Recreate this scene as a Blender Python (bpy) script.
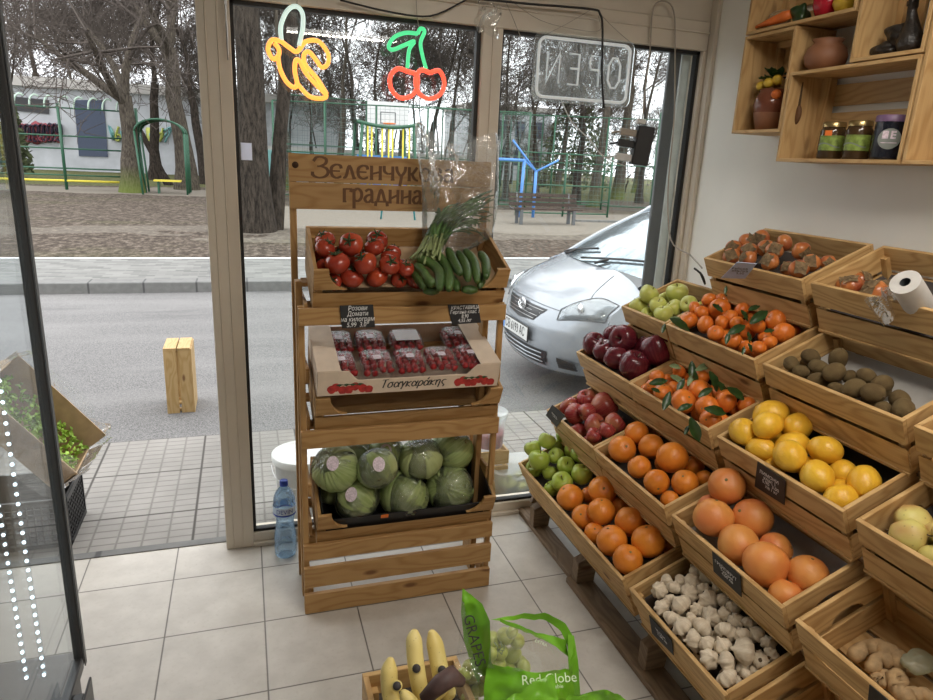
import bpy, math, random
from math import sin, cos, pi, radians as rad
from mathutils import Vector as V, Matrix, noise

for o in list(bpy.data.objects):
    bpy.data.objects.remove(o)
SC = bpy.context.scene
COL = SC.collection

# ------------------------------------------------------------------ camera
FPX, YAW, PITCH, ROLL, CAMH = 669.49, .3250998, -.2748791, .047137, 1.605
_f = V((sin(YAW) * cos(PITCH), cos(YAW) * cos(PITCH), sin(PITCH)))
_r = V((cos(YAW), -sin(YAW), 0))
_u = _r.cross(_f)
CR = cos(ROLL) * _r + sin(ROLL) * _u
CU = -sin(ROLL) * _r + cos(ROLL) * _u
CF = _f
CAM = V((0, 0, CAMH))
cd = bpy.data.cameras.new('camera')
cam = bpy.data.objects.new('camera', cd)
COL.objects.link(cam)
cd.sensor_width = 36
cd.lens = FPX / 933 * 36
cd.clip_start = .02
cd.clip_end = 500
cam.matrix_world = Matrix(((CR.x, CU.x, -CF.x, 0), (CR.y, CU.y, -CF.y, 0), (CR.z, CU.z, -CF.z, CAMH), (0, 0, 0, 1)))
SC.camera = cam

# ------------------------------------------------------------------ world, light, exposure
SC.view_settings.view_transform = 'Standard'
SC.view_settings.look = 'None'
SC.view_settings.gamma = 1
SC.view_settings.use_curve_mapping = False
SC.view_settings.exposure = .75
wd = bpy.data.worlds.new('overcast')
SC.world = wd
wd.use_nodes = True
wn = wd.node_tree.nodes
wl = wd.node_tree.links
wn.clear()
w_out = wn.new('ShaderNodeOutputWorld')
w_bg = wn.new('ShaderNodeBackground')
w_tc = wn.new('ShaderNodeTexCoord')
w_sx = wn.new('ShaderNodeSeparateXYZ')
w_cr = wn.new('ShaderNodeValToRGB')
w_cr.color_ramp.elements[0].position = 0
w_cr.color_ramp.elements[0].color = (.76, .785, .82, 1)
w_cr.color_ramp.elements[1].position = .8
w_cr.color_ramp.elements[1].color = (1.12, 1.12, 1.12, 1)
w_bg.inputs[1].default_value = 2.1
wl.new(w_tc.outputs['Generated'], w_sx.inputs[0])
wl.new(w_sx.outputs[2], w_cr.inputs[0])
wl.new(w_cr.outputs[0], w_bg.inputs[0])
wl.new(w_bg.outputs[0], w_out.inputs[0])


def area_light(name, loc, rot, sx, sy, power, color=(1, 1, 1)):
    d = bpy.data.lights.new(name, 'AREA')
    d.shape = 'RECTANGLE'
    d.size, d.size_y, d.energy, d.color = sx, sy, power, color
    o = bpy.data.objects.new(name, d)
    o.location = loc
    o.rotation_euler = rot
    COL.objects.link(o)
    return o


CEIL = 2.62
LAMPS = [(.84, -.75), (1.05, .75)]
for lx, ly in LAMPS:
    area_light('ceiling_lamp_light', (lx, ly, CEIL - .075), (0, 0, 0), .9, .12, 11, (1, .93, .84))

R = random.Random(7)


# ------------------------------------------------------------------ pixel helpers (photo pixel -> point in the place)
def ray(x, y):
    return (x - 466.5) / FPX * CR - (y - 350) / FPX * CU + CF


def atY(x, y, Y):
    d = ray(x, y)
    return CAM + d * (Y / d.y)


def atX(x, y, X):
    d = ray(x, y)
    return CAM + d * (X / d.x)


def atZ(x, y, z):
    d = ray(x, y)
    return CAM + d * ((z - CAMH) / d.z)


def at_plane(x, y, p, n):
    d = ray(x, y)
    return CAM + d * ((p - CAM).dot(n) / d.dot(n))


# ------------------------------------------------------------------ materials
class NT:
    def __init__(s, name):
        s.m = bpy.data.materials.new(name)
        s.m.use_nodes = True
        s.t = s.m.node_tree
        s.t.nodes.clear()
        s.out = s.t.nodes.new('ShaderNodeOutputMaterial')

    def n(s, typ, **kw):
        nd = s.t.nodes.new('ShaderNode' + typ)
        for k, v in kw.items():
            if k.startswith('i_'):
                k = k[2:]
                k = int(k) if k.isdigit() else k.replace('_', ' ')
                if hasattr(v, 'is_linked') or isinstance(v, bpy.types.NodeSocket):
                    s.t.links.new(v, nd.inputs[k])
                else:
                    nd.inputs[k].default_value = v
            else:
                setattr(nd, k, v)
        return nd

    def math(s, op, a, b=0.0, c=None):
        nd = s.t.nodes.new('ShaderNodeMath')
        nd.operation = op
        for i, v in enumerate((a, b) if c is None else (a, b, c)):
            if isinstance(v, bpy.types.NodeSocket):
                s.t.links.new(v, nd.inputs[i])
            else:
                nd.inputs[i].default_value = v
        return nd.outputs[0]

    def mix(s, fac, a, b, blend='MIX'):
        nd = s.t.nodes.new('ShaderNodeMixRGB')
        nd.blend_type = blend
        for i, v in enumerate((fac, a, b)):
            if isinstance(v, bpy.types.NodeSocket):
                s.t.links.new(v, nd.inputs[i])
            elif i == 0:
                nd.inputs[0].default_value = v
            else:
                nd.inputs[i].default_value = (*v[:3], 1)
        return nd.outputs[0]

    def ramp(s, fac, *stops):
        nd = s.t.nodes.new('ShaderNodeValToRGB')
        e = nd.color_ramp.elements
        while len(e) < len(stops):
            e.new(.5)
        for i, (p, c) in enumerate(stops):
            e[i].position = p
            e[i].color = (c, c, c, 1) if isinstance(c, (int, float)) else (*c, 1)
        s.t.links.new(fac, nd.inputs[0])
        return nd.outputs[0]

    def noise(s, vec, scale, detail=3, rough=.55, dist=0):
        nd = s.n('TexNoise', i_Scale=scale, i_Detail=detail, i_Roughness=rough, i_Distortion=dist)
        if vec is not None:
            s.t.links.new(vec, nd.inputs['Vector'])
        return nd.outputs[0]

    def bump(s, h, strength=.3, dist=.01):
        return s.n('Bump', i_Height=h, i_Strength=strength, i_Distance=dist).outputs[0]

    def bsdf(s, color, rough=.5, metal=0, spec=.5, normal=None, **kw):
        nd = s.t.nodes.new('ShaderNodeBsdfPrincipled')

        def put(k, v):
            if isinstance(v, bpy.types.NodeSocket):
                s.t.links.new(v, nd.inputs[k])
            elif isinstance(v, tuple):
                nd.inputs[k].default_value = (*v[:3], 1) if len(nd.inputs[k].default_value) == 4 else v
            else:
                nd.inputs[k].default_value = v
        put('Base Color', color)
        put('Roughness', rough)
        put('Metallic', metal)
        put('Specular IOR Level', spec)
        if normal is not None:
            put('Normal', normal)
        for k, v in kw.items():
            put(k.replace('_', ' '), v)
        s.t.links.new(nd.outputs[0], s.out.inputs[0])
        return nd

    def obj(s):
        return s.n('TexCoord').outputs['Object']

    def pos(s):
        return s.n('NewGeometry').outputs['Position']

    def uv(s):
        return s.n('TexCoord').outputs['UV']

    def scale(s, vec, sx, sy, sz=1):
        return s.n('Mapping', i_Vector=vec, i_Scale=(sx, sy, sz)).outputs[0]

    def rnd(s):
        return s.n('ObjectInfo').outputs['Random']


M = {}


def plain(name, c, rough=.5, metal=0, spec=.5, emit=None, es=1, var=.06, scale=25, bump=0, **kw):
    t = NT(name)
    v = t.noise(t.obj(), scale, 3)
    col = t.mix(t.ramp(v, (.3, 0), (.7, 1)), tuple(x * (1 - var) for x in c), tuple(min(1, x * (1 + var)) for x in c))
    nrm = t.bump(v, bump, .004) if bump else None
    if emit:
        kw['Emission_Color'] = emit
        kw['Emission_Strength'] = es
    t.bsdf(col, rough, metal, spec, nrm, **kw)
    M[name] = t.m
    return t.m


def wood(name, light, dark, knot=(.12, .045, .015), rough=.55, knots=1.0):
    t = NT(name)
    uv = t.uv()
    low = t.noise(t.scale(uv, 2.2, 9), 1.0, 2)
    sx = t.n('SeparateXYZ', i_0=uv)
    v = sx.outputs[1]
    rings = t.math('SINE', t.math('MULTIPLY', t.math('ADD', t.math('MULTIPLY', v, 26.0), t.math('MULTIPLY', low, 9.0)), 6.2))
    rings = t.math('MULTIPLY_ADD', rings, .5, .5)
    fine = t.noise(t.scale(uv, 6, 240), 1.0, 3, .6)
    f = t.math('ADD', t.math('MULTIPLY', t.math('POWER', rings, 2.0), .45), t.math('MULTIPLY', fine, .55))
    col = t.mix(t.ramp(f, (.15, 0), (.85, 1)), light, dark)
    board = t.noise(t.scale(uv, .35, 1.3), 1.0, 1)
    col = t.mix(t.ramp(board, (.35, .25), (.65, 0)), col, tuple(x * .62 for x in light))
    vor = t.n('TexVoronoi', voronoi_dimensions='2D', i_Vector=t.scale(uv, 3.2, 8.5), i_Scale=1.0)
    kd = vor.outputs['Distance']
    sel = t.n('SeparateXYZ', i_0=vor.outputs['Color']).outputs[0]
    km = t.math('MULTIPLY', t.ramp(kd, (.045, 1), (.11, 0)), t.math('GREATER_THAN', sel, .68))
    km = t.math('MULTIPLY', km, .85 * knots)
    col = t.mix(km, col, knot)
    t.bsdf(col, rough, 0, .35, t.bump(fine, .15, .002))
    M[name] = t.m


wood('wood_pine', (.45, .27, .108), (.31, .16, .052))
wood('wood_crate', (.66, .435, .195), (.42, .235, .08))
wood('wood_shelf', (.62, .41, .19), (.44, .26, .10), knots=.6)
wood('wood_fresh', (.50, .35, .17), (.38, .24, .09))
wood('wood_stand', (.26, .18, .11), (.15, .095, .055))
wood('wood_bench', (.055, .034, .026), (.03, .02, .016), knots=0)


def grid_mask(t, px, py, ox, oy, wx, wy, width, soft=.0015, brick=False):
    p = t.n('SeparateXYZ', i_0=t.pos())
    X, Y = p.outputs[0], p.outputs[1]
    fy = t.math('DIVIDE', t.math('SUBTRACT', Y, oy), wy)
    fx = t.math('DIVIDE', t.math('SUBTRACT', X, ox), wx)
    if brick:
        fx = t.math('ADD', fx, t.math('MULTIPLY', t.math('FLOOR', fy), .5))
    res = []
    for f, w in ((fx, wx), (fy, wy)):
        fr = t.math('FRACT', f)
        d = t.math('MULTIPLY', t.math('MINIMUM', fr, t.math('SUBTRACT', 1.0, fr)), w)
        res.append(t.ramp(d, (width, 1), (width + soft, 0)))
    cell = t.n('TexWhiteNoise', noise_dimensions='2D', i_Vector=t.n('CombineXYZ', i_0=t.math('FLOOR', fx), i_1=t.math('FLOOR', fy)).outputs[0]).outputs[0]
    return t.math('MAXIMUM', res[0], res[1]), cell


# shop floor tiles
t = NT('floor_tiles')
g, cell = grid_mask(t, 0, 0, .010, 2.127, .3275, .334, .0022)
n1 = t.noise(t.pos(), 9, 5)
n2 = t.noise(t.pos(), 70, 4)
c = t.mix(t.ramp(n1, (.3, 0), (.7, 1)), (.45, .42, .375), (.57, .54, .49))
c = t.mix(t.ramp(n2, (.55, 0), (.72, .35)), c, (.40, .36, .31))
c = t.mix(t.math('MULTIPLY', cell, .12), c, (.30, .27, .24))
c = t.mix(g, c, (.055, .045, .035))
t.bsdf(c, t.ramp(n1, (.3, .34), (.7, .5)), 0, .45, t.bump(t.math('SUBTRACT', t.math('MULTIPLY', n2, .08), g), .5, .002))
M['floor_tiles'] = t.m
# near pavement: small pressed squares on slabs
t = NT('pavement_slabs')
g, cell = grid_mask(t, 0, 0, -.28, 4.08, .105, .058, .0022, .003)
g2, cell2 = grid_mask(t, 0, 0, -.28, 4.08, .525, .464, .0028, .004)
n1 = t.noise(t.pos(), 3, 5)
c = t.mix(t.ramp(n1, (.3, 0), (.7, 1)), (.21, .20, .185), (.30, .285, .265))
c = t.mix(t.math('MULTIPLY', cell2, .3), c, (.14, .132, .12))
c = t.mix(t.math('MULTIPLY', g, .6), c, (.085, .078, .07))
c = t.mix(g2, c, (.05, .045, .04))
t.bsdf(c, .8, 0, .3, t.bump(t.math('SUBTRACT', 1.0, t.math('MAXIMUM', g, g2)), .5, .004))
M['pavement_slabs'] = t.m
t = NT('asphalt')
n1 = t.noise(t.pos(), 120, 3, .7)
n2 = t.noise(t.scale(t.pos(), .25, 1.4), 1.3, 4)
c = t.mix(t.ramp(n1, (.35, 0), (.7, 1)), (.06, .058, .058), (.24, .236, .233))
c = t.mix(t.ramp(n2, (.45, 0), (.62, .35)), c, (.22, .215, .21))
n3 = t.noise(t.scale(t.pos(), .5, 3), .9, 3)
c = t.mix(t.ramp(n3, (.6, 0), (.68, .45)), c, (.08, .078, .078))
t.bsdf(c, .75, 0, .35, t.bump(n1, .4, .006))
M['asphalt'] = t.m
t = NT('far_pavers')
g, cell = grid_mask(t, 0, 0, 0, 9.3, .21, .105, .004, .004, True)
c = t.mix(cell, (.095, .095, .09), (.185, .185, .175))
c = t.mix(t.math('MULTIPLY', g, .7), c, (.16, .16, .15))
t.bsdf(c, .8)
M['far_pavers'] = t.m
t = NT('kerb_stone')
g, cell = grid_mask(t, 0, 0, 0, 9.0, .62, 5, .008, .006)
n1 = t.noise(t.pos(), 12, 5)
c = t.mix(n1, (.09, .09, .087), (.19, .19, .183))
c = t.mix(g, c, (.06, .06, .06))
t.bsdf(c, .85)
M['kerb_stone'] = t.m
# park ground: leaf litter, sand, thin grass
t = NT('park_ground')
p = t.n('SeparateXYZ', i_0=t.pos())
X, Y = p.outputs[0], p.outputs[1]
nl = t.noise(t.scale(t.pos(), .5, 1.2), .5, 4)
nf = t.noise(t.scale(t.pos(), 1, .6), 9, 5, .75)
leaf = t.ramp(nf, (.3, (.02, .015, .011)), (.5, (.07, .056, .045)), (.72, (.20, .168, .137)))
sand = t.mix(nf, (.14, .125, .103), (.22, .197, .168))
grass = t.mix(t.ramp(nf, (.35, 0), (.65, 1)), (.05, .06, .02), (.12, .13, .045))
yy = t.math('ADD', Y, t.math('MULTIPLY', t.math('SUBTRACT', nl, .5), 4.0))
xx = t.math('ADD', X, t.math('MULTIPLY', t.math('SUBTRACT', nl, .5), 3.0))
right = t.ramp(t.math('MULTIPLY_ADD', xx, .1, .5), (.52, 0), (.56, 1))
s1 = t.math('MULTIPLY', t.ramp(t.math('MULTIPLY', yy, .02), (.29, 0), (.30, 1)), t.ramp(t.math('MULTIPLY', yy, .02), (.41, 1), (.43, 0)))
c = t.mix(t.ramp(nl, (.54, 0), (.70, .22)), leaf, grass)
lp = t.math('MULTIPLY', t.math('GREATER_THAN', yy, 13.3), t.math('LESS_THAN', yy, 14.6))
c = t.mix(t.math('MULTIPLY', lp, .45), c, sand)
c = t.mix(t.math('MULTIPLY', right, s1), c, sand)
fs = t.math('MULTIPLY', t.math('GREATER_THAN', yy, 24.5), t.math('LESS_THAN', yy, 28.5))
c = t.mix(t.math('MULTIPLY', fs, t.math('SUBTRACT', 1.0, right)), c, sand)
c = t.mix(t.math('MULTIPLY', t.math('GREATER_THAN', yy, 29.5), .75), c, grass)
t.bsdf(c, .95, 0, .1, t.bump(nf, .6, .03))
M['park_ground'] = t.m

# bark
for nm, a, b in (('bark_dark', (.010, .008, .007), (.062, .050, .040)), ('bark_grey', (.028, .023, .018), (.115, .098, .078)), ('bark_twig', (.06, .05, .045), (.13, .11, .095))):
    t = NT(nm)
    n1 = t.noise(t.scale(t.obj(), 14, 14, 3), 1.6, 5, .7)
    c = t.mix(t.ramp(n1, (.35, 0), (.65, 1)), a, b)
    if nm == 'bark_grey':
        z = t.n('SeparateXYZ', i_0=t.obj()).outputs[2]
        c = t.mix(t.math('MULTIPLY', t.ramp(z, (.1, .55), (.9, 0)), t.rnd()), c, (.14, .19, .03))
    t.bsdf(c, .95, 0, .1, t.bump(n1, .8, .03))
    M[nm] = t.m

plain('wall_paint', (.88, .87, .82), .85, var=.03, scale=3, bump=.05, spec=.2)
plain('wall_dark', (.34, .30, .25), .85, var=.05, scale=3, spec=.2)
plain('ceiling_paint', (.70, .67, .61), .9, spec=.2)
plain('frame_alu', (.60, .54, .45), .42, var=.04, scale=6)
plain('frame_outer', (.62, .66, .64), .5)
plain('gasket', (.012, .012, .012), .6)
plain('dark_frame', (.05, .05, .052), .35)
plain('dark_grey', (.09, .095, .1), .4)
plain('black_plastic', (.012, .012, .013), .4)
plain('steel', (.5, .5, .5), .3, 1)
plain('white_plastic', (.62, .62, .61), .4)
plain('paper_white', (.75, .76, .8), .8)
plain('cable_black', (.01, .01, .01), .5)
plain('cable_beige', (.33, .29, .24), .5)
plain('cardboard', (.42, .29, .17), .8, var=.12)
plain('carton_face', (.66, .54, .42), .75)
plain('carton_red', (.42, .03, .025), .7, var=.4, scale=60)
plain('leaf_dark', (.018, .055, .012), .35, var=.4, scale=40, spec=.6)
plain('leaf_pale', (.20, .27, .13), .4, var=.3, scale=40)
plain('stem_brown', (.10, .06, .03), .8)
plain('stem_green', (.20, .17, .06), .7)
plain('chalkboard', (.014, .015, .017), .6, var=.25)
plain('chalk', (.80, .80, .80), .9)
plain('ink_black', (.01, .01, .01), .6)
plain('car_paint', (.32, .345, .38), .25, .35, var=.01, Coat_Weight=.6, Coat_Roughness=.05)
plain('car_black', (.015, .015, .017), .35)
plain('car_trim', (.10, .105, .11), .5)
plain('chrome', (.75, .76, .78), .12, 1)
plain('tyre', (.02, .02, .02), .8)
plain('fence_green', (.018, .085, .045), .45)
plain('fence_mesh', (.10, .16, .15), .6)
plain('play_yellow', (.62, .52, .05), .5)
plain('play_blue', (.07, .22, .55), .5)
plain('play_teal', (.03, .20, .22), .5)
plain('building_white', (.42, .435, .46), .85, var=.12, scale=1.2)
plain('building_grey', (.42, .40, .38), .9, var=.1, scale=1)
plain('shutter_navy', (.045, .06, .10), .6)
plain('graffiti_red', (.26, .06, .075), .8)
plain('graffiti_black', (.03, .02, .04), .8)
plain('graffiti_teal', (.20, .42, .42), .8)
plain('graffiti_yellow', (.45, .48, .12), .8)
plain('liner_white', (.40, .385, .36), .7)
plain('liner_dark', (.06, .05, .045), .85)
plain('burnt', (.12, .052, .018), .7)
plain('burnt_dark', (.045, .018, .006), .8)
plain('clay', (.27, .115, .055), .6, var=.15, scale=12)
plain('clay_glaze', (.17, .055, .03), .15, var=.2, scale=20)
plain('lid_gold', (.42, .31, .14), .3, .9)
plain('jar_brown', (.055, .03, .012), .12, var=.3)
plain('label_green', (.20, .28, .05), .5, var=.5, scale=60)
plain('label_orange', (.85, .20, .03), .5)
plain('label_sticker', (.62, .52, .58), .5, var=.3, scale=180)
plain('lid_purple', (.17, .10, .19), .45)
plain('jar_black', (.01, .012, .02), .25)
plain('emblem_grey', (.20, .22, .20), .5)
plain('gourd_black', (.022, .018, .015), .4, var=.8, scale=60, bump=1.0)
plain('carrot', (.72, .17, .03), .5, var=.15)
plain('pepper_red', (.45, .012, .03), .25)
plain('pepper_yellow', (.60, .40, .04), .35)
plain('rattan', (.45, .36, .24), .8)
plain('water_cap', (.01, .05, .40), .35)
plain('water_label', (.55, .68, .85), .35)
plain('bag_green', (.16, .42, .02), .28, var=.12, scale=14)
plain('bag_print', (.75, .9, .65), .4)
plain('roll_white', (.60, .58, .55), .45)
plain('paper_blue', (.50, .60, .78), .8)
plain('ginger', (.42, .28, .14), .75, var=.3, scale=35, bump=.6)
plain('onion_skin', (.22, .10, .05), .45, var=.5, scale=30)
plain('banana_tip', (.035, .03, .03), .6)
plain('banana_stem', (.09, .05, .045), .6, var=.4)
plain('tomato_calyx', (.03, .05, .012), .7)
plain('persimmon_calyx', (.19, .125, .06), .8, var=.5, scale=60)
plain('spring_onion', (.055, .115, .03), .4, var=.6, scale=18)
plain('onion_root', (.22, .27, .11), .5, var=.3)
plain('lettuce', (.26, .42, .045), .5, var=.45, scale=25)
plain('evergreen', (.06, .075, .03), .9, var=.4, scale=2)
plain('hedge_brown', (.14, .12, .10), .95, var=.4, scale=.6)
plain('fence_pale', (.42, .55, .46), .5)
plain('chrome_soft', (.30, .32, .34), .3, .6)
plain('lamp_inner', (.62, .64, .66), .15, .9)
plain('windscreen_glass', (.30, .36, .40), .04, .75, var=.01)
plain('lamp_glow', (1, 1, 1), .5, emit=(1, .95, .88), es=6)
plain('led_reflection_glow', (1, 1, 1), .5, emit=(.75, .9, 1), es=2.6)
plain('neon_orange', (.9, .42, .08), .4, emit=(1, .36, .06), es=.9)
plain('neon_pale', (.75, .9, .85), .4, emit=(.75, 1, .9), es=.35)
plain('neon_green', (.1, .7, .3), .4, emit=(.08, .75, .30), es=.5)
plain('neon_red', (.9, .15, .08), .4, emit=(1, .07, .035), es=1.0)
plain('unlit_tube_glow', (.80, .83, .83), .35, emit=(.8, .9, .95), es=.12)  # OPEN sign tubes are unlit; a faint glow is added to whiten them


def clear(name, tint=(1, 1, 1), gloss=.06, rough=.02, body=None, bodyf=0.0, bump=0, bscale=8, gmax=.9):
    """thin clear sheet: see-through, mirror-like at glancing angles, optionally with some milky body"""
    t = NT(name)
    nrm = t.bump(t.noise(t.obj(), bscale, 3, .5, 1.2), bump, .02) if bump else None
    tr = t.n('BsdfTransparent', i_Color=(*tint, 1))
    gl = t.n('BsdfGlossy', i_Color=(1, 1, 1, 1), i_Roughness=rough)
    lw = t.n('Fresnel', i_IOR=1.45)
    if nrm is not None:
        t.t.links.new(nrm, gl.inputs['Normal'])
        t.t.links.new(nrm, lw.inputs['Normal'])
    fac = t.math('MINIMUM', t.math('ADD', lw.outputs[0], gloss), gmax)
    mx = t.n('MixShader')
    t.t.links.new(fac, mx.inputs[0])
    t.t.links.new(tr.outputs[0], mx.inputs[1])
    t.t.links.new(gl.outputs[0], mx.inputs[2])
    res = mx.outputs[0]
    if body:
        df = t.n('BsdfDiffuse', i_Color=(*body, 1))
        tl = t.n('BsdfTranslucent', i_Color=(*body, 1))
        md = t.n('MixShader', i_0=.5)
        t.t.links.new(df.outputs[0], md.inputs[1])
        t.t.links.new(tl.outputs[0], md.inputs[2])
        m2 = t.n('MixShader', i_0=bodyf)
        t.t.links.new(res, m2.inputs[1])
        t.t.links.new(md.outputs[0], m2.inputs[2])
        res = m2.outputs[0]
    t.t.links.new(res, t.out.inputs[0])
    M[name] = t.m


clear('glass', (.97, .985, .98), -.02, .005, gmax=.5)
clear('paper_sticker', (1, 1, 1), 0, .5, body=(.85, .87, .95), bodyf=.97, gmax=.1)
clear('lamp_lens', (.9, .93, .95), .08, .03, body=(.7, .74, .76), bodyf=.22)
clear('bag_window', (.93, .94, .91), -.02, .25, gmax=.12, body=(.62, .64, .58), bodyf=.13, bump=.4, bscale=10)
clear('glass_fridge', (.92, .95, .96), -.02, .02, body=(.5, .53, .55), bodyf=.04, gmax=.16)
clear('acrylic', (.93, .95, .95), .0, .05, body=(.8, .85, .85), bodyf=.10)
clear('cling', (.95, .96, .95), .04, .14, body=(.8, .82, .8), bodyf=.07, bump=1.0, bscale=30)
clear('punnet', (.93, .93, .93), -.03, .25, gmax=.22, body=(.8, .8, .8), bodyf=.03, bump=.25, bscale=60)
clear('bag_clear', (.95, .96, .96), .03, .10, body=(.8, .83, .82), bodyf=.09, bump=.8, bscale=14)
clear('bag_milky', (.9, .92, .86), .03, .2, body=(.75, .8, .62), bodyf=.45, bump=1.0, bscale=12)
clear('tub_clear', (.9, .92, .92), .03, .15, body=(.85, .88, .88), bodyf=.35)
clear('water_bottle', (.78, .90, .99), .05, .06, body=(.25, .55, .9), bodyf=.10, bump=.6, bscale=22)


# fruit skins
def skin(name, c1, c2, scale=3, rough=.4, spec=.5, bumps=0, bscale=160, rv=.15, spots=None, stripe=None, c3=None, **kw):
    t = NT(name)
    o = t.obj()
    rn = t.rnd()
    off = t.n('VectorMath', operation='ADD', i_0=o, i_1=t.n('CombineXYZ', i_0=t.math('MULTIPLY', rn, 37.0), i_1=t.math('MULTIPLY', rn, 13.0)).outputs[0]).outputs[0]
    n1 = t.noise(off, scale, 3)
    c = t.mix(t.ramp(n1, (.35, 0), (.65, 1)), c1, c2)
    if c3:
        c = t.mix(t.ramp(t.noise(off, scale * .6, 1), (.5, 0), (.68, 1)), c, c3)
    if stripe:
        sp = t.n('SeparateXYZ', i_0=o)
        ang = t.math('ARCTAN2', sp.outputs[1], sp.outputs[0])
        st = t.noise(t.n('CombineXYZ', i_0=t.math('MULTIPLY', ang, 6.0), i_1=t.math('MULTIPLY', sp.outputs[2], 6.0)).outputs[0], 1.5, 3)
        c = t.mix(t.ramp(st, (.42, 0), (.66, stripe[1] * .7)), c, stripe[0])
    if spots:
        vv = t.n('TexVoronoi', i_Vector=off, i_Scale=spots[1]).outputs['Distance']
        c = t.mix(t.ramp(vv, (.08, spots[2]), (.16, 0)), c, spots[0])
    c = t.mix(t.math('MULTIPLY', rn, rv), c, tuple(x * .55 for x in c1))
    nrm = t.bump(t.noise(o, bscale, 2), bumps, .003) if bumps else None
    t.bsdf(c, rough, 0, spec, nrm, **kw)
    M[name] = t.m


S = 22
skin('orange_skin', (.80, .27, .030), (.70, .20, .020), S, .30, .5, .35, 450)
skin('mandarin_skin', (.78, .22, .030), (.66, .155, .02), S, .28, .5, .3, 400)
skin('grapefruit_skin', (.72, .31, .075), (.68, .22, .055), 12, .42, .5, .25, 420, c3=(.62, .15, .05))
skin('lemon_skin', (.84, .51, .045), (.78, .42, .03), S, .28, .5, .35, 380)
skin('kiwi_skin', (.16, .112, .05), (.115, .075, .033), 30, .85, .2, .6, 700)
skin('apple_green', (.34, .46, .055), (.43, .52, .09), 18, .28, .5, 0, spots=((.55, .62, .25), 220, .6))
skin('apple_yellow', (.60, .61, .16), (.53, .57, .12), 18, .3, .5, 0, spots=((.35, .3, .08), 260, .4))
skin('apple_darkred', (.13, .012, .022), (.07, .007, .014), 14, .22, .55, 0, stripe=((.22, .03, .04), .6), spots=((.35, .16, .12), 260, .35))
skin('apple_pink', (.34, .035, .04), (.27, .02, .03), 16, .27, .5, 0, stripe=((.50, .20, .10), .5), c3=(.48, .20, .09), spots=((.6, .4, .25), 260, .4))
skin('tomato_skin', (.36, .05, .024), (.30, .032, .016), 16, .2, .55, 0, c3=(.46, .07, .02))
skin('persimmon_skin', (.58, .21, .06), (.46, .14, .04), 20, .28, .5, 0, c3=(.30, .06, .025))
skin('pear_skin', (.68, .60, .20), (.62, .53, .15), 20, .45, .4, .1, 300, c3=(.52, .30, .10), spots=((.16, .1, .03), 60, .5))
skin('garlic_skin', (.76, .67, .52), (.64, .53, .39), 60, .6, .3, .3, 200, stripe=((.42, .33, .25), .5))
skin('cabbage_skin', (.20, .27, .085), (.27, .34, .12), 9, .45, .4, .5, 40, stripe=((.42, .48, .24), .7), c3=(.40, .45, .20))
skin('cucumber_skin', (.035, .08, .018), (.07, .135, .03), 16, .3, .5, .8, 220, stripe=((.10, .15, .04), .4))
skin('banana_skin', (.82, .68, .27), (.76, .60, .20), 12, .42, .45, .05, 90, spots=((.2, .12, .04), 110, .4))
skin('grape_skin', (.40, .46, .09), (.48, .52, .14), 20, .3, .5, 0)
skin('berry_skin', (.34, .012, .012), (.24, .008, .01), 70, .35, .5, .4, 500)
skin('pepper_pale', (.55, .52, .16), (.44, .42, .08), 9, .4, .4)


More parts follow.
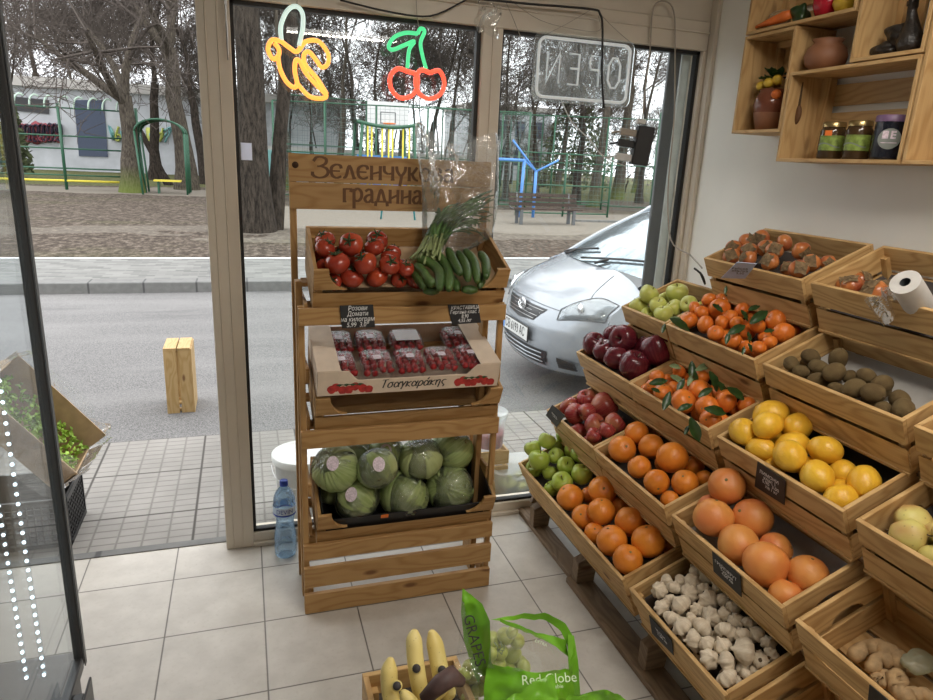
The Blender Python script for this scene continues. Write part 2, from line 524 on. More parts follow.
# ------------------------------------------------------------------ mesh builder
class MB:
    def __init__(s):
        s.v, s.f, s.uv, s.mi, s.sm = [], [], [], [], []

    def add(s, vs, fs, uvs=None, mat=0, smooth=True):
        k = len(s.v)
        s.v += [tuple(v) for v in vs]
        for i, f in enumerate(fs):
            s.f.append(tuple(a + k for a in f))
            s.uv.append(uvs[i] if uvs else [(vs[a][0], vs[a][2]) for a in f])
            s.mi.append(mat)
            s.sm.append(smooth)
        return s

    def box(s, x0, x1, y0, y1, z0, z1, mat=0, mtx=None, long=None):
        lo, hi = (x0, y0, z0), (x1, y1, z1)
        vs = [V((hi[0] if i & 1 else lo[0], hi[1] if i & 2 else lo[1], hi[2] if i & 4 else lo[2])) for i in range(8)]
        fs = [(0, 2, 3, 1), (4, 5, 7, 6), (0, 1, 5, 4), (2, 6, 7, 3), (0, 4, 6, 2), (1, 3, 7, 5)]
        ax = [2, 2, 1, 1, 0, 0]
        sz = [abs(hi[i] - lo[i]) for i in range(3)]
        L = sz.index(max(sz)) if long is None else long
        ou, ov = R.uniform(0, 30), R.uniform(0, 30)
        uvs = []
        for f, a in zip(fs, ax):
            i, j = [q for q in range(3) if q != a]
            if L == j:
                i, j = j, i
            k = 1 if L in (i, j) else .25
            uvs.append([(vs[q][i] * k + ou, vs[q][j] + ov + a * .37) for q in f])
        if mtx is not None:
            vs = [mtx @ v for v in vs]
        return s.add(vs, fs, uvs, mat, False)

    def tube(s, pts, r, n=8, mat=0, cap=True, smooth=True, flat=1.0):
        pts = [V(p) for p in pts]
        m = len(pts)
        rs = r if isinstance(r, (list, tuple)) else [r] * m
        d0 = (pts[1] - pts[0]).normalized()
        a = d0.cross(V((0, 0, 1)))
        if a.length < .1:
            a = d0.cross(V((0, 1, 0)))
        a.normalize()
        vs = []
        for i, p in enumerate(pts):
            d = (pts[min(i + 1, m - 1)] - pts[max(i - 1, 0)])
            if d.length > 1e-9:
                d.normalize()
                a = (a - d * a.dot(d))
                a = a.normalized() if a.length > 1e-6 else d.orthogonal().normalized()
            b = d.cross(a)
            for k in range(n):
                q = 2 * pi * k / n
                vs.append(p + (a * cos(q) + b * sin(q) * flat) * rs[i])
        fs = []
        for i in range(m - 1):
            for k in range(n):
                k2 = (k + 1) % n
                fs.append((i * n + k, i * n + k2, (i + 1) * n + k2, (i + 1) * n + k))
        if cap:
            fs.append(tuple(range(n))[::-1])
            fs.append(tuple((m - 1) * n + k for k in range(n)))
        return s.add(vs, fs, None, mat, smooth)

    def lathe(s, prof, n=16, mat=0, lobes=0, lob=0, jit=0, org=(0, 0, 0), cap=False):
        vs, fs = [], []
        ph = R.uniform(0, 6)
        for i, (r, z) in enumerate(prof):
            for k in range(n):
                q = 2 * pi * k / n
                rr = r * (1 + (lob * (abs(sin(q * lobes / 2)) - .6) if lobes else 0))
                vs.append((org[0] + rr * cos(q), org[1] + rr * sin(q), org[2] + z))
        if jit:
            vs = [tuple(V(v) * (1 + jit * noise.noise(V(v) / max(1e-6, prof[len(prof) // 2][0]) * 1.3 + V((ph, 0, 0))))) for v in vs]
        for i in range(len(prof) - 1):
            for k in range(n):
                k2 = (k + 1) % n
                fs.append((i * n + k, i * n + k2, (i + 1) * n + k2, (i + 1) * n + k))
        if cap:
            fs.append(tuple(range(n))[::-1])
            fs.append(tuple((len(prof) - 1) * n + k for k in range(n)))
        return s.add(vs, fs, None, mat, True)

    def ball(s, c, r, n=12, m=8, mat=0, sc=(1, 1, 1), jit=0):
        prof = [(max(1e-4, r * sin(pi * i / m)), -r * cos(pi * i / m)) for i in range(m + 1)]
        k0 = len(s.v)
        s.lathe(prof, n, mat, jit=jit)
        for i in range(k0, len(s.v)):
            v = s.v[i]
            s.v[i] = (v[0] * sc[0] + c[0], v[1] * sc[1] + c[1], v[2] * sc[2] + c[2])
        return s

    def prism(s, poly, d, mat=0, mtx=None, smooth=False):
        """poly in local XY, extruded by d along local Z"""
        n = len(poly)
        vs = [V((x, y, 0)) for x, y in poly] + [V((x, y, d)) for x, y in poly]
        fs = [tuple(range(n))[::-1], tuple(range(n, 2 * n))]
        fs += [(i, (i + 1) % n, (i + 1) % n + n, i + n) for i in range(n)]
        ou, ov = R.uniform(0, 20), R.uniform(0, 20)
        uvs = [[(vs[q].x + ou, vs[q].y + vs[q].z * .7 + ov) for q in f] for f in fs]
        if mtx is not None:
            vs = [mtx @ v for v in vs]
        return s.add(vs, fs, uvs, mat, smooth)

    def grid(s, fn, nu, nv, mat=0, smooth=True):
        vs = [V(fn(i / nu, j / nv)) for j in range(nv + 1) for i in range(nu + 1)]
        fs = [(j * (nu + 1) + i, j * (nu + 1) + i + 1, (j + 1) * (nu + 1) + i + 1, (j + 1) * (nu + 1) + i) for j in range(nv) for i in range(nu)]
        return s.add(vs, fs, None, mat, smooth)

    def mesh(s, name, mats):
        me = bpy.data.meshes.new(name)
        me.from_pydata(s.v, [], s.f)
        for m in (mats if isinstance(mats, (list, tuple)) else [mats]):
            me.materials.append(M[m])
        uvl = me.uv_layers.new(name='UVMap')
        flat = [c for f in s.uv for p in f for c in p]
        uvl.data.foreach_set('uv', flat)
        me.polygons.foreach_set('material_index', s.mi)
        me.polygons.foreach_set('use_smooth', s.sm)
        me.update()
        return me

    def build(s, name, mats, parent=None, bevel=0, origin=None):
        if origin is not None:
            o3 = V(origin)
            s.v = [tuple(V(v) - o3) for v in s.v]
        o = bpy.data.objects.new(name, s.mesh(name, mats))
        COL.objects.link(o)
        if origin is not None:
            o.location = origin
        if parent:
            o.parent = parent
        if bevel:
            b = o.modifiers.new('bevel', 'BEVEL')
            b.width = bevel
            b.segments = 1
            b.limit_method = 'ANGLE'
        return o


def tag(o, label=None, cat=None, group=None, kind=None):
    if label:
        o['label'] = label
    if cat:
        o['category'] = cat
    if group:
        o['group'] = group
    if kind:
        o['kind'] = kind
    return o


def empty(name, mtx=None, loc=None):
    o = bpy.data.objects.new(name, None)
    o.empty_display_size = .05
    COL.objects.link(o)
    if mtx is not None:
        o.matrix_world = mtx
    if loc is not None:
        o.location = loc
    return o


def dup(root, mtx=None, loc=None):
    r = root.copy()
    COL.objects.link(r)
    for ch in root.children:
        c = ch.copy()
        COL.objects.link(c)
        c.parent = r
        for g_ in ch.children:
            d = g_.copy()
            COL.objects.link(d)
            d.parent = c
    if mtx is not None:
        r.matrix_world = mtx
    if loc is not None:
        r.location = loc
    return r


def frame(o, x, y, z):
    m = Matrix.Identity(4)
    for i, a in enumerate((x, y, z)):
        for j in range(3):
            m[j][i] = a[j]
    for j in range(3):
        m[j][3] = o[j]
    return m


def struct(name, mb, mat, bevel=0, parent=None):
    o = mb.build(name, mat, parent, bevel)
    if not parent:
        o['kind'] = 'structure'
    return o


def text_obj(name, body, size, mat, mtx, parent=None, extrude=.0004, align='CENTER', shear=0, sx=1, bold=0, line=1.0, bend=None):
    cu = bpy.data.curves.new(name, 'FONT')
    cu.body = body
    cu.size = size
    cu.extrude = extrude
    cu.align_x = align
    cu.align_y = 'CENTER'
    cu.shear = shear
    cu.offset = bold
    cu.space_line = line
    cu.resolution_u = 3
    tmp = bpy.data.objects.new(name, cu)
    COL.objects.link(tmp)
    dg = bpy.context.evaluated_depsgraph_get()
    dg.update()
    me = bpy.data.meshes.new_from_object(tmp.evaluated_get(dg))
    bpy.data.objects.remove(tmp)
    for v in me.vertices:
        v.co.x *= sx
        if bend:
            q = v.co.x / bend
            v.co = V((bend * sin(q), v.co.y, bend * cos(q) - bend + v.co.z))
    me.materials.clear()
    me.materials.append(M[mat])
    me.name = name
    o = bpy.data.objects.new(name, me)
    COL.objects.link(o)
    if parent:
        o.parent = parent
        o.matrix_local = mtx
    else:
        o.matrix_world = mtx
    return o


ORD = ['zeroth', 'first', 'second', 'third', 'fourth', 'fifth', 'sixth', 'seventh', 'eighth', 'ninth', 'tenth', 'eleventh', 'twelfth', 'thirteenth', 'fourteenth', 'fifteenth']


def relabel(items, kind, where, cat, group, far='the back'):
    """items: (obj, px, py). One label each: counted from the left, in bands counted from the top when many."""
    n = len(items)
    nb = 1 if n <= 5 else (2 if n <= 12 else (3 if n <= 21 else (4 if n <= 32 else 6)))
    items = sorted(items, key=lambda q: q[2])
    bands = []
    for b in range(nb):
        bands.append(sorted(items[b * n // nb:(b + 1) * n // nb], key=lambda q: q[1]))
    for b, band in enumerate(bands):
        for i, (o, x, y) in enumerate(band):
            k = len(band)
            if k == 1:
                side = ''
            elif i == 0:
                side = 'leftmost'
            elif i == k - 1:
                side = 'rightmost'
            else:
                side = ORD[i + 1] + ' from left'
            if nb == 1:
                row = ''
            elif b == 0:
                row = 'top row'
            elif b == nb - 1:
                row = 'bottom row'
            else:
                row = ORD[b + 1] + ' row down'
            txt = ', '.join(w for w in (kind, side, row, where) if w)
            if n == 1:
                txt = kind + ' ' + where
            tag(o, txt, cat, group)


# ================================================================== SETTING
YF = 2.65          # inner face of the shop front
YO = 2.72          # outer face
XW = 1.925         # right wall
XL = -1.35         # left wall
YB = -1.9          # back wall
ZG = -.18          # road level
struct('floor', MB().box(XL, XW, YB, YO + .01, -.1, 0), 'floor_tiles')
struct('ceiling', MB().box(XL, XW, YB, YO, CEIL, CEIL + .1), 'ceiling_paint')
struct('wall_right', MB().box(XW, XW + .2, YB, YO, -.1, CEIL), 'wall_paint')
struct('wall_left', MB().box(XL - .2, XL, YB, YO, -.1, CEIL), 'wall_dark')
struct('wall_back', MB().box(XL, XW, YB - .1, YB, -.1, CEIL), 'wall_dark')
mb = MB()
mb.box(XL, -1.02, YF, YO, 0, CEIL).box(-1.02, XW, YF - .01, YO, 2.215, CEIL)
struct('wall_front', mb, 'frame_alu')
# header rail over the openings
mb = MB()
mb.box(-1.02, 1.90, YF - .022, YO, 2.10, 2.212)
mb.box(-1.02, 1.90, YF - .03, YF - .022, 2.165, 2.172)
struct('trim_1', mb, 'frame_alu', .002)
# posts and rails
mb = MB()
mb.box(-.127, -.018, YF - .02, YO, -.0, 2.10)
mb.box(-.100, -.096, YF - .024, YF - .02, 0, 2.10).box(-.062, -.058, YF - .024, YF - .02, 0, 2.10)
struct('trim_2', mb, 'frame_alu', .002)
mb = MB()
mb.box(.893, .975, YF - .02, YO, .0, 2.10)
mb.box(.932, .936, YF - .024, YF - .02, .0, 2.10)
struct('trim_3', mb, 'frame_alu', .002)
mb = MB()
mb.box(1.905, XW, YF - .055, YO, .0, CEIL).box(1.885, 1.905, YF - .02, YO, 0, 2.1)
struct('trim_4', mb, 'frame_alu', .003)


def window(name, x0, x1, z0, z1):
    mb = MB()
    mb.box(x0, x1, YF - .012, YO, 0.0, z0)
    mb.box(x0, x1, YF - .03, YF - .012, 0, .018)
    fr = struct(name, mb, 'frame_alu', .002)
    g_ = MB()
    for a in ((x0, x0 + .012, z0, z1), (x1 - .016, x1, z0, z1), (x0, x1, z0, z0 + .012), (x0, x1, z1 - .014, z1)):
        g_.box(a[0], a[1], YF + .002, YF + .03, a[2], a[3])
    g_.build('gasket', 'gasket', fr)
    MB().box(x0 + .006, x1 - .006, YF + .012, YF + .018, z0 + .006, z1 - .006).build('window_pane', 'glass', fr)
    return fr


window('window_1', -.018, .893, .055, 2.10)
window('window_2', .975, 1.885, .058, 2.10)
# outer reveal right of the glass: grey post and white jamb
struct('trim_5', MB().box(1.785, 1.845, YO + .005, YO + .02, -.08, 2.5), 'dark_grey', .003)
struct('trim_6', MB().box(1.85, XW, YO + .005, YO + .02, -.08, 2.5), 'frame_outer', .003)
# threshold of the door opening
struct('trim_7', MB().box(-1.02, -.127, YO - .03, YO + .012, -.09, .004), 'kerb_stone')
# other shop fronts each side, seen only from outside
struct('wall_outside', MB().box(XW + .2, 6.5, YO, YO + .25, -.2, 3.4).box(-7, XL - .2, YO, YO + .25, -.2, 3.4).box(-7, 6.5, YO + .0, YO + .25, 2.62, 3.6), 'wall_paint')

# outside ground
struct('pavement_near', MB().box(-14, 16, YO + .01, 4.08, -.4, -.08), 'pavement_slabs').name = 'floor_pavement'
struct('floor_road', MB().box(-40, 50, 4.08, 9.15, -.4, ZG), 'asphalt')
struct('floor_kerb', MB().box(-40, 50, 9.15, 9.42, -.4, -.045), 'kerb_stone', .01)
struct('floor_far_pavement', MB().box(-40, 50, 9.42, 11.25, -.4, -.05), 'far_pavers')
mb = MB()


def gz(x, y):
    return -.04 + .10 * min(1, max(0, (y - 11.25) / 3)) + .05 * noise.noise(V((x * .25, y * .25, 0))) * min(1, max(0, (y - 11.25) / 2))


mb.grid(lambda a, b: (-45 + 110 * a, 11.25 + 110 * b ** 1.7, gz(-45 + 110 * a, 11.25 + 110 * b ** 1.7)), 110, 60)
struct('floor_park', mb, 'park_ground')

# ceiling lamps
for i, (lx, ly) in enumerate(LAMPS):
    e = empty('ceiling_lamp', loc=(lx, ly, CEIL))
    MB().box(-.5, .5, -.09, .09, -.045, 0).build('lamp_housing', 'white_plastic', e)
    MB().tube([(-.45, -.035, -.058), (.45, -.035, -.058)], .013, 8).build('lamp_tube', 'lamp_glow', e)
    MB().tube([(-.45, .035, -.058), (.45, .035, -.058)], .013, 8).build('lamp_tube', 'lamp_glow', e)
    tag(e, ['white twin tube lamp on the ceiling behind the camera', 'white twin tube lamp on the ceiling above the fruit stand'][i], 'lamp', 'twin tube lamps on the ceiling')


# ================================================================== CRATES
TH = .012


def make_crate(mtx, L, label, D=.283, H=.16, liner=None, liner_mat='liner_dark', notch=False, mat='wood_crate', group=None, name='fruit_crate', open_back=False, solid=False):
    e = empty(name, mtx)
    gap = .013
    hs = (H - gap) / 2
    for side in (0, 1):
        y0, y1 = (0, TH) if side == 0 else (D - TH, D)
        mb = MB()
        mb.box(0, L, y0 + (.0045 if side == 0 else 0), y1, 0, hs)
        k_ = len(mb.v)
        if side == 0:
            for i_ in (k_ - 2, k_ - 1):
                vx = mb.v[i_]
                mb.v[i_] = (vx[0], vx[1], vx[2] - .022)
        if notch and side == 0:
            for sgn in (0, 1):
                w = .078
                pts = [(0, 0), (w * 1.35, 0)]
                for k in range(1, 9):
                    q = k / 8 * pi / 2
                    pts.append((w * 1.35 - w * .75 * sin(q), hs * (1 - cos(q)) * 1.0))
                pts += [(w * .55, hs), (0, hs)]
                pts = [(x, z + hs + gap) for x, z in pts]
                if sgn:
                    pts = [(L - x, z) for x, z in pts][::-1]
                # local prism plane XY -> crate XZ
                m = frame((0, y1, 0), (1, 0, 0), (0, 0, 1), (0, -1, 0))
                mb.prism(pts, TH, 0, m)
        else:
            mb.box(0, L, y0, y1, hs + gap, H)
        mb.build('side_panel', mat, e, .0012)
    for side in (0, 1):
        x0 = 0.0 if side == 0 else L - TH
        mb = MB()
        mb.box(x0, x0 + TH, TH, D - TH, 0, hs)
        if side == 1:
            for i_ in (len(mb.v) - 4, len(mb.v) - 2):
                vx = mb.v[i_]
                mb.v[i_] = (vx[0], vx[1], vx[2] - .022)
        # upper end slat with a curved hand hole along its lower edge
        z0 = hs + gap
        c = D / 2
        pts = [(TH, z0)]
        for k in range(0, 13):
            q = pi * k / 12
            pts.append((c - .05 * cos(q), z0 + .026 * sin(q)))
        pts += [(D - TH, z0), (D - TH, H), (TH, H)]
        m = frame((x0, 0, 0), (0, 1, 0), (0, 0, 1), (1, 0, 0))
        if notch:
            mb.box(x0, x0 + TH, TH, D - TH, z0, H)
        else:
            mb.prism(pts, TH, 0, m)
        mb.build('end_panel', mat, e, .0012)
        # corner posts
        xi = TH if side == 0 else L - TH - .018
        MB().box(xi, xi + .018, TH, TH + .018, 0, H - .03).build('corner_post', mat, e)
        MB().box(xi, xi + .018, D - TH - .018, D - TH, 0, H - .03).build('corner_post', mat, e)
    mb = MB()
    nb = 3
    w = (D - .012 * (nb - 1)) / nb
    for k in range(nb):
        mb.box(0, L, k * (w + .012), k * (w + .012) + w, -.008, 0, long=0)
    mb.build('floor_slats', mat, e)
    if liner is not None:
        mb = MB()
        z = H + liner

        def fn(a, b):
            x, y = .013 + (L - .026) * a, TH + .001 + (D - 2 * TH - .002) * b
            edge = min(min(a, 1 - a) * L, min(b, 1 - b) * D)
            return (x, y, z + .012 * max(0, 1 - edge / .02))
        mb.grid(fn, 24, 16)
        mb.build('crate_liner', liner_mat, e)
    tag(e, label, 'crate', group)
    e['_L'] = L
    return e


TILT = rad(23.7)
SB = V((cos(TILT), 0, sin(TILT)))
SN = V((-sin(TILT), 0, cos(TILT)))
SA = V((0, -1, 0))
ROWX = {1: 1.13, 2: 1.235, 3: 1.36, 4: 1.48, 5: 1.615}
ROWZ = {1: .303, 2: .565, 3: .822, 4: 1.052, 5: 1.299}


def stand_mtx(row, y_far):
    """crate frame on the stand: origin at the lower far front corner"""
    o = V((ROWX[row], y_far, ROWZ[row])) - SN * .16
    return frame(o, SA, SB, SN)


CR_ = {}
# key: (row, far y, length, liner depth below rim, liner material, label)
crates = [
    ('apples_oranges', 1, 2.55, .905, 'liner_dark', 'long pine crate of green apples and oranges, lowest and nearest the window'),
    ('garlic', 1, 1.602, .470, 'liner_dark', 'pine crate filled with white garlic bulbs on the lowest step'),
    ('low_empty', 1, 1.10, .478, None, 'dark empty pine crate just below the ginger crate'),
    ('pink', 2, 2.52, .425, 'liner_dark', 'small pine crate half filled with pink red apples above the green apples'),
    ('orange2', 2, 2.09, .470, 'liner_dark', 'pine crate of oranges between pink apples and grapefruits'),
    ('grapefruit', 2, 1.582, .474, 'liner_white', 'pine crate of large grapefruits directly above the garlic crate'),
    ('ginger', 2, 1.065, .475, None, 'pine crate holding ginger roots at the lower right corner'),
    ('dark', 3, 2.531, .436, 'liner_dark', 'pine crate heaped with dark red apples'),
    ('leafy', 3, 2.094, .472, 'liner_dark', 'pine crate of small clementines with leaves, left of the lemons'),
    ('lemon', 3, 1.579, .476, 'liner_dark', 'pine crate of yellow lemons with black price board on its front'),
    ('pear', 3, 1.066, .476, 'liner_dark', 'pine crate of yellow pears at the right edge'),
    ('yellow', 4, 2.40, .312, 'liner_dark', 'small pine crate of pale yellow green apples beside the window'),
    ('mandarin', 4, 2.080, .472, 'liner_dark', 'pine crate of mandarins with glossy leaves below the persimmons'),
    ('kiwi', 4, 1.572, .475, 'liner_white', 'pine crate of brown kiwis with white tray liner'),
    ('upper_empty', 4, 1.069, .475, None, 'empty pine crate cut by the right edge beside the kiwis'),
    ('persimmon', 5, 2.09, .475, 'liner_dark', 'topmost pine crate of persimmons against the wall'),
    ('onion', 5, 1.579, .475, 'liner_dark', 'topmost pine crate with onion skins and a roll of bags'),
]
LINER = {'apples_oranges': -.075, 'garlic': -.07, 'pink': -.095, 'orange2': -.082, 'grapefruit': -.088, 'dark': -.07, 'leafy': -.075,
         'lemon': -.078, 'pear': -.09, 'yellow': -.08, 'mandarin': -.07, 'kiwi': -.085, 'persimmon': -.09, 'onion': -.10}
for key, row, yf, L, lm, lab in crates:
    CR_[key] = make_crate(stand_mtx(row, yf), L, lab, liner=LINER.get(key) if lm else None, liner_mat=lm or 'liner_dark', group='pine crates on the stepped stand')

# ------------------------------------------------------------------ stepped stand under the crates
st = empty('display_stand', loc=(1.25, .6, 0))
tag(st, 'stepped brown wooden stand carrying the fruit crates along the right wall', 'stand')
off = V((-1.25, -.6, 0))


def stb(name, mb, mat='wood_stand', bevel=.002):
    mb.v = [tuple(V(v) + off) for v in mb.v]
    return mb.build(name, mat, st, bevel)


for row in range(1, 6):
    # tilted shelf board below each row of crates
    o = V((ROWX[row], 2.56 if row != 5 else 2.10, ROWZ[row])) - SN * (.16 + .010)
    ln = 2.04 if row != 5 else 1.56
    m = frame(o, SA, SB, SN)
    stb('shelf_board', MB().box(0, ln, .03, .10, -.018, 0, 0, m))
    stb('shelf_board', MB().box(0, ln, .18, .25, -.018, 0, 0, m))
stb('floor_rail', MB().box(1.185, 1.262, 2.08, 2.635, 0, .022))
stb('floor_rail', MB().box(1.165, 1.262, .5, 2.075, 0, .022))
for y, w_ in ((2.572, .024), (1.6015, .006), (.552, .024)):
    # slanted side frames from the floor rail up to the wall, in the gaps between the crates
    d = V((ROWX[5] - ROWX[1], 0, ROWZ[5] - ROWZ[1])).normalized()
    lim = 1.16 if y < 2.2 else .92
    q_ = d.cross(V((0, 1, 0)))
    m = frame(V((1.262, y, .06)), d, V((0, 1, 0)), q_)
    stb('side_frame', MB().box(0, lim, 0, w_, -.045, .045, 0, m))
    if y < 2.2:
        stb('rear_post', MB().box(1.885, 1.92, y, y + w_, 0, 1.20))
    stb('floor_foot', MB().box(1.262, 1.88, y, y + w_, 0, .03))
for y in (2.50, 2.07, 1.58, 1.06, .62):
    foot = [(1.185, .022), (1.262, .022), (1.275, .150), (1.185, .112)]
    m2 = frame((0, y + .0, 0), (1, 0, 0), (0, 0, 1), (0, -1, 0))
    stb('foot_block', MB().prism(foot, .045, 0, m2))
stb('rear_rail', MB().box(1.88, 1.90, .56, 2.07, 1.15, 1.21))

# ================================================================== RACK IN THE MIDDLE
RX0, RX1, RY0, RY1 = .150, .856, 2.127, 2.40
rk = empty('produce_rack', loc=(.5, 2.26, 0))
tag(rk, 'tall pine rack with lettered header board in front of the window', 'rack')
roff = V((-.5, -2.26, 0))


def rkb(name, mb, mat='wood_pine', bevel=.0015):
    mb.v = [tuple(V(v) + roff) for v in mb.v]
    return mb.build(name, mat, rk, bevel)


for z0, z1 in ((1.075, 1.131), (.648, .710), (.219, .279), (.108, .187), (.001, .079)):
    rkb('front_board', MB().box(RX0, RX1, RY0, RY0 + .018, z0, z1))
for x0 in (RX0, RX1 - .045):
    rkb('front_post', MB().box(x0 if x0 < .3 else x0 + .025, (x0 + .020) if x0 < .3 else x0 + .045, RY0 + .0185, RY0 + .036, .001, 1.135))
    rkb('middle_post', MB().box(x0, x0 + .022, 2.235, 2.28, .001, 1.20))
    rkb('rear_post', MB().box(x0 - .002 if x0 < .3 else x0 + .021, x0 + .020 if x0 < .3 else x0 + .045, 2.375, 2.40, .001, 1.605))
for x0 in (RX0, RX1 - .014):
    for z0 in (.03, .30, .45, .70, .87, 1.09):
        rkb('side_slat', MB().box(x0 + (.022 if x0 < .3 else -.012), x0 + (.034 if x0 < .3 else 0), RY0 + .037, 2.374, z0, z0 + .05))
for z0 in (.10, .35, .79):
    rkb('rear_board', MB().box(RX0 + .022, RX1 - .024, 2.388, 2.40, z0, z0 + .06))
hb = rkb('header_board', MB().box(RX0 - .003, RX1 + .002, 2.362, 2.374, 1.424, 1.512).box(RX0 - .003, RX1 + .002, 2.362, 2.374, 1.514, 1.604))
rkb('header_knot', MB().tube([(.168, 2.3625, 1.567), (.168, 2.3610, 1.567)], .011, 12), 'burnt_dark', 0)
hm = lambda x, z: frame((x - .5, 2.3615 - 2.26, z), (1, 0, 0), (0, 0, 1), (0, -1, 0))

# old style lettering drawn with a flat pen
GL = {
 'З': (.78, [[(.08, .80), (.20, .97), (.42, 1.0), (.62, .90), (.60, .70), (.40, .56), (.24, .54)], [(.40, .55), (.64, .44), (.70, .22), (.55, .04), (.30, -.02), (.08, .06), (.02, .18)], [(.02, .10), (.02, .24)]]),
 'е': (.58, [[(.50, .50), (.46, .62), (.28, .66), (.10, .54), (.06, .32), (.12, .10), (.30, .0), (.50, .08)], [(.08, .34), (.44, .34)]]),
 'л': (.62, [[(.02, .02), (.14, .10), (.30, .62), (.50, .0)], [(.44, .0), (.58, .02)]]),
 'н': (.62, [[(.10, .64), (.10, .0)], [(.50, .64), (.50, .0)], [(.10, .26), (.50, .38)], [(.03, .0), (.17, .0)], [(.43, .0), (.57, .0)], [(.03, .64), (.15, .64)], [(.44, .64), (.57, .64)]]),
 'ч': (.58, [[(.06, .66), (.08, .42), (.24, .30), (.46, .34)], [(.46, .66), (.46, .0)], [(.38, .0), (.54, .0)], [(.02, .66), (.12, .66)]]),
 'у': (.56, [[(.06, .66), (.10, .44), (.27, .22), (.44, .44), (.48, .66)], [(.30, .22), (.26, -.06), (.22, -.28)], [(.02, .66), (.12, .66)], [(.42, .66), (.53, .66)]]),
 'к': (.58, [[(.10, .66), (.10, .0)], [(.46, .66), (.28, .38), (.13, .34)], [(.22, .36), (.34, .10), (.50, .0)], [(.03, .0), (.17, .0)]]),
 'о': (.60, [[(.28, .66), (.10, .52), (.06, .32), (.12, .10), (.28, .0), (.44, .10), (.50, .32), (.46, .54), (.28, .66)]]),
 'в': (.56, [[(.10, .66), (.10, .0)], [(.10, .66), (.36, .64), (.40, .46), (.12, .36)], [(.14, .36), (.44, .30), (.46, .08), (.30, .0), (.10, .0)]]),
 'а': (.58, [[(.10, .56), (.26, .66), (.40, .56), (.42, .06), (.52, .0)], [(.41, .40), (.18, .34), (.06, .18), (.14, .02), (.28, .02), (.41, .16)]]),
 'г': (.48, [[(.10, .64), (.10, .0)], [(.06, .64), (.42, .64), (.42, .52)], [(.03, .0), (.19, .0)]]),
 'р': (.58, [[(.10, .64), (.10, -.30)], [(.10, .56), (.28, .68), (.46, .52), (.46, .22), (.28, .04), (.10, .12)], [(.03, -.30), (.17, -.30)]]),
 'д': (.66, [[(.12, .04), (.30, .66), (.50, .04)], [(.02, .04), (.62, .04)], [(.04, .04), (.02, -.16)], [(.60, .04), (.62, -.16)]]),
 'Τ': (.66, [[(.04, .96), (.62, .98)], [(.34, .96), (.30, .0)]]),
 'σ': (.62, [[(.58, .62), (.26, .62), (.08, .40), (.10, .10), (.28, .0), (.46, .14), (.48, .42), (.30, .62)]]),
 'α': (.64, [[(.58, .64), (.46, .20), (.26, .0), (.08, .14), (.08, .44), (.24, .62), (.42, .44), (.54, .02)]]),
 'ά': (.64, [[(.58, .64), (.46, .20), (.26, .0), (.08, .14), (.08, .44), (.24, .62), (.42, .44), (.54, .02)], [(.30, .78), (.40, .98)]]),
 'γ': (.56, [[(.02, .52), (.14, .64), (.28, .10), (.22, -.28)], [(.28, .10), (.50, .64)]]),
 'κ': (.56, [[(.10, .64), (.08, .0)], [(.46, .62), (.12, .30), (.46, .0)]]),
 'ρ': (.58, [[(.08, -.30), (.10, .40), (.28, .64), (.48, .44), (.42, .12), (.24, .0), (.10, .14)]]),
 'η': (.58, [[(.06, .62), (.10, .0)], [(.10, .40), (.28, .64), (.44, .50), (.42, -.28)]]),
 'ς': (.52, [[(.46, .58), (.24, .62), (.08, .36), (.24, .10), (.40, -.04), (.32, -.22)]]),
 'и': (.62, [[(.10, .64), (.10, .0)], [(.50, .64), (.50, .0)], [(.10, .20), (.50, .42)], [(.03, .0), (.17, .0)], [(.43, .0), (.57, .0)], [(.03, .64), (.15, .64)], [(.44, .64), (.57, .64)]]),
}


def lettering(txt, x0, z0, size, width, fr=None, parent=None, mat='burnt', name='header_lettering', pw=1.0, slant=0.0):
    fr = fr or frame((-.5, 2.3618 - 2.26, 0), (1, 0, 0), (0, 0, 1), (0, -1, 0))
    tot = sum(GL[c][0] for c in txt)
    k = width / (tot * size)
    mb = MB()
    x = x0
    pen = V((.0042, .0026))
    for c in txt:
        w, st_ = GL[c]
        for ln in st_:
            P = [V((x + (px_ + slant * pz) * size * k, z0 + pz * size, 0)) for px_, pz in ln]
            if len(P) > 2:
                P = smooth_path(P, 4)
            for i in range(len(P) - 1):
                a_, b_ = P[i], P[i + 1]
                d_ = (b_ - a_)
                if d_.length < 1e-6:
                    continue
                th = abs(d_.normalized().y)
                hw = (.0026 + .0028 * th) * pw
                nn = V((-d_.y, d_.x, 0)).normalized() * hw
                e_ = d_.normalized() * hw * .35
                mb.prism([((a_ - e_ - nn).x, (a_ - e_ - nn).y), ((b_ + e_ - nn).x, (b_ + e_ - nn).y), ((b_ + e_ + nn).x, (b_ + e_ + nn).y), ((a_ - e_ + nn).x, (a_ - e_ + nn).y)], .0004 + R.uniform(0, .0002), 0, fr)
        x += w * size * k
    return mb.build(name, mat, parent or rk)


def smooth_path(P, k=4):
    out = []
    for i in range(len(P) - 1):
        p0, p1, p2, p3 = P[max(i - 1, 0)], P[i], P[i + 1], P[min(i + 2, len(P) - 1)]
        for j in range(k):
            t_ = j / k
            out.append(.5 * ((2 * p1) + (p2 - p0) * t_ + (2 * p0 - 5 * p1 + 4 * p2 - p3) * t_ ** 2 + (3 * p1 - p0 - 3 * p2 + p3) * t_ ** 3))
    out.append(P[-1])
    return out


lettering('Зеленчукова', .222, 1.530, .066, .50)
lettering('градина', .322, 1.452, .066, .285)

RT = rad(23.0)
RB = V((0, cos(RT), sin(RT)))
RN = V((0, -sin(RT), cos(RT)))


def rack_mtx(z):
    return frame(V((.197, 2.09, z)) - RN * .16, (1, 0, 0), RB, RN)


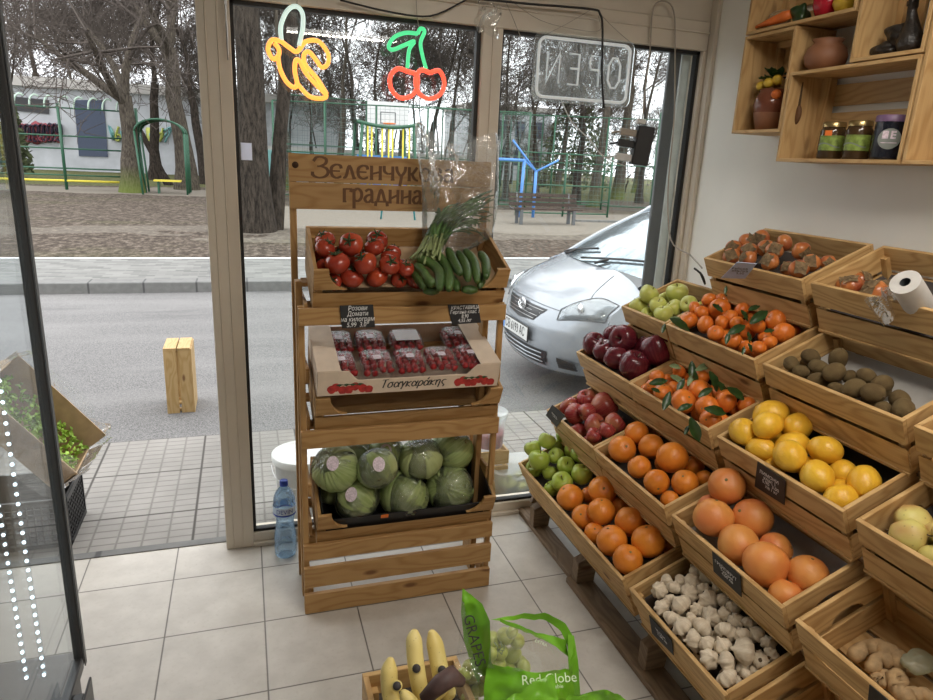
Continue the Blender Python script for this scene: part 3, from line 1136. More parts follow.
for key, z, lab, ln in (('tomato', 1.259, 'notched pine crate of tomatoes and cucumbers on top of the rack', -.085), ('strawberry', .836, 'notched pine crate under the strawberry carton', None), ('cabbage', .408, 'notched pine crate of cabbages at the bottom of the rack', None)):
    CR_[key] = make_crate(rack_mtx(z), .652, lab, liner=ln, liner_mat='cardboard', notch=True, mat='wood_pine', group='notched crates in the rack')
    o = rack_mtx(z)
    m = rack_mtx(z)
    for yy_ in (.05, .19):
        rkb('shelf_batten', MB().box(-.02, .638, yy_, yy_ + .035, -.026, -.0095, 0, m))

# black plastic tray in the cabbage crate
tr = empty('plastic_tray', rack_mtx(.408))
mb = MB()
for x0, x1, y0, y1 in ((.016, .636, .016, .020), (.016, .636, .262, .266), (.016, .020, .016, .266), (.632, .636, .016, .266)):
    mb.box(x0, x1, y0, y1, .004, .115 if y0 < .018 and x1 > .1 and x0 < .02 and y1 < .03 else .165)
mb.box(.016, .636, .016, .266, .002, .006)
mb.build('tray_shell', 'black_plastic', tr)
tag(MB().box(.225, .252, .0125, .0155, .098, .112).build('tray_sticker', 'label_orange', tr))
tag(tr, 'black plastic tray with orange sticker under the cabbages', 'tray')

# ================================================================== FRUIT PROTOTYPES (unit radius ~1, scaled when placed)
def lat(n, fn):
    return [fn(i / n) for i in range(n + 1)]


def sph(i, n=12, dimple=0.0, bot=0.0, squash=1.0):
    a = pi * i / n
    r, z = sin(a), -cos(a)
    return max(r, 1e-3), z


def proto_mesh(kind, var=0):
    mb = MB()
    stem = None
    R.seed(hash(kind) % 1000 if False else sum(map(ord, kind)) + var)
    if kind.startswith('apple'):
        tall = 1.05 if kind == 'apple_darkred' else .92
        prof = [(1e-3, -.72 * tall), (.12, -.76 * tall), (.30, -.86 * tall), (.50, -.84 * tall), (.72, -.62 * tall), (.90, -.28 * tall), (1.0, .10 * tall),
                (.98, .42 * tall), (.84, .72 * tall), (.62, .88 * tall), (.38, .90 * tall), (.20, .78 * tall), (.08, .62 * tall), (1e-3, .56 * tall)]
        mb.lathe(prof, 20, lobes=5, lob=.05 if kind == 'apple_darkred' else .025, jit=.05)
        stem = MB().tube([(0, 0, .56 * tall), (.03, .02, .85 * tall), (.09, .05, 1.08 * tall)], [.045, .035, .055], 6)
        stem = ('stem', stem, 'stem_brown')
    elif kind in ('orange', 'mandarin', 'grapefruit'):
        sq = {'orange': .95, 'mandarin': .84, 'grapefruit': .96}[kind]
        n = 14
        prof = [(max(1e-3, sin(pi * i / n)), -cos(pi * i / n) * sq) for i in range(n + 1)]
        prof[-1] = (1e-3, sq - .10)
        prof[-2] = (.10, sq - .055)
        prof[0] = (1e-3, -sq + .03)
        mb.lathe(prof, 22, lobes=10 if kind == 'mandarin' else 0, lob=.012, jit=.05)
        stem = ('stem_scar', MB().lathe([(.07, sq - .07), (.085, sq - .045), (.05, sq - .03), (1e-3, sq - .035)], 8), 'stem_green')
    elif kind == 'lemon':
        n = 16
        prof = []
        for i in range(n + 1):
            a = pi * i / n
            z = -cos(a) * 1.18
            r = sin(a) ** 1.0 * .92
            if i == n:
                z, r = 1.27, 1e-3
            elif i == n - 1:
                z, r = 1.22, .16
            elif i == n - 2:
                z, r = 1.10, .36
            elif i == 1:
                r *= .8
            prof.append((max(r, 1e-3), z * .94))
        mb.lathe(prof, 20, jit=.07)
    elif kind == 'kiwi':
        mb.ball((0, 0, 0), 1, 18, 12, sc=(.86, .86, 1.12), jit=.07)
        stem = ('stem_scar', MB().ball((0, 0, 1.1), .10, 8, 5), 'stem_brown')
    elif kind == 'pear':
        prof = [(1e-3, -.72), (.14, -.78), (.28, -.90), (.55, -.84), (.84, -.58), (1.0, -.18), (.97, .20), (.80, .55), (.58, .80), (.40, .94), (.22, .96), (1e-3, .86)]
        mb.lathe(prof, 20, lobes=5, lob=.03, jit=.10)
        stem = ('stem', MB().tube([(0, 0, .86), (.04, 0, 1.06), (.12, .03, 1.2)], [.05, .04, .05], 6), 'stem_brown')
    elif kind == 'tomato':
        n = 12
        prof = [(max(1e-3, sin(pi * i / n)), -cos(pi * i / n) * .80) for i in range(n + 1)]
        prof[-1] = (1e-3, .60)
        prof[-2] = (.22, .72)
        mb.lathe(prof, 26, lobes=[7, 9, 5][var % 3], lob=[.05, .07, .03][var % 3], jit=.08)
        c = MB()
        for k in range(5):
            q = k * 2 * pi / 5 + R.uniform(-.2, .2)
            d = V((cos(q), sin(q), 0))
            c.tube([V((0, 0, .64)), d * .24 + V((0, 0, .77)), d * .50 + V((0, 0, .83)), d * .62 + V((0, 0, .90))], [.09, .11, .06, .01], 5, flat=.5)
        c.tube([(0, 0, .62), (.03, .02, .92)], [.07, .06], 6)
        stem = ('calyx', c, 'tomato_calyx')
    elif kind == 'persimmon':
        n = 12
        prof = [(max(1e-3, sin(pi * i / n)), -cos(pi * i / n) * .84) for i in range(n + 1)]
        prof[-1] = (1e-3, .70)
        mb.lathe(prof, 22, lobes=4, lob=.05, jit=.06)
        c = MB()
        for k in range(4):
            q = k * pi / 2 + R.uniform(-.2, .2)
            d = V((cos(q), sin(q), 0))
            s_ = V((-sin(q), cos(q), 0))
            vs = []
            for i in range(5):
                for j in range(3):
                    a = i / 4
                    w = (.20 + .42 * sin(pi * min(1, a * 1.1 + .08))) * (j - 1)
                    lift = .82 - .26 * a * a + .12 * (a > .9) + .05 * abs(j - 1) + R.uniform(0, .05)
                    vs.append(d * (.04 + .86 * a) + s_ * w * (1 - .6 * a) + V((0, 0, lift)))
            c.add(vs, [(i * 3 + j, i * 3 + j + 1, i * 3 + j + 4, i * 3 + j + 3) for i in range(4) for j in range(2)])
        c.tube([(0, 0, .7), (0, 0, .95)], [.10, .07], 6)
        stem = ('calyx', c, 'persimmon_calyx')
    elif kind == 'garlic':
        prof = [(1e-3, -.62), (.28, -.70), (.52, -.66), (.80, -.45), (.98, -.12), (.95, .18), (.72, .48), (.42, .66), (.22, .78), (.15, .92), (.12, 1.02), (1e-3, 1.03)]
        mb.lathe(prof, 32, lobes=[8, 7, 9, 6][var % 4], lob=.20, jit=.16)
        stem = ('root_plate', MB().lathe([(.27, -.69), (.22, -.76), (1e-3, -.74)], 9, jit=.3), 'stem_brown')
    elif kind == 'cabbage':
        mb.ball((0, 0, 0), .97, 24, 16, sc=(1, 1, .90), jit=.06)
        for k in range(7):
            q = R.uniform(0, 6.28)
            t0 = R.uniform(-.2, .35)
            ww = R.uniform(.7, 1.0)

            def fn(a, b, q=q, t0=t0, ww=ww):
                ang = q + (a - .5) * 2 * ww * (1 - .45 * b)
                el = -1.2 + (b) * 2.35 + t0 * .4
                rr = 1.0 + .015 * k + .035 * sin(a * 18) * b * .4 + (.03 if 0 < a < 1 else 0) + .02 * abs(a - .5)
                rr += .018 * abs(sin((a - .5) * 9 / (1.2 - b)))
                return (rr * cos(ang) * cos(el), rr * sin(ang) * cos(el), rr * .9 * sin(el))
            mb.grid(fn, 14, 10)
    elif kind == 'berry':
        prof = [(1e-3, -.95), (.30, -.75), (.62, -.2), (.78, .25), (.66, .6), (.3, .78), (1e-3, .74)]
        mb.lathe(prof, 10, jit=.1)
        stem = None
    elif kind == 'grape':
        mb.ball((0, 0, 0), 1, 14, 10, sc=(.88, .88, 1.12), jit=.03)
    return mb, stem


SKIN = {'apple_green': 'apple_green', 'apple_yellow': 'apple_yellow', 'apple_darkred': 'apple_darkred', 'apple_pink': 'apple_pink', 'orange': 'orange_skin',
        'mandarin': 'mandarin_skin', 'grapefruit': 'grapefruit_skin', 'lemon': 'lemon_skin', 'kiwi': 'kiwi_skin', 'pear': 'pear_skin', 'tomato': 'tomato_skin',
        'persimmon': 'persimmon_skin', 'garlic': 'garlic_skin', 'cabbage': 'cabbage_skin', 'berry': 'berry_skin', 'grape': 'grape_skin'}
TEXSC = {}
_protos = {}


def proto(kind, var, rbase):
    """mesh data at real size for a base radius; copies only scale a little"""
    key = (kind, var)
    if key not in _protos:
        mb, stem = proto_mesh(kind, var)
        mb.v = [(x * rbase, y * rbase, z * rbase) for x, y, z in mb.v]
        me = mb.mesh(kind, SKIN[kind])
        sm = None
        if stem:
            stem[1].v = [(x * rbase, y * rbase, z * rbase) for x, y, z in stem[1].v]
            sm = (stem[0], stem[1].mesh(stem[0], stem[2]))
        _protos[key] = (me, sm)
    return _protos[key]


NAMES = {'apple_green': 'green_apple', 'apple_yellow': 'yellow_apple', 'apple_darkred': 'dark_red_apple', 'apple_pink': 'pink_apple', 'berry': 'strawberry', 'garlic': 'garlic_bulb'}
PLACED = []


def put(kind, pos, r, rbase, up=None, var=None, spin=None, squash=None):
    if var is None:
        var = R.randrange(3)
    me, sm = proto(kind, var, rbase)
    o = bpy.data.objects.new(NAMES.get(kind, kind), me)
    COL.objects.link(o)
    if up is None:
        up = V((R.uniform(-1, 1), R.uniform(-1, 1), R.uniform(-.2, 1)))
    up = V(up).normalized()
    q = up.to_track_quat('Z', 'Y').to_matrix().to_4x4()
    s = r / rbase
    o.matrix_world = Matrix.Translation(pos) @ q @ Matrix.Rotation(spin if spin is not None else R.uniform(0, 6.28), 4, 'Z') @ Matrix.Scale(s, 4)
    if sm:
        c = bpy.data.objects.new(sm[0], sm[1])
        COL.objects.link(c)
        c.parent = o
    return o


def settle(ps, rs, org, a, b, n, L, D, nmin, it=80, fac=.96, keep=.06):
    home = [p.copy() for p in ps]
    N = len(ps)
    for k in range(it):
        for i in range(N):
            for j in range(i + 1, N):
                d = ps[j] - ps[i]
                dist = d.length
                want = (rs[i] + rs[j]) * fac
                if dist < want and dist > 1e-6:
                    m = d * ((want - dist) / dist * .5)
                    ps[i] -= m
                    ps[j] += m
        for i in range(N):
            # pull back sideways towards the sight line only
            rd = (home[i] - CAM).normalized()
            dv = home[i] - ps[i]
            dv -= rd * dv.dot(rd)
            ps[i] += dv * keep
            lx, ly, lz = (ps[i] - org).dot(a), (ps[i] - org).dot(b), (ps[i] - org).dot(n)
            m_ = rs[i] + .013
            if lz < .55 * rs[i]:
                cx = min(max(lx, m_), L - m_) - lx
                cy = min(max(ly, m_), D - m_) - ly
                ps[i] += a * cx + b * cy
            if lz < nmin + rs[i]:
                ps[i] += n * (nmin + rs[i] - lz)
    return ps


def fill(key, kind, rbase, items, ox, oy, sc, ups=None, rlim=(.72, 1.5), top=.004, low=-.035, fac=.95):
    """items (x, y, r[, low]) in a crop of the photo; returns list of (pos, r, px, py, kind)"""
    e = CR_[key]
    mw = e.matrix_world if e.matrix_world != Matrix.Identity(4) else e.matrix_basis
    a, b, n = [V((mw[0][i], mw[1][i], mw[2][i])) for i in range(3)]
    org = V((mw[0][3], mw[1][3], mw[2][3])) + n * .16
    out = []
    for it in items:
        x, y, r = ox + it[0] / sc, oy + it[1] / sc, it[2] / sc
        lift = top if len(it) < 4 else (low if it[3] == 1 else it[3])
        p = at_plane(x, y, org + n * lift, n)
        rr = r * (p - CAM).dot(CF) / FPX
        rr = min(max(rr, rbase * rlim[0]), rbase * rlim[1])
        out.append([p, rr, x, y, kind, rbase])
    return out


def lay(key, lst, ups, where, cats, groups, kinds_txt, D=.283, fac=.92, auto=None):
    e = CR_[key]
    mw = e.matrix_basis
    a, b, n = [V((mw[0][i], mw[1][i], mw[2][i])) for i in range(3)]
    org = V((mw[0][3], mw[1][3], mw[2][3])) + n * .16
    ps = [q[0] for q in lst]
    rs = [q[1] for q in lst]
    ps = settle(ps, rs, org, a, b, n, e['_L'], D, LINER.get(key, -.10) + .002, fac=fac)
    byk = {}
    if auto:
        LV = LINER.get(key, -.10) + .002
        for (a0, a1, b0, b1, kind, rb) in auto:
            st_ = rb * 1.72
            ia = int((a1 - a0) / st_)
            for i in range(ia + 1):
                for j in range(int((b1 - b0) / st_) + 1):
                    rr = rb * R.uniform(.88, 1.02)
                    la = min(max(a0 + i * st_ + (st_ / 2 if j % 2 else 0), rr + .014), e['_L'] - rr - .014)
                    lb_ = min(max(b0 + j * st_, rr + .014), D - rr - .014)
                    q_ = org + a * (la + R.uniform(-.004, .004)) + b * (lb_ + R.uniform(-.004, .004)) + n * (LV + rr)
                    if all((q_ - p2_).length > (rr + r2_) * .86 for p2_, r2_ in zip(ps, rs)):
                        d_ = q_ - CAM
                        zz_ = d_.dot(CF)
                        lst.append([q_, rr, 466.5 + FPX * d_.dot(CR) / zz_, 350 - FPX * d_.dot(CU) / zz_, kind, rb])
                        ps.append(q_)
                        rs.append(rr)
    for p, q in zip(ps, lst):
        o = put(q[4], p, q[1], q[5], ups(p, n) if ups else None)
        byk.setdefault(q[4], []).append((o, q[2], q[3]))
    for k, its in byk.items():
        relabel(its, kinds_txt[k], where, cats[k], groups[k])


def up_any(p, n):
    v = V((R.gauss(0, 1), R.gauss(0, 1), R.gauss(0, 1))) + n * .8
    return v


def up_top(p, n):
    return n + V((R.gauss(0, .45), R.gauss(0, .45), R.gauss(0, .2)))


def up_cam(p, n):
    return (CAM - p).normalized() + n * .3 + V((R.gauss(0, .5), R.gauss(0, .5), R.gauss(0, .4)))


def up_side(p, n):
    v = V((R.gauss(0, 1), R.gauss(0, 1), R.gauss(0, .25)))
    v -= n * v.dot(n) * .8
    return v


def one(kind, txt, cat, grp):
    return {kind: cat}, {kind: grp}, {kind: txt}


# row 1: green apples and oranges
l1 = fill('apples_oranges', 'apple_green', .040, [(200, 165, 50), (270, 130, 50), (378, 95, 54), (228, 237, 62), (330, 210, 48), (420, 180, 50), (470, 195, 57), (290, 310, 48, -.035), (382, 268, 54), (475, 320, 64), (363, 365, 62), (545, 270, 45, -.03), (315, 140, 40)], 500, 420, 5.83)
l1 += fill('apples_oranges', 'orange', .043, [(222, 55, 43), (327, 32, 46, .03), (283, 48, 28, 1), (265, 118, 40), (320, 100, 44), (385, 85, 34, 1), (415, 132, 50), (298, 172, 34, 1), (355, 193, 50), (472, 200, 54), (402, 253, 48), (535, 210, 28, 1)], 500, 480, 3.18, rlim=(.72, 1.5))
lay('apples_oranges', l1, up_top, 'long lowest crate by the window', {'apple_green': 'apple', 'orange': 'orange'}, {'apple_green': 'green apples in the lowest crate', 'orange': 'oranges in the lowest crate'}, {'apple_green': 'shiny green apple', 'orange': 'orange'}, auto=[(.03, .40, .04, .24, 'apple_green', .040), (.44, .88, .04, .24, 'orange', .043)])
# row 2: oranges
l1 = fill('orange2', 'orange', .047, [(452, 437, 56), (500, 380, 48), (557, 430, 52), (513, 505, 48), (635, 470, 64, .025), (578, 563, 52), (680, 565, 54), (712, 500, 42, 1), (752, 548, 32, 1), (625, 620, 34, 1), (600, 490, 34, 1)], 500, 330, 3.683)
c_, g_, t_ = one('orange', 'large orange', 'orange', 'oranges in the second step crate')
lay('orange2', l1, up_any, 'crate left of the grapefruits', c_, g_, t_, auto=[(.04, .44, .05, .24, 'orange', .046)])
# pink apples
l1 = fill('pink', 'apple_pink', .040, [(258, 285, 36), (318, 255, 36), (282, 308, 40), (378, 285, 54), (325, 300, 34), (348, 350, 40), (420, 345, 40), (388, 375, 30), (355, 385, 30)], 500, 330, 3.683, rlim=(.72, 1.5))
c_, g_, t_ = one('apple_pink', 'pink red apple', 'apple', 'pink apples in the half filled crate')
lay('pink', l1, up_any, 'half filled crate above green apples', c_, g_, t_, auto=[(.12, .34, .05, .12, 'apple_pink', .036)])
# dark apples
l1 = fill('dark', 'apple_darkred', .046, [(343, 56, 42), (388, 75, 44), (415, 26, 40), (485, 52, 52, .02), (420, 100, 44), (497, 130, 56), (580, 85, 60), (572, 38, 54)], 500, 330, 3.683, rlim=(.72, 1.5))
c_, g_, t_ = one('apple_darkred', 'dark red apple', 'apple', 'dark red apples')
lay('dark', l1, up_any, 'crate above the pink apples', c_, g_, t_, auto=[(.04, .40, .05, .24, 'apple_darkred', .044)])
# yellow apples
l1 = fill('yellow', 'apple_yellow', .038, [(222, 440, 56, .03), (157, 505, 57), (392, 432, 65), (285, 500, 52), (362, 520, 55), (465, 495, 54), (285, 565, 56), (215, 550, 42, 1), (540, 520, 45, 1)], 610, 220, 5.83, rlim=(.72, 1.5))
c_, g_, t_ = one('apple_yellow', 'pale yellow apple', 'apple', 'yellow green apples by the window')
lay('yellow', l1, up_top, 'small crate by the window', c_, g_, t_, auto=[(.04, .28, .04, .22, 'apple_yellow', .038)])
# mandarins
l1 = fill('mandarin', 'mandarin', .034, [(205, 298, 28), (255, 312, 28), (222, 262, 20), (268, 238, 22), (295, 265, 32, .02), (245, 275, 22), (300, 242, 26), (303, 305, 22), (328, 288, 24), (348, 308, 22), (285, 338, 25), (362, 272, 25), (338, 360, 25), (410, 315, 25), (465, 298, 33), (487, 338, 33), (415, 380, 20), (445, 365, 20), (380, 335, 25, 1), (432, 348, 22, 1), (515, 330, 22, 1), (400, 282, 24, 1)], 620, 220, 2.98, rlim=(.72, 1.5))
c_, g_, t_ = one('mandarin', 'mandarin', 'mandarin', 'mandarins below the persimmons')
lay('mandarin', l1, up_any, 'leafy crate below the persimmons', c_, g_, t_, auto=[(.03, .44, .03, .22, 'mandarin', .032)])
# leafy clementines
l1 = fill('leafy', 'mandarin', .030, [(40, 330, 40), (170, 300, 38), (75, 420, 50), (295, 335, 44), (195, 475, 65), (205, 400, 48), (295, 415, 65), (335, 510, 62), (440, 475, 62), (565, 495, 48), (348, 590, 60), (10, 385, 34), (430, 590, 34, 1), (130, 395, 36, 1), (375, 420, 40, 1), (500, 520, 38, 1), (250, 500, 38, 1)], 650, 320, 5.83, rlim=(.72, 1.5))
c_, g_, t_ = one('mandarin', 'small clementine', 'clementine', 'clementines with leaves left of the lemons')
lay('leafy', l1, up_any, 'leafy crate left of the lemons', c_, g_, t_, auto=[(.03, .44, .03, .22, 'mandarin', .030)])
# lemons
l1 = fill('lemon', 'lemon', .032, [(325, 198, 60), (195, 267, 53), (308, 260, 52), (430, 247, 54), (283, 318, 52), (415, 318, 60, .01), (383, 372, 62), (537, 338, 57), (505, 440, 64), (470, 400, 45, 1), (597, 420, 52, 1), (662, 458, 63), (585, 515, 60), (365, 300, 40, 1), (590, 465, 40, 1), (340, 400, 40, 1)], 680, 360, 3.684, rlim=(.72, 1.5))
c_, g_, t_ = one('lemon', 'yellow lemon', 'lemon', 'lemons')
lay('lemon', l1, up_side, 'lemon crate', c_, g_, t_, auto=[(.04, .36, .04, .14, 'lemon', .032)])
# kiwis
l1 = fill('kiwi', 'kiwi', .029, [(108, 257, 50), (218, 215, 55), (160, 303, 46), (260, 280, 55), (380, 225, 60), (352, 318, 66, .01), (270, 350, 58), (360, 400, 48), (478, 400, 66), (548, 330, 56), (628, 378, 64), (595, 440, 68), (620, 510, 58), (735, 470, 66), (775, 525, 70), (445, 330, 44, 1), (530, 385, 44, 1)], 773, 320, 5.83, rlim=(.72, 1.5))
c_, g_, t_ = one('kiwi', 'brown kiwi', 'kiwi', 'kiwis')
lay('kiwi', l1, up_side, 'kiwi crate', c_, g_, t_, auto=[(.03, .30, .04, .16, 'kiwi', .029)])
# grapefruits
l1 = fill('grapefruit', 'grapefruit', .054, [(160, 480, 66), (112, 597, 72), (265, 585, 75), (215, 675, 76), (95, 510, 40, 1)], 680, 360, 3.684)
l1 += fill('grapefruit', 'grapefruit', .054, [(265, 200, 88), (290, 115, 66, 1), (410, 220, 80), (335, 300, 66, 1)], 700, 520, 3.889, low=-.03)
c_, g_, t_ = one('grapefruit', 'large reddish grapefruit', 'grapefruit', 'grapefruits')
lay('grapefruit', l1, up_any, 'crate above the garlic', c_, g_, t_)
# persimmons
l1 = fill('persimmon', 'persimmon', .036, [(338, 85, 30), (332, 108, 26), (385, 62, 32), (413, 55, 28), (390, 92, 27), (383, 117, 28), (460, 92, 36), (490, 68, 30), (447, 125, 33), (540, 92, 37), (575, 128, 27), (532, 147, 30), (615, 127, 22), (500, 145, 22, 1), (430, 85, 26)], 620, 220, 2.98, rlim=(.65, .84))
c_, g_, t_ = one('persimmon', 'ripe persimmon with dry calyx', 'persimmon', 'persimmons')
lay('persimmon', l1, up_cam, 'topmost crate by the wall', c_, g_, t_)
# pears
l1 = fill('pear', 'pear', .040, [(828, 590, 64), (860, 668, 66), (915, 632, 50), (930, 720, 60), (985, 660, 60), (990, 740, 60)], 680, 360, 3.684, top=-.02, rlim=(.72, 1.5))
c_, g_, t_ = one('pear', 'yellow pear with brown specks', 'pear', 'pears at the right edge')
lay('pear', l1, up_side, 'crate at the right edge', c_, g_, t_)
# onions
l1 = fill('onion', 'persimmon', .032, [(760, 215, 33, -.05), (690, 195, 26, -.05), (722, 180, 24, -.055), (662, 192, 22, -.055), (792, 205, 24, -.055)], 620, 220, 2.98, rlim=(.7, 1.1))
c_, g_, t_ = one('persimmon', 'overripe brown persimmon', 'persimmon', 'overripe persimmons beside the bag roll')
lay('onion', l1, up_top, 'crate with the bag roll', c_, g_, t_)
# garlic
l1 = fill('garlic', 'garlic', .0275, [(345, 60, 50), (435, 45, 45), (520, 80, 55), (400, 130, 45), (470, 150, 62, .012), (335, 180, 48), (565, 175, 42), (605, 60, 45), (640, 120, 60), (720, 125, 48), (415, 230, 55), (455, 285, 60), (535, 235, 45), (590, 285, 62, .01), (650, 215, 58), (525, 370, 60), (620, 370, 48), (735, 300, 62), (715, 385, 55), (630, 465, 60), (740, 480, 60), (845, 415, 76, .01), (725, 590, 64), (850, 530, 58), (810, 590, 42), (840, 320, 48), (905, 320, 50), (790, 235, 48), (730, 195, 40), (925, 540, 42), (935, 450, 36), (470, 10, 42), (540, 10, 50), (560, -50, 46), (620, -20, 50), (690, 40, 44), (770, 165, 44), (500, 320, 44, -.03), (680, 330, 44, -.03), (780, 350, 42, -.03), (580, 420, 44, -.03), (880, 600, 42), (480, 215, 40, -.03), (980, 370, 46), (1000, 440, 46), (960, 500, 46), (870, 250, 42), (390, 5, 40)], 600, 580, 5.83, rlim=(.72, 1.5))
c_, g_, t_ = one('garlic', 'white garlic bulb', 'garlic', 'garlic bulbs')
lay('garlic', l1, up_any, 'garlic crate', c_, g_, t_, fac=.82)
# tomatoes
l1 = fill('tomato', 'tomato', .040, [(350, 160, 82), (325, 235, 82), (550, 190, 95, .02), (755, 160, 88), (720, 235, 80), (650, 300, 86), (865, 310, 80), (460, 370, 105), (665, 410, 96), (855, 425, 85), (565, 530, 95, -.03), (770, 530, 95, -.03), (335, 340, 60, -.035), (470, 262, 60, -.02), (415, 500, 60, -.035), (1010, 510, 82, -.01), (950, 400, 62, -.01), (975, 445, 56, -.03), (940, 350, 56, -.03), (880, 250, 60, -.03)], 280, 220, 7.775, rlim=(.72, 1.5))
c_, g_, t_ = one('tomato', 'ripe red tomato', 'tomato', 'tomatoes')
lay('tomato', l1, up_top, 'top crate of the rack', c_, g_, t_, auto=[(.03, .30, .04, .24, 'tomato', .040)])
# cabbages
LINER['cabbage'] = -.152
l1 = fill('cabbage', 'cabbage', .078, [(300, 150, 66, .0), (428, 150, 60, .0), (550, 125, 62, .0), (655, 95, 60, -.02), (362, 240, 70, -.03), (512, 230, 74, -.03), (655, 205, 70, -.03), (270, 215, 50, -.08), (365, 95, 45, -.03), (465, 88, 50, -.03)], 240, 420, 3.11, rlim=(.72, 1.5))
CABB = []
e = CR_['cabbage']
mw = e.matrix_basis
a_, b_, n_ = [V((mw[0][i], mw[1][i], mw[2][i])) for i in range(3)]
og = V((mw[0][3], mw[1][3], mw[2][3])) + n_ * .16
ps = settle([q[0] for q in l1], [q[1] for q in l1], og, a_, b_, n_, .652, .283, -.152, fac=.93)
R.seed(5)
its = []
for p, q in zip(ps, l1):
    its.append((put('cabbage', p, q[1], .078, up_any(p, n_)), q[2], q[3]))
    CABB.append((p, q[1], its[-1][0]))
relabel(its, 'film wrapped green cabbage', 'lowest rack crate', 'cabbage', 'cabbages')
for k, (p, r, o) in enumerate(CABB):
    # cling film skin and round sticker on the side facing the shop
    inv = o.matrix_basis.inverted()
    film = MB().ball((0, 0, 0), .0835, 20, 14, sc=(1, 1, .92), jit=.05)
    fo = film.build('cling_film', 'cling', o)
    if k in (0, 1, 4, 9):
        d = (CAM + V((0, 0, .5)) - p).normalized()
        d = (d + V((R.uniform(-.25, .25), 0, R.uniform(-.1, .1)))).normalized()
        x = d.cross(V((0, 0, 1))).normalized() * -1
        y = d.cross(x)
        m = frame(p + d * (r * 1.075), x, y, d)
        lb = MB()
        pts = [(.021 * cos(2 * pi * i / 20), .026 * sin(2 * pi * i / 20)) for i in range(20)]
        lb.prism(pts, .0008)
        so = lb.build('oval_sticker', 'label_sticker', o)
        so.matrix_local = inv @ m

# ================================================================== LEAVES, TAGS, SMALL THINGS ON THE STAND
R.seed(11)


def leaf_obj(c, d, up, ln, wd, mat, name='leaf'):
    d = V(d).normalized()
    s_ = d.cross(V(up)).normalized()
    u_ = s_.cross(d)
    mb = MB()
    cv = R.uniform(.1, .35)

    def fn(a, b):
        w = sin(pi * min(1, b * .93 + .05)) ** .8 * wd * .5
        t_ = (a - .5) * 2
        return d * (b - .5) * ln + s_ * t_ * w + u_ * (abs(t_) * w * .35 - cv * ln * (b - .4) ** 2 + .002 * sin(b * 20 + a))
    mb.grid(fn, 4, 8)
    m = mb.build(name, mat)
    m.location = c
    return m


def leaves(key, items, ox, oy, sc, lift, where):
    mw = CR_[key].matrix_basis
    a, b, n = [V((mw[0][i], mw[1][i], mw[2][i])) for i in range(3)]
    og = V((mw[0][3], mw[1][3], mw[2][3])) + n * .16
    out = []
    for x, y, l, ang, pale in items:
        px, py = ox + x / sc, oy + y / sc
        p = at_plane(px, py, og + n * lift, n)
        dep = (p - CAM).dot(CF)
        ln = l / sc * dep / FPX
        d2 = cos(rad(ang)) * CR + sin(rad(ang)) * CU
        d = d2 + CF * .25
        o = leaf_obj(p, d, -CF + n * .6 + V((R.uniform(-.3, .3), 0, 0)), ln * 1.1, ln * .42, 'leaf_pale' if pale else 'leaf_dark')
        out.append((o, px, py))
    for k, (o, x, y) in enumerate(out):
        pass
    relabel(out, 'pointed green leaf', where, 'leaf', 'loose leaves, ' + where)


leaves('leafy', [(150, 272, 75, -10, 1), (160, 345, 95, -25, 1), (245, 295, 110, 85, 0), (312, 275, 100, 20, 1), (325, 420, 100, 30, 0), (205, 508, 95, 20, 0), (385, 530, 140, -12, 0), (98, 470, 110, 65, 0), (375, 360, 130, -62, 0), (505, 430, 130, -30, 0), (262, 640, 150, -65, 0), (50, 362, 110, 10, 0), (215, 640, 60, 60, 0), (180, 380, 90, 60, 0), (265, 340, 80, -80, 0), (235, 350, 70, 60, 1), (420, 395, 90, -50, 0), (35, 410, 60, -20, 0)], 650, 320, 5.83, .045, 'on the clementines')
leaves('mandarin', [(350, 325, 62, 25, 0), (415, 288, 70, 33, 0), (320, 352, 36, 70, 0), (292, 262, 40, -30, 0), (180, 312, 70, -28, 0), (388, 380, 28, -60, 0), (368, 388, 26, 70, 0), (400, 262, 40, 20, 0), (372, 285, 40, -50, 0), (170, 296, 40, -10, 1), (130, 322, 30, 70, 0), (318, 212, 30, 80, 0), (445, 330, 34, 10, 0), (385, 350, 34, -70, 0)], 620, 220, 2.98, .045, 'on the mandarins')
leaves('persimmon', [(315, 208, 24, 75, 0)], 620, 220, 2.98, .02, 'hanging at the persimmon crate')


def price_tag(p00, p10, p11, p01, lines, label, size, parent_offset=.0035, mat='chalkboard', ink='chalk', shear=.15, name='price_tag'):
    """corners (upper left, upper right, lower right, lower left) in the place"""
    p00, p10, p11, p01 = map(V, (p00, p10, p11, p01))
    c = (p00 + p10 + p11 + p01) / 4
    x = ((p10 - p00) + (p11 - p01)).normalized()
    y = ((p00 - p01) + (p10 - p11))
    y = (y - x * y.dot(x)).normalized()
    z = x.cross(y)
    w = ((p10 - p00).length + (p11 - p01).length) / 2
    h = ((p00 - p01).length + (p10 - p11).length) / 2
    e = empty(name, frame(c, x, y, z))
    pts = [((q - c).dot(x), (q - c).dot(y)) for q in (p01, p11, p10, p00)]
    mb = MB().prism(pts, .0022)
    mb.build('tag_board', mat, e, .0004)
    if lines:
        text_obj('handwriting', lines, size, ink, frame((0, -.0, .0026), (1, 0, 0), (0, 1, 0), (0, 0, 1)), e, extrude=.0002, shear=shear, sx=.85, line=.85)
    tag(e, label, 'price tag', 'chalk price tags' if mat == 'chalkboard' else None)
    return e


def onfront(row, x, y, d=.003):
    p0 = V((ROWX[row], 2, ROWZ[row])) - SB * d
    return at_plane(x, y, p0, -SB)


def rtag(row, pts, lines, label, size, **kw):
    price_tag(*[onfront(row, *p) for p in pts], lines, label, size, **kw)


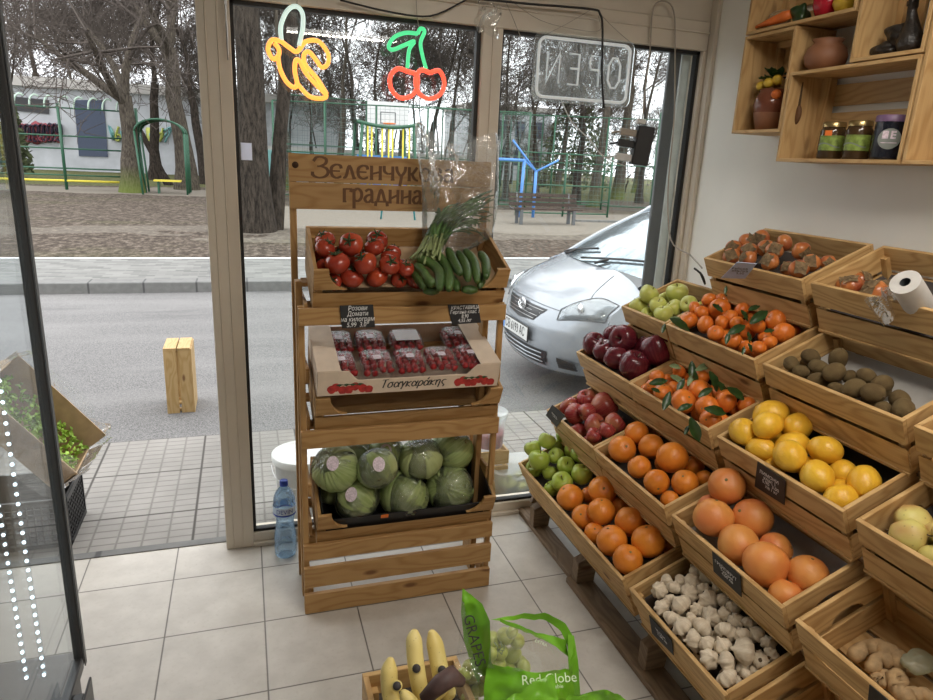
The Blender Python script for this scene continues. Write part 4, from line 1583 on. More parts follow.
rtag(3, [(758, 461), (786, 481), (785, 505), (755, 486)], 'ЛИМОНИ\nклас 1\n5,90  3,00\nлв / кг', 'black price tag with chalk writing on the lemon crate', .019)
rtag(2, [(712.5, 551), (741, 576), (742, 597), (714, 571)], 'ГРЕЙПФРУТ\nТурция\n4,60 лв', 'black price tag clipped on the grapefruit crate front', .018)
rtag(1, [(649.5, 615), (672, 640), (674, 655), (652.5, 633)], 'ЧЕСЪН\n12,00 лв', 'black price tag clipped on the garlic crate front', .018)
rtag(2, [(870, 684), (895, 705), (893, 725), (868, 705)], '', 'dark price tag at the lower front of the ginger crate', .018)
rtag(2, [(552.5, 404.5), (565, 415.5), (557, 427), (546, 415)], 'ябълка\n3.20 лв', 'small grey price tag on the pink apple crate corner', .016)
q0 = onfront(5, 737, 262, .004)
price_tag(onfront(5, 737, 262.5, .05), onfront(5, 757, 262.5, .004), onfront(5, 745, 279, .004), onfront(5, 721, 277, .05), 'Райска\nябълка\n5,60', 'pale blue paper price tag on the persimmon crate', .018, mat='paper_blue', ink='dark_grey')
# tags on the rack
fy = RY0 - .003


def ktag(pts, lines, label, size):
    price_tag(*[atY(x, y, fy) for x, y in pts], lines, label, size)


ktag([(339.5, 305.5), (373, 304.5), (375, 327), (342, 328.5)], 'Розови\nДомати\nна килограм\n5,99  3,0⁰', 'black price tag left on the top rack board below the tomatoes', .0215)
ktag([(447.5, 304.5), (478, 304), (481, 322.5), (452, 324.5)], 'КРАСТАВИЦА\nГергана клас 1\n8,90\n4,55 /кг', 'black price tag right on the top rack board below the cucumbers', .0175)

# roll of thin bags
p = at_plane(905, 282, V((ROWX[5], 0, ROWZ[5])) + SN * .075, SN)
p2 = at_plane(930, 322, V((ROWX[5], 0, ROWZ[5])) - SN * .085, SN)
e = empty('bag_roll', loc=p)
d = (p2 - p)
mb = MB().tube([V((0, 0, 0)), d], .036, 24, cap=False)
mb.tube([V((0, 0, 0)), d], .013, 20, cap=False)
ring = []
a1 = d.normalized().orthogonal().normalized()
a2 = d.normalized().cross(a1)
vs = [a1 * cos(2 * pi * k / 24) * .036 + a2 * sin(2 * pi * k / 24) * .036 for k in range(24)] + [a1 * cos(2 * pi * k / 24) * .013 + a2 * sin(2 * pi * k / 24) * .013 for k in range(24)]
mb.add(vs, [(k, (k + 1) % 24, (k + 1) % 24 + 24, k + 24) for k in range(24)], None, 0, False)
mb.build('rolled_film', 'roll_white', e)
MB().tube([d.normalized() * .001, d * .99], .0128, 20, cap=False).build('core', 'dark_grey', e)
mb = MB()
mb.grid(lambda a, b: V((-.012, .035, -.012)) + V((-.05 * b, .028 * b + .012 * sin(9 * b), -.03 * b)) + d.normalized() * (.01 + .13 * a + .02 * b), 6, 6)
mb.build('loose_end', 'bag_clear', e)
tag(e, 'white roll of thin plastic bags leaning in the topmost crate', 'bag roll')

# ginger roots
R.seed(21)


def onginger(x, y, n=-.12):
    return at_plane(773 + x / 5.83, 580 + y / 5.83, V((ROWX[2], 0, ROWZ[2])) + SN * n, SN)


def root(pts, rs, label):
    mb = MB()
    P = [onginger(*q) for q in pts]
    c = P[len(P) // 2]
    fine, fr = [], []
    for i in range(len(P) - 1):
        for k in range(5):
            t_ = k / 5
            fine.append(P[i].lerp(P[i + 1], t_) + V((R.gauss(0, .002), R.gauss(0, .002), 0)))
            fr.append((rs[i] * (1 - t_) + rs[i + 1] * t_) * (1 + .16 * sin(pi * t_)) * R.uniform(.93, 1.07))
    fine.append(P[-1])
    fr.append(rs[-1])
    fine = [fine[0] * 1.0 + (fine[0] - fine[1]).normalized() * fr[0] * .6] + fine + [fine[-1] + (fine[-1] - fine[-2]).normalized() * fr[-1] * .6]
    fr = [fr[0] * .45] + fr + [fr[-1] * .45]
    mb.tube(fine, fr, 12)
    return mb, c


def rootobj(chains, label):
    big = MB()
    c0 = None
    for pts, rs in chains:
        mb, c = root(pts, rs, label)
        c0 = c0 or c
        k = len(big.v)
        big.add([V(v) for v in mb.v], mb.f, mb.uv, 0, True)
    o = big.build('ginger_root', 'ginger', None, 0, c0)
    tag(o, label, 'ginger', 'ginger roots')


rootobj([([(465, 445, -.115), (530, 395, -.115), (620, 390, -.115), (700, 440, -.115), (775, 500, -.115), (850, 520, -.12)], [.017, .016, .018, .020, .019, .016]), ([(700, 455, -.115), (610, 465, -.11), (565, 515, -.11)], [.018, .016, .014])], 'large branching ginger root lying across the ginger crate')
rootobj([([(725, 540, -.12), (715, 610, -.118), (765, 675, -.118), (860, 665, -.118), (930, 675, -.118)], [.016, .019, .019, .014, .013]), ([(735, 585, -.11), (770, 600, -.11)], [.016, .013])], 'curved ginger root nearest the right edge of the ginger crate')
rootobj([([(600, 570, -.125), (645, 600, -.125)], [.015, .013]), ([(620, 580, -.125), (665, 545, -.125)], [.013, .012])], 'small knobbly ginger piece near the front panel of its crate')
pp = onginger(860, 480, -.10)
mb = MB()
R.seed(3)
mb.ball((0, 0, 0), .034, 18, 12, sc=(1.2, .8, .6), jit=.5)
o = mb.build('plastic_wrapper', 'bag_milky', None, 0)
o.location = pp
tag(o, 'crumpled clear plastic wrapper beside the ginger roots', 'wrapper')

# ================================================================== CUCUMBERS, SPRING ONIONS, BAG
R.seed(31)
TM = rack_mtx(1.259)
TN, TB = RN, RB
TO = V((.197, 2.09, 1.259))


def ontop(x, y, n, ox=400, oy=220, sc=7.775):
    return at_plane(ox + x / sc, oy + y / sc, TO + TN * n, TN)


def smooth_path(P, k=4):
    out = []
    for i in range(len(P) - 1):
        p0, p1, p2, p3 = P[max(i - 1, 0)], P[i], P[i + 1], P[min(i + 2, len(P) - 1)]
        for j in range(k):
            t_ = j / k
            out.append(.5 * ((2 * p1) + (p2 - p0) * t_ + (2 * p0 - 5 * p1 + 4 * p2 - p3) * t_ ** 2 + (3 * p1 - p0 - 3 * p2 + p3) * t_ ** 3))
    out.append(P[-1])
    return out


cuc = [([(135, 300), (235, 335), (305, 410), (305, 540)], .0), ([(120, 350), (175, 400), (225, 470), (270, 505)], -.01), ([(280, 250), (350, 350), (380, 440), (380, 545)], .0),
       ([(372, 225), (415, 325), (470, 420)], .012), ([(450, 250), (505, 350), (530, 470)], .004), ([(505, 235), (575, 330), (600, 480)], .0), ([(620, 255), (665, 330), (668, 450)], -.004),
       ([(180, 548), (300, 552)], -.045), ([(480, 540), (600, 545)], -.045), ([(108, 390), (145, 455), (195, 530)], -.03), ([(415, 440), (445, 545)], -.03), ([(640, 420), (620, 520)], -.04)]
its = []
for pts, n in cuc:
    P = smooth_path([ontop(x, y, n) for x, y in pts], 5)
    N = len(P)
    rr = .0165
    rs = [rr * (min(1, .35 + .65 * sin(pi * min(1, (i + .6) / 4) / 2)) if i < 4 else (min(1, .35 + .65 * sin(pi * min(1, (N - i - .4) / 4) / 2)) if i > N - 5 else 1)) for i in range(N)]
    mb = MB().tube(P, rs, 12)
    c = P[N // 2]
    o = mb.build('cucumber', 'cucumber_skin', None, 0, c)
    x, y = pts[len(pts) // 2]
    its.append((o, 400 + x / 7.775, 220 + y / 7.775))
relabel(its, 'dark green cucumber', 'top crate of the rack', 'cucumber', 'cucumbers beside the tomatoes')

base = ontop(215, 300, .0)
tipc = atY(482, 192, 2.33)
e = empty('spring_onion_bunch', loc=base)
stalk, lvs = MB(), MB()
for k in range(120):
    b0 = V((R.gauss(0, .018), R.gauss(0, .016), R.gauss(0, .012)))
    mid = atY(R.uniform(432, 452), R.uniform(222, 236), 2.27 + R.uniform(-.03, .03)) - base
    tx, ty = R.uniform(440, 494), 0
    ty = 206 - (tx - 440) * .32 + (R.random() ** 1.4) * 40 * min(1, max(.25, (tx - 436) / 40))
    tp = atY(tx, ty, 2.33 + R.uniform(-.05, .05)) - base
    P = smooth_path([b0, b0.lerp(mid, .6) + V((0, 0, .005)), mid, mid.lerp(tp, .6) + V((R.gauss(0, .008), 0, R.gauss(.006, .008))), tp + V((R.gauss(0, .012), 0, -R.uniform(0, .03)))], 3)
    N = len(P)
    cut = N // 4
    stalk.tube(P[:cut + 1], [.0045] * (cut + 1), 6)
    lvs.tube(P[cut:], [.0085 * (1 - .75 * i / (N - cut)) for i in range(N - cut)], 5, flat=.5)
stalk.build('white_stalks', 'onion_root', e)
lvs.build('green_leaves', 'spring_onion', e)
tag(e, 'bunch of green spring onions standing in a clear bag on the rack', 'spring onions')
# clear bag around them: an open flared sleeve
mb = MB()
lowc, topc = base + V((0, .0, -.01)), None
pl = [(424, 256), (421, 205), (419, 165), (417, 128)]
pr = [(452, 262), (490, 236), (499, 190), (500, 142)]
rings = []
for i in range(13):
    t_ = i / 12
    f_ = t_ * 3
    k = min(2, int(f_))
    u_ = f_ - k
    lx, ly = pl[k][0] * (1 - u_) + pl[k + 1][0] * u_, pl[k][1] * (1 - u_) + pl[k + 1][1] * u_
    rx, ry = pr[k][0] * (1 - u_) + pr[k + 1][0] * u_, pr[k][1] * (1 - u_) + pr[k + 1][1] * u_
    Lp, Rp = atY(lx, ly, 2.30), atY(rx, ry, 2.31)
    rings.append(((Lp + Rp) / 2, (Rp - Lp) / 2))


def fn(a, b):
    f_ = b * 12
    k = min(11, int(f_))
    u_ = f_ - k
    c = rings[k][0].lerp(rings[k + 1][0], u_)
    h = rings[k][1].lerp(rings[k + 1][1], u_)
    q = 2 * pi * a
    dep = .045 + .012 * sin(5 * b)
    cr = .010 * sin(q * 3 + b * 5) + .007 * sin(q * 7 - b * 9) + .006 * noise.noise(V((q * 2, b * 9, 3)))
    return c + h * cos(q) * (1 + cr * 3) + V((0, 1, 0)) * sin(q) * (dep + cr) + V((0, 0, 1)) * (.012 * sin(q * 2 + 1) * b * b + .02 * b * b * sin(3 * q))


mb.grid(fn, 60, 36)
o = mb.build('plastic_bag', 'bag_clear', None, 0, rings[4][0])
tag(o, 'clear plastic bag wrapped around the spring onions', 'bag')

# ================================================================== STRAWBERRY CARTON
R.seed(41)
ct = rad(15)
CB = V((0, cos(ct), sin(ct)))
CN = V((0, -sin(ct), cos(ct)))
cm = frame(V((.199, 2.083, .853)), (1, 0, 0), CB, CN)
ce = empty('fruit_carton', cm)
CW, CD, CH = .624, .30, .088
mb = MB()
mb.box(0, CW, 0, CD, -.004, 0)
mb.box(0, CW, CD - .004, CD, 0, CH)
for x0 in (0, CW - .004):
    mb.box(x0, x0 + .004, 0, CD, 0, CH)
# front with dip
pts = [(0, 0), (CW, 0), (CW, CH), (CW - .085, CH), (CW - .12, .052), (.13, .052), (.10, CH), (0, CH)]
mb.prism(pts, .004, 0, frame((0, .004, 0), (1, 0, 0), (0, 0, 1), (0, -1, 0)))
mb.build('carton_body', 'carton_face', ce, .001)
for x0, x1 in ((0, .075), (CW - .075, CW)):
    m2 = MB().box(x0, x1, 0, CD, CH + .0005, CH + .004)
    m2.build('carton_flap', 'carton_face', ce, .001)
lettering('Τσαγκαράκης', .205, .016, .032, .225, frame((0, -.0003, 0), (1, 0, 0), (0, 0, 1), (0, -1, 0)), ce, 'ink_black', 'carton_lettering', .42, .22)
for cx in (.105, .535):
    mb = MB()
    for k in range(7):
        x = cx + (k - 3) * .0205 + R.uniform(-.004, .004)
        z = .020 + .008 * sin(k * 1.9)
        r_ = .0165
        poly = [(x + r_ * cos(q) * (.95 if sin(q) > 0 else .8), z + r_ * sin(q) * (1 if sin(q) > 0 else 1.0)) for q in [2 * pi * i / 14 for i in range(14)]]
        poly = [(px_, max(.002, pz)) for px_, pz in poly]
        mb.prism(poly, .0003 + .0001 * k, 0, frame((0, -.0002, 0), (1, 0, 0), (0, 0, 1), (0, -1, 0)))
    mb.build('printed_strawberries', 'carton_red', ce)
    mb = MB()
    for k in range(4):
        x = cx + (k - 1.5) * .022
        mb.prism([(x - .012, .037), (x - .003, .033), (x, .030), (x + .004, .034), (x + .013, .038), (x, .041)], .0013, 0, frame((0, -.0002, 0), (1, 0, 0), (0, 0, 1), (0, -1, 0)))
    mb.build('printed_leaves', 'leaf_dark', ce)
tag(ce, 'printed strawberry carton with plastic punnets in the middle of the rack', 'carton')


def punnet(i, x0, y0, w, d_, rotz, label, lid=False):
    m = cm @ Matrix.Translation((x0, y0, .012)) @ Matrix.Rotation(rotz, 4, 'Z')
    e_ = empty('punnet', m)
    mb = MB()
    h = .078
    hw, hd = w / 2, d_ / 2

    def ring(s_, z, n=24):
        out = []
        for k in range(n):
            q = 2 * pi * k / n
            c_, s2 = cos(q), sin(q)
            out.append((hw * s_ * (abs(c_) ** .5) * (1 if c_ > 0 else -1), hd * s_ * (abs(s2) ** .5) * (1 if s2 > 0 else -1), z))
        return out
    lev = [(.86, 0), (.93, .04), (1.0, .048), (1.0, .052), (.93, .056), (.88, .072), (.80, h)]
    vs = [p_ for s_, z in lev for p_ in ring(s_, z)]
    fs = [(a * 24 + k, a * 24 + (k + 1) % 24, (a + 1) * 24 + (k + 1) % 24, (a + 1) * 24 + k) for a in range(len(lev) - 1) for k in range(24)]
    fs.append(tuple(range(6 * 24, 7 * 24)))
    mb.add(vs, fs)
    mb.build('clear_shell', 'punnet', e_)
    # ribs around the lid edge
    rb = MB()
    for k in range(0, 24):
        a_, b_ = ring(.955, .052)[k], ring(.87, .076)[k]
        rb.tube([a_, b_], .0016, 5)
    rb.tube([ring(.955, .052)[k % 24] for k in range(25)], .0016, 5, cap=False)
    rb.build('lid_ribs', 'punnet', e_)
    lb = MB()
    if lid:
        lb.box(-hw * .7, hw * .7, -hd * .6, hd * .6, h + .0005, h + .0012)
    else:
        lb.box(-.013, .013, -.011, .013, h + .0005, h + .0012)
    lb.build('paper_label', 'paper_white' if lid else 'label_sticker', e_)
    tag(e_, label, 'punnet', 'strawberry punnets in the carton')
    return e_, hw, hd


PN = [(.085, .075, .10, .125, 0), (.205, .075, .112, .13, 0), (.318, .075, .105, .125, 0), (.430, .078, .112, .13, 0), (.538, .082, .10, .13, 0),
      (.095, .215, .10, .12, 0), (.205, .215, .11, .12, 0), (.335, .215, .125, .12, 0), (.530, .22, .12, .12, 0)]
nm = ['front left corner', 'second from left in front', 'middle of the front row', 'second from right in front', 'front right corner', 'back left', 'second from left at back', 'with a white paper lid, back middle', 'back right']
BR = []
for i, (x, y, w, d_, rz) in enumerate(PN):
    e_, hw, hd = punnet(i, x, y, w, d_, rz, 'clear strawberry punnet, ' + nm[i], i == 7)
    cnt = 0
    for r_ in range(5):
        for c_ in range(4):
            px_, py_ = (c_ - 1.5) * hw * .46, (r_ - 2) * hd * .40
            pos = e_.matrix_basis @ V((px_ + R.uniform(-.003, .003), py_ + R.uniform(-.003, .003), .054 + R.uniform(-.004, .004)))
            BR.append((put('berry', pos, .0155, .0155, V((R.gauss(0, 1), R.gauss(0, 1), R.gauss(0, 1)))), i))
for o, i in BR:
    tag(o, 'red strawberry in the clear punnet, ' + nm[i], 'strawberry', 'strawberries in the punnet, ' + nm[i])

# ================================================================== WATER BOTTLE
bb = atZ(286, 554, 0)
be = empty('water_bottle', loc=(bb.x, bb.y, 0))
prof = [(.030, .002), (.040, .004), (.0445, .014), (.0445, .055), (.0425, .062), (.0445, .07), (.0435, .10), (.037, .135), (.0355, .155), (.038, .178), (.0445, .195), (.0455, .20), (.0455, .235), (.0445, .24), (.044, .250), (.0415, .268), (.032, .290), (.018, .308), (.0145, .314), (.0145, .322)]
mb = MB().lathe(prof, 28)
mb.add([V((.03 * cos(2 * pi * k / 28), .03 * sin(2 * pi * k / 28), .002)) for k in range(28)], [tuple(range(28))])
mb.build('bottle_body', 'water_bottle', be)
MB().lathe([(.0462, .203), (.0462, .232)], 28).build('bottle_label', 'water_label', be)
MB().lathe([(.0462, .196), (.0462, .203)], 28).build('label_band', 'water_cap', be)
MB().lathe([(.0455, .196), (.0455, .1955)], 28)
MB().lathe([(.0165, .316), (.0165, .334), (.0155, .337), (1e-3, .337)], 20).build('bottle_cap', 'water_cap', be)
vd = V((-bb.x, -bb.y, 0)).normalized()
xx = V((0, 0, 1)).cross(vd)
text_obj('label_lettering', 'DEVIN', .026, 'water_cap', frame(vd * .0468 + V((0, 0, .2165)), xx, (0, 0, 1), vd), be, extrude=.0002, sx=.95, bend=.0468)
tag(be, 'blue plastic water bottle on the floor left of the rack', 'bottle')

# ================================================================== NEON SIGNS, CABLES
R.seed(51)


def neon(parent, name, pts, ox, oy, sc, Y, r, mat, closed=False):
    P = [atY(ox + x / sc, oy + y / sc, Y) for x, y in pts]
    c = V(parent.location)
    P = smooth_path(P, 5)
    return MB().tube([q - c for q in P], r, 8).build(name, mat, parent)


YN = 2.60
c0 = atY(298, 60, YN)
e = empty('banana_neon_sign', loc=c0)
neon(e, 'pale_tube', [(215, 140), (213, 90), (235, 38), (265, 22), (288, 45), (290, 95), (277, 160)], 220, 0, 3.5, YN, .0078, 'neon_pale')
neon(e, 'orange_tube', [(215, 145), (182, 140), (168, 172), (185, 206), (204, 195), (206, 172), (190, 150)], 220, 0, 3.5, YN, .0078, 'neon_orange')
neon(e, 'orange_tube', [(203, 195), (210, 240), (232, 285), (258, 306), (270, 292), (262, 250), (265, 212), (280, 215), (300, 255), (340, 300), (372, 335), (350, 345), (310, 335), (270, 292)], 220, 0, 3.5, YN - .004, .0078, 'neon_orange')
neon(e, 'orange_tube', [(215, 145), (245, 168), (270, 180), (300, 146), (345, 145), (378, 188), (376, 225), (355, 235), (338, 212), (312, 182), (294, 192), (300, 228), (340, 275), (374, 330)], 220, 0, 3.5, YN + .004, .0078, 'neon_orange')
tag(e, 'glowing orange neon banana hanging in the window', 'neon sign')
c0 = atY(417, 62, YN)
e = empty('cherry_neon_sign', loc=c0)
neon(e, 'red_tube', [(655, 250), (622, 240), (596, 268), (600, 312), (630, 342), (668, 336), (690, 305), (688, 262), (655, 250)], 220, 0, 3.5, YN, .0082, 'neon_red')
neon(e, 'red_tube', [(735, 255), (702, 246), (684, 282), (698, 328), (735, 346), (772, 328), (785, 288), (768, 248), (735, 255)], 220, 0, 3.5, YN - .006, .0082, 'neon_red')
neon(e, 'green_tube', [(692, 118), (650, 115), (610, 130), (590, 162), (605, 174), (645, 158), (680, 145), (662, 175), (656, 238)], 220, 0, 3.5, YN, .0072, 'neon_green')
neon(e, 'green_tube', [(692, 118), (702, 100), (716, 110), (702, 150), (710, 200), (722, 242)], 220, 0, 3.5, YN, .0072, 'neon_green')
tag(e, 'glowing red and green neon cherries hanging in the window', 'neon sign')


def cable(name, pts, r, mat, label, cat='cable', group=None):
    P = smooth_path([V(p) for p in pts], 5)
    c = P[len(P) // 2]
    o = MB().tube(P, r, 6).build(name, mat, None, 0, c)
    tag(o, label, cat, group)
    return o


cY = lambda x, y, Y=2.60: atY(x, y, Y)
# open sign
c0 = atY(584, 71, 2.585)
e = empty('open_sign', loc=c0)
q = [atY(536, 34, 2.585), atY(634, 45, 2.585), atY(629, 107, 2.585), atY(529, 98, 2.585)]
W_, H_ = .415, .235


def rrect(w, h, r_, n=5):
    out = []
    for cx, cy, a0 in ((w - r_, h - r_, 0), (-w + r_, h - r_, 90), (-w + r_, -h + r_, 180), (w - r_, -h + r_, 270)):
        for k in range(n + 1):
            a_ = rad(a0 + 90 * k / n)
            out.append((cx + r_ * cos(a_), cy + r_ * sin(a_)))
    return out


mb = MB().prism(rrect(W_ / 2 + .012, H_ / 2 + .008, .03), .004, 0, frame((0, .006, 0), (1, 0, 0), (0, 0, 1), (0, -1, 0)))
mb.build('acrylic_plate', 'acrylic', e)
rr_ = rrect(W_ / 2 - .008, H_ / 2 - .010, .028)
MB().tube([V((x, 0, z)) for x, z in rr_ + [rr_[0], rr_[1]]], .0062, 8, cap=False).build('rim_tube', 'unlit_tube_glow', e)
# letters as tubes, readable from the street
ls = {'O': [[(-.5, .5), (-.2, 1), (.2, 1), (.5, .5), (.5, -.5), (.2, -1), (-.2, -1), (-.5, -.5), (-.5, .5)]], 'P': [[(-.4, -1), (-.4, 1), (.3, 1), (.45, .55), (.3, .1), (-.4, .1)]],
      'E': [[(.45, 1), (-.4, 1), (-.4, -1), (.45, -1)], [(-.4, .05), (.3, .05)]], 'N': [[(-.5, -1), (-.5, 1), (.5, -1), (.5, 1)]]}
for k, ch in enumerate('OPEN'):
    mb = MB()
    cx = .135 - .09 * k
    for st_ in ls[ch]:
        mb.tube([V((cx - x * .052, 0, z * .056 + .002)) for x, z in st_], .0042, 6)
    mb.build('letter_tube', 'unlit_tube_glow', e)
tag(e, 'clear OPEN sign seen from behind, hanging in the right window', 'sign')

cable('sign_cable', [cY(470, -2, 2.6), cY(530, 4, 2.59), cY(590, 9, 2.58), cY(600, 14, 2.57), cY(602.5, 30, 2.565), cY(602, 80, 2.565), cY(604, 108, 2.565)], .0045, 'cable_black', 'thick black cable hanging in front of the OPEN sign')
cable('hanging_cable', [cY(642, 127), cY(645, 90), cY(650, 50), cY(653, 10), cY(663, 1), cY(674, 12), cY(675, 60), cY(674, 120), cY(668, 190), cY(671, 240, 2.56), cY(690, 255, 2.4), atY(702, 268, 2.12)], .0032, 'cable_beige', 'looping beige cable beside the right window edge down to the crates')
cable('thin_white_cable', [cY(561, 100, 2.62), cY(572, 122, 2.62), cY(590, 140, 2.62), cY(603, 156, 2.62), cY(625, 166, 2.61)], .0025, 'white_plastic', 'thin white cable from the OPEN sign to the plug box')
cable('ceiling_cable', [cY(340, 0), cY(390, 12), cY(430, 16), cY(462, 2), cY(480, -8)], .0035, 'cable_black', 'black cable drooping along the window header')
cable('hanging_wire', [cY(416, -5), cY(417, 15), cY(419, 28)], .0015, 'cable_beige', 'thin wire holding the neon cherries')
cable('hanging_wire', [cY(297, -8), cY(297, 5)], .0015, 'cable_beige', 'short wire holding the neon banana')
cable('hanging_wire', [cY(592, 9), cY(570, 22), cY(547, 34)], .0013, 'cable_beige', 'thin wire holding the left side of the OPEN sign')
cable('hanging_wire', [cY(600, 14), cY(614, 28), cY(630, 42)], .0013, 'cable_beige', 'thin wire holding the right side of the OPEN sign')
cable('loose_wire', [cY(505, -4), cY(540, 20), cY(580, 30), cY(600, 30), cY(598, 15)], .0013, 'cable_beige', 'loose thin wire looping on the header above the OPEN sign')
cable('loose_wire', [cY(505, 0), cY(513, 18), cY(521, 38)], .0013, 'cable_beige', 'short loose wire at the top left of the right window')
cable('bead_chain', [cY(226, -5, 2.61), cY(226, 25, 2.61), cY(228, 60, 2.61), cY(227, 30, 2.605), cY(224, -5, 2.605)], .0022, 'steel', 'thin bead chain hanging on the window post', 'chain')
cable('hanging_wire', [atY(694, 268, 2.10), atY(702, 275, 2.08), atY(705, 284, 2.08), atY(700, 272, 2.1)], .004, 'cable_black', 'black knotted wire hooked on the persimmon crate corner')
# adapter box
pa = atY(641, 146, 2.57)
e = empty('power_adapter', frame(pa, V((.95, -.28, -.10)).normalized(), V((.28, .96, 0)).normalized(), V((.95, -.28, -.10)).normalized().cross(V((.28, .96, 0)).normalized())))
MB().box(-.032, .038, -.03, .03, -.078, .078).build('socket_block', 'black_plastic', e, .004)
for z, m_ in ((.045, 'cable_beige'), (0, 'black_plastic'), (-.055, 'white_plastic')):
    MB().box(-.10, -.032, -.015, .015, z - .014, z + .014).tube([(-.10, 0, z), (-.135, 0, z - .012)], .005, 6).build('plug', m_, e, .003)
MB().box(-.04, -.005, -.02, .02, .085, .105).build('plug', 'white_plastic', e, .003)
tag(e, 'black socket block with plugs hanging in the right window', 'power strip')
# clear junction bundle at the mullion top
e = empty('clear_film_scrap', loc=atY(488, 18, 2.61))
mb = MB()
mb.grid(lambda a, b: V((-.045 + .09 * a + .01 * sin(7 * b), .012 * sin(8 * a + 5 * b), .06 - .12 * b + .012 * sin(6 * a))), 14, 14)
mb.build('film', 'bag_clear', e)
tag(e, 'scrap of clear film taped at the top of the window post', 'film')
# white paper sticker on the glass
o = MB().box(-.019, .019, -.0006, 0, -.030, .030).build('window_sticker', 'paper_sticker')
o.location = atY(246.5, 151.5, YF + .0115)
tag(o, 'small white paper sticker on the left window pane', 'sticker')

# ================================================================== WALL SHELF OF CRATES
SX = 1.752


def shelf_crate(y_far, y_near, z0, z1, label, vertical=False):
    D_ = XW - .004 - SX
    e_ = empty('wall_crate', loc=(SX, y_near, z0))
    L_, H2 = y_far - y_near, z1 - z0
    t_ = .011
    MB().box(0, D_, 0, L_, 0, t_).build('bottom_board', 'wood_shelf', e_, .001)
    MB().box(0, D_, 0, L_, H2 - t_, H2).build('top_board', 'wood_shelf', e_, .001)
    MB().box(0, D_, 0, t_, t_, H2 - t_).build('side_board', 'wood_shelf', e_, .001)
    MB().box(0, D_, L_ - t_, L_, t_, H2 - t_).build('side_board', 'wood_shelf', e_, .001)
    if vertical:
        n = 3
        w = (L_ - .02) / n
        for k in range(n):
            MB().box(D_ - .012, D_, k * w + .010, k * w + w - .004, t_, H2 - t_, 0, None, 2).build('back_slat', 'wood_shelf', e_)
        MB().box(D_ - .034, D_ - .013, .012, .034, t_, H2 - t_).build('corner_post', 'wood_shelf', e_)
        MB().box(D_ - .034, D_ - .013, L_ - .034, L_ - .012, t_, H2 - t_).build('corner_post', 'wood_shelf', e_)
        MB().box(D_ - .045, D_ - .013, .035, L_ - .035, H2 - .033, H2 - t_).build('cross_batten', 'wood_shelf', e_)
    else:
        n = 3
        w = (H2 - .02) / n
        for k in range(n):
            MB().box(D_ - .012, D_, t_, L_ - t_, k * w + .010, k * w + w - .012, 0, None, 1).build('back_slat', 'wood_shelf', e_)
        MB().box(D_ - .04, D_ - .013, L_ - .05, L_ - .012, t_, H2 - t_).build('corner_post', 'wood_shelf', e_)
        MB().box(D_ - .04, D_ - .013, .012, .04, t_, H2 - t_).build('corner_post', 'wood_shelf', e_)
    tag(e_, label, 'shelf', 'pine crates mounted on the wall as shelves')
    return e_


shelf_crate(2.209, 1.962, 1.749, 2.083, 'upright wall crate holding the glazed pot with small lemons', True)
shelf_crate(1.958, 1.482, 1.652, 1.938, 'wide wall crate with the row of jars')
shelf_crate(2.209, 1.734, 2.087, 2.372, 'upper wall crate with toy vegetables cut by the photo top')
shelf_crate(1.722, 1.482, 1.942, 2.417, 'tall wall crate with dark dried gourds', True)
shelf_crate(1.476, 1.236, 1.652, 2.127, 'tall empty wall crate at the right edge', True)
shelf_crate(1.476, 1.000, 2.131, 2.417, 'high wall crate mostly outside the frame at the right edge')


def shelfpt(x, y, d=.06):
    return atX(x, y, SX + d)


# glazed pot with lemons
def pot(name, px, py, zb, prof, mats, label, cat, d=.075):
    p = shelfpt(px, py, d)
    e_ = empty(name, loc=(p.x, p.y, zb))
    return e_


p = shelfpt(767, 128, .07)
pe = empty('glazed_pot', loc=(p.x, p.y, 1.7615))
MB().lathe([(1e-3, 0), (.040, 0), (.052, .045), (.055, .060)], 24).build('clay_base', 'clay', pe)
MB().lathe([(.055, .060), (.060, .085), (.055, .115), (.045, .128), (.046, .140), (.042, .140), (.040, .11), (1e-3, .10)], 24).build('glazed_collar', 'clay_glaze', pe)
tag(pe, 'glazed brown clay pot with decorative lemons in the left wall crate', 'pot')
R.seed(8)
fr_ = empty('lemon_sprig', loc=(p.x, p.y, 1.875))
for k, (dx, dy, dz, m_) in enumerate([(-.03, .030, .038, 'pepper_yellow'), (-.035, -.012, .045, 'pepper_yellow'), (-.02, -.035, .055, 'pepper_yellow'), (-.025, -.048, .005, 'neon_orange' if False else 'carrot'), (.02, .01, .05, 'pepper_yellow')]):
    MB().ball((dx, dy, dz), .017, 12, 9, sc=(1, 1.1, .95)).build('small_fruit', m_, fr_)
for k in range(14):
    q_ = R.uniform(0, 6.28)
    d_ = V((cos(q_) * .8 - .3, sin(q_), R.uniform(.2, 1.1)))
    lo = leaf_obj(V((cos(q_) * .03, sin(q_) * .035, .05 + R.uniform(0, .035))), d_, (R.uniform(-.5, .5), 0, 1), .05, .026, 'leaf_dark')
    lo.parent = fr_
tag(fr_, 'sprig of small artificial lemons with dark leaves in the glazed pot', 'decoration')
# round clay pot
p = shelfpt(826, 55, .07)
pe = MB().lathe([(1e-3, 0), (.035, 0), (.060, .022), (.066, .045), (.058, .070), (.040, .086), (.048, .097), (.043, .097), (.036, .086), (1e-3, .07)], 28).build('clay_pot', 'clay')
pe.location = (p.x, p.y, 1.9385)
tag(pe, 'round unglazed clay pot standing in the open gap of the wall shelf', 'pot')
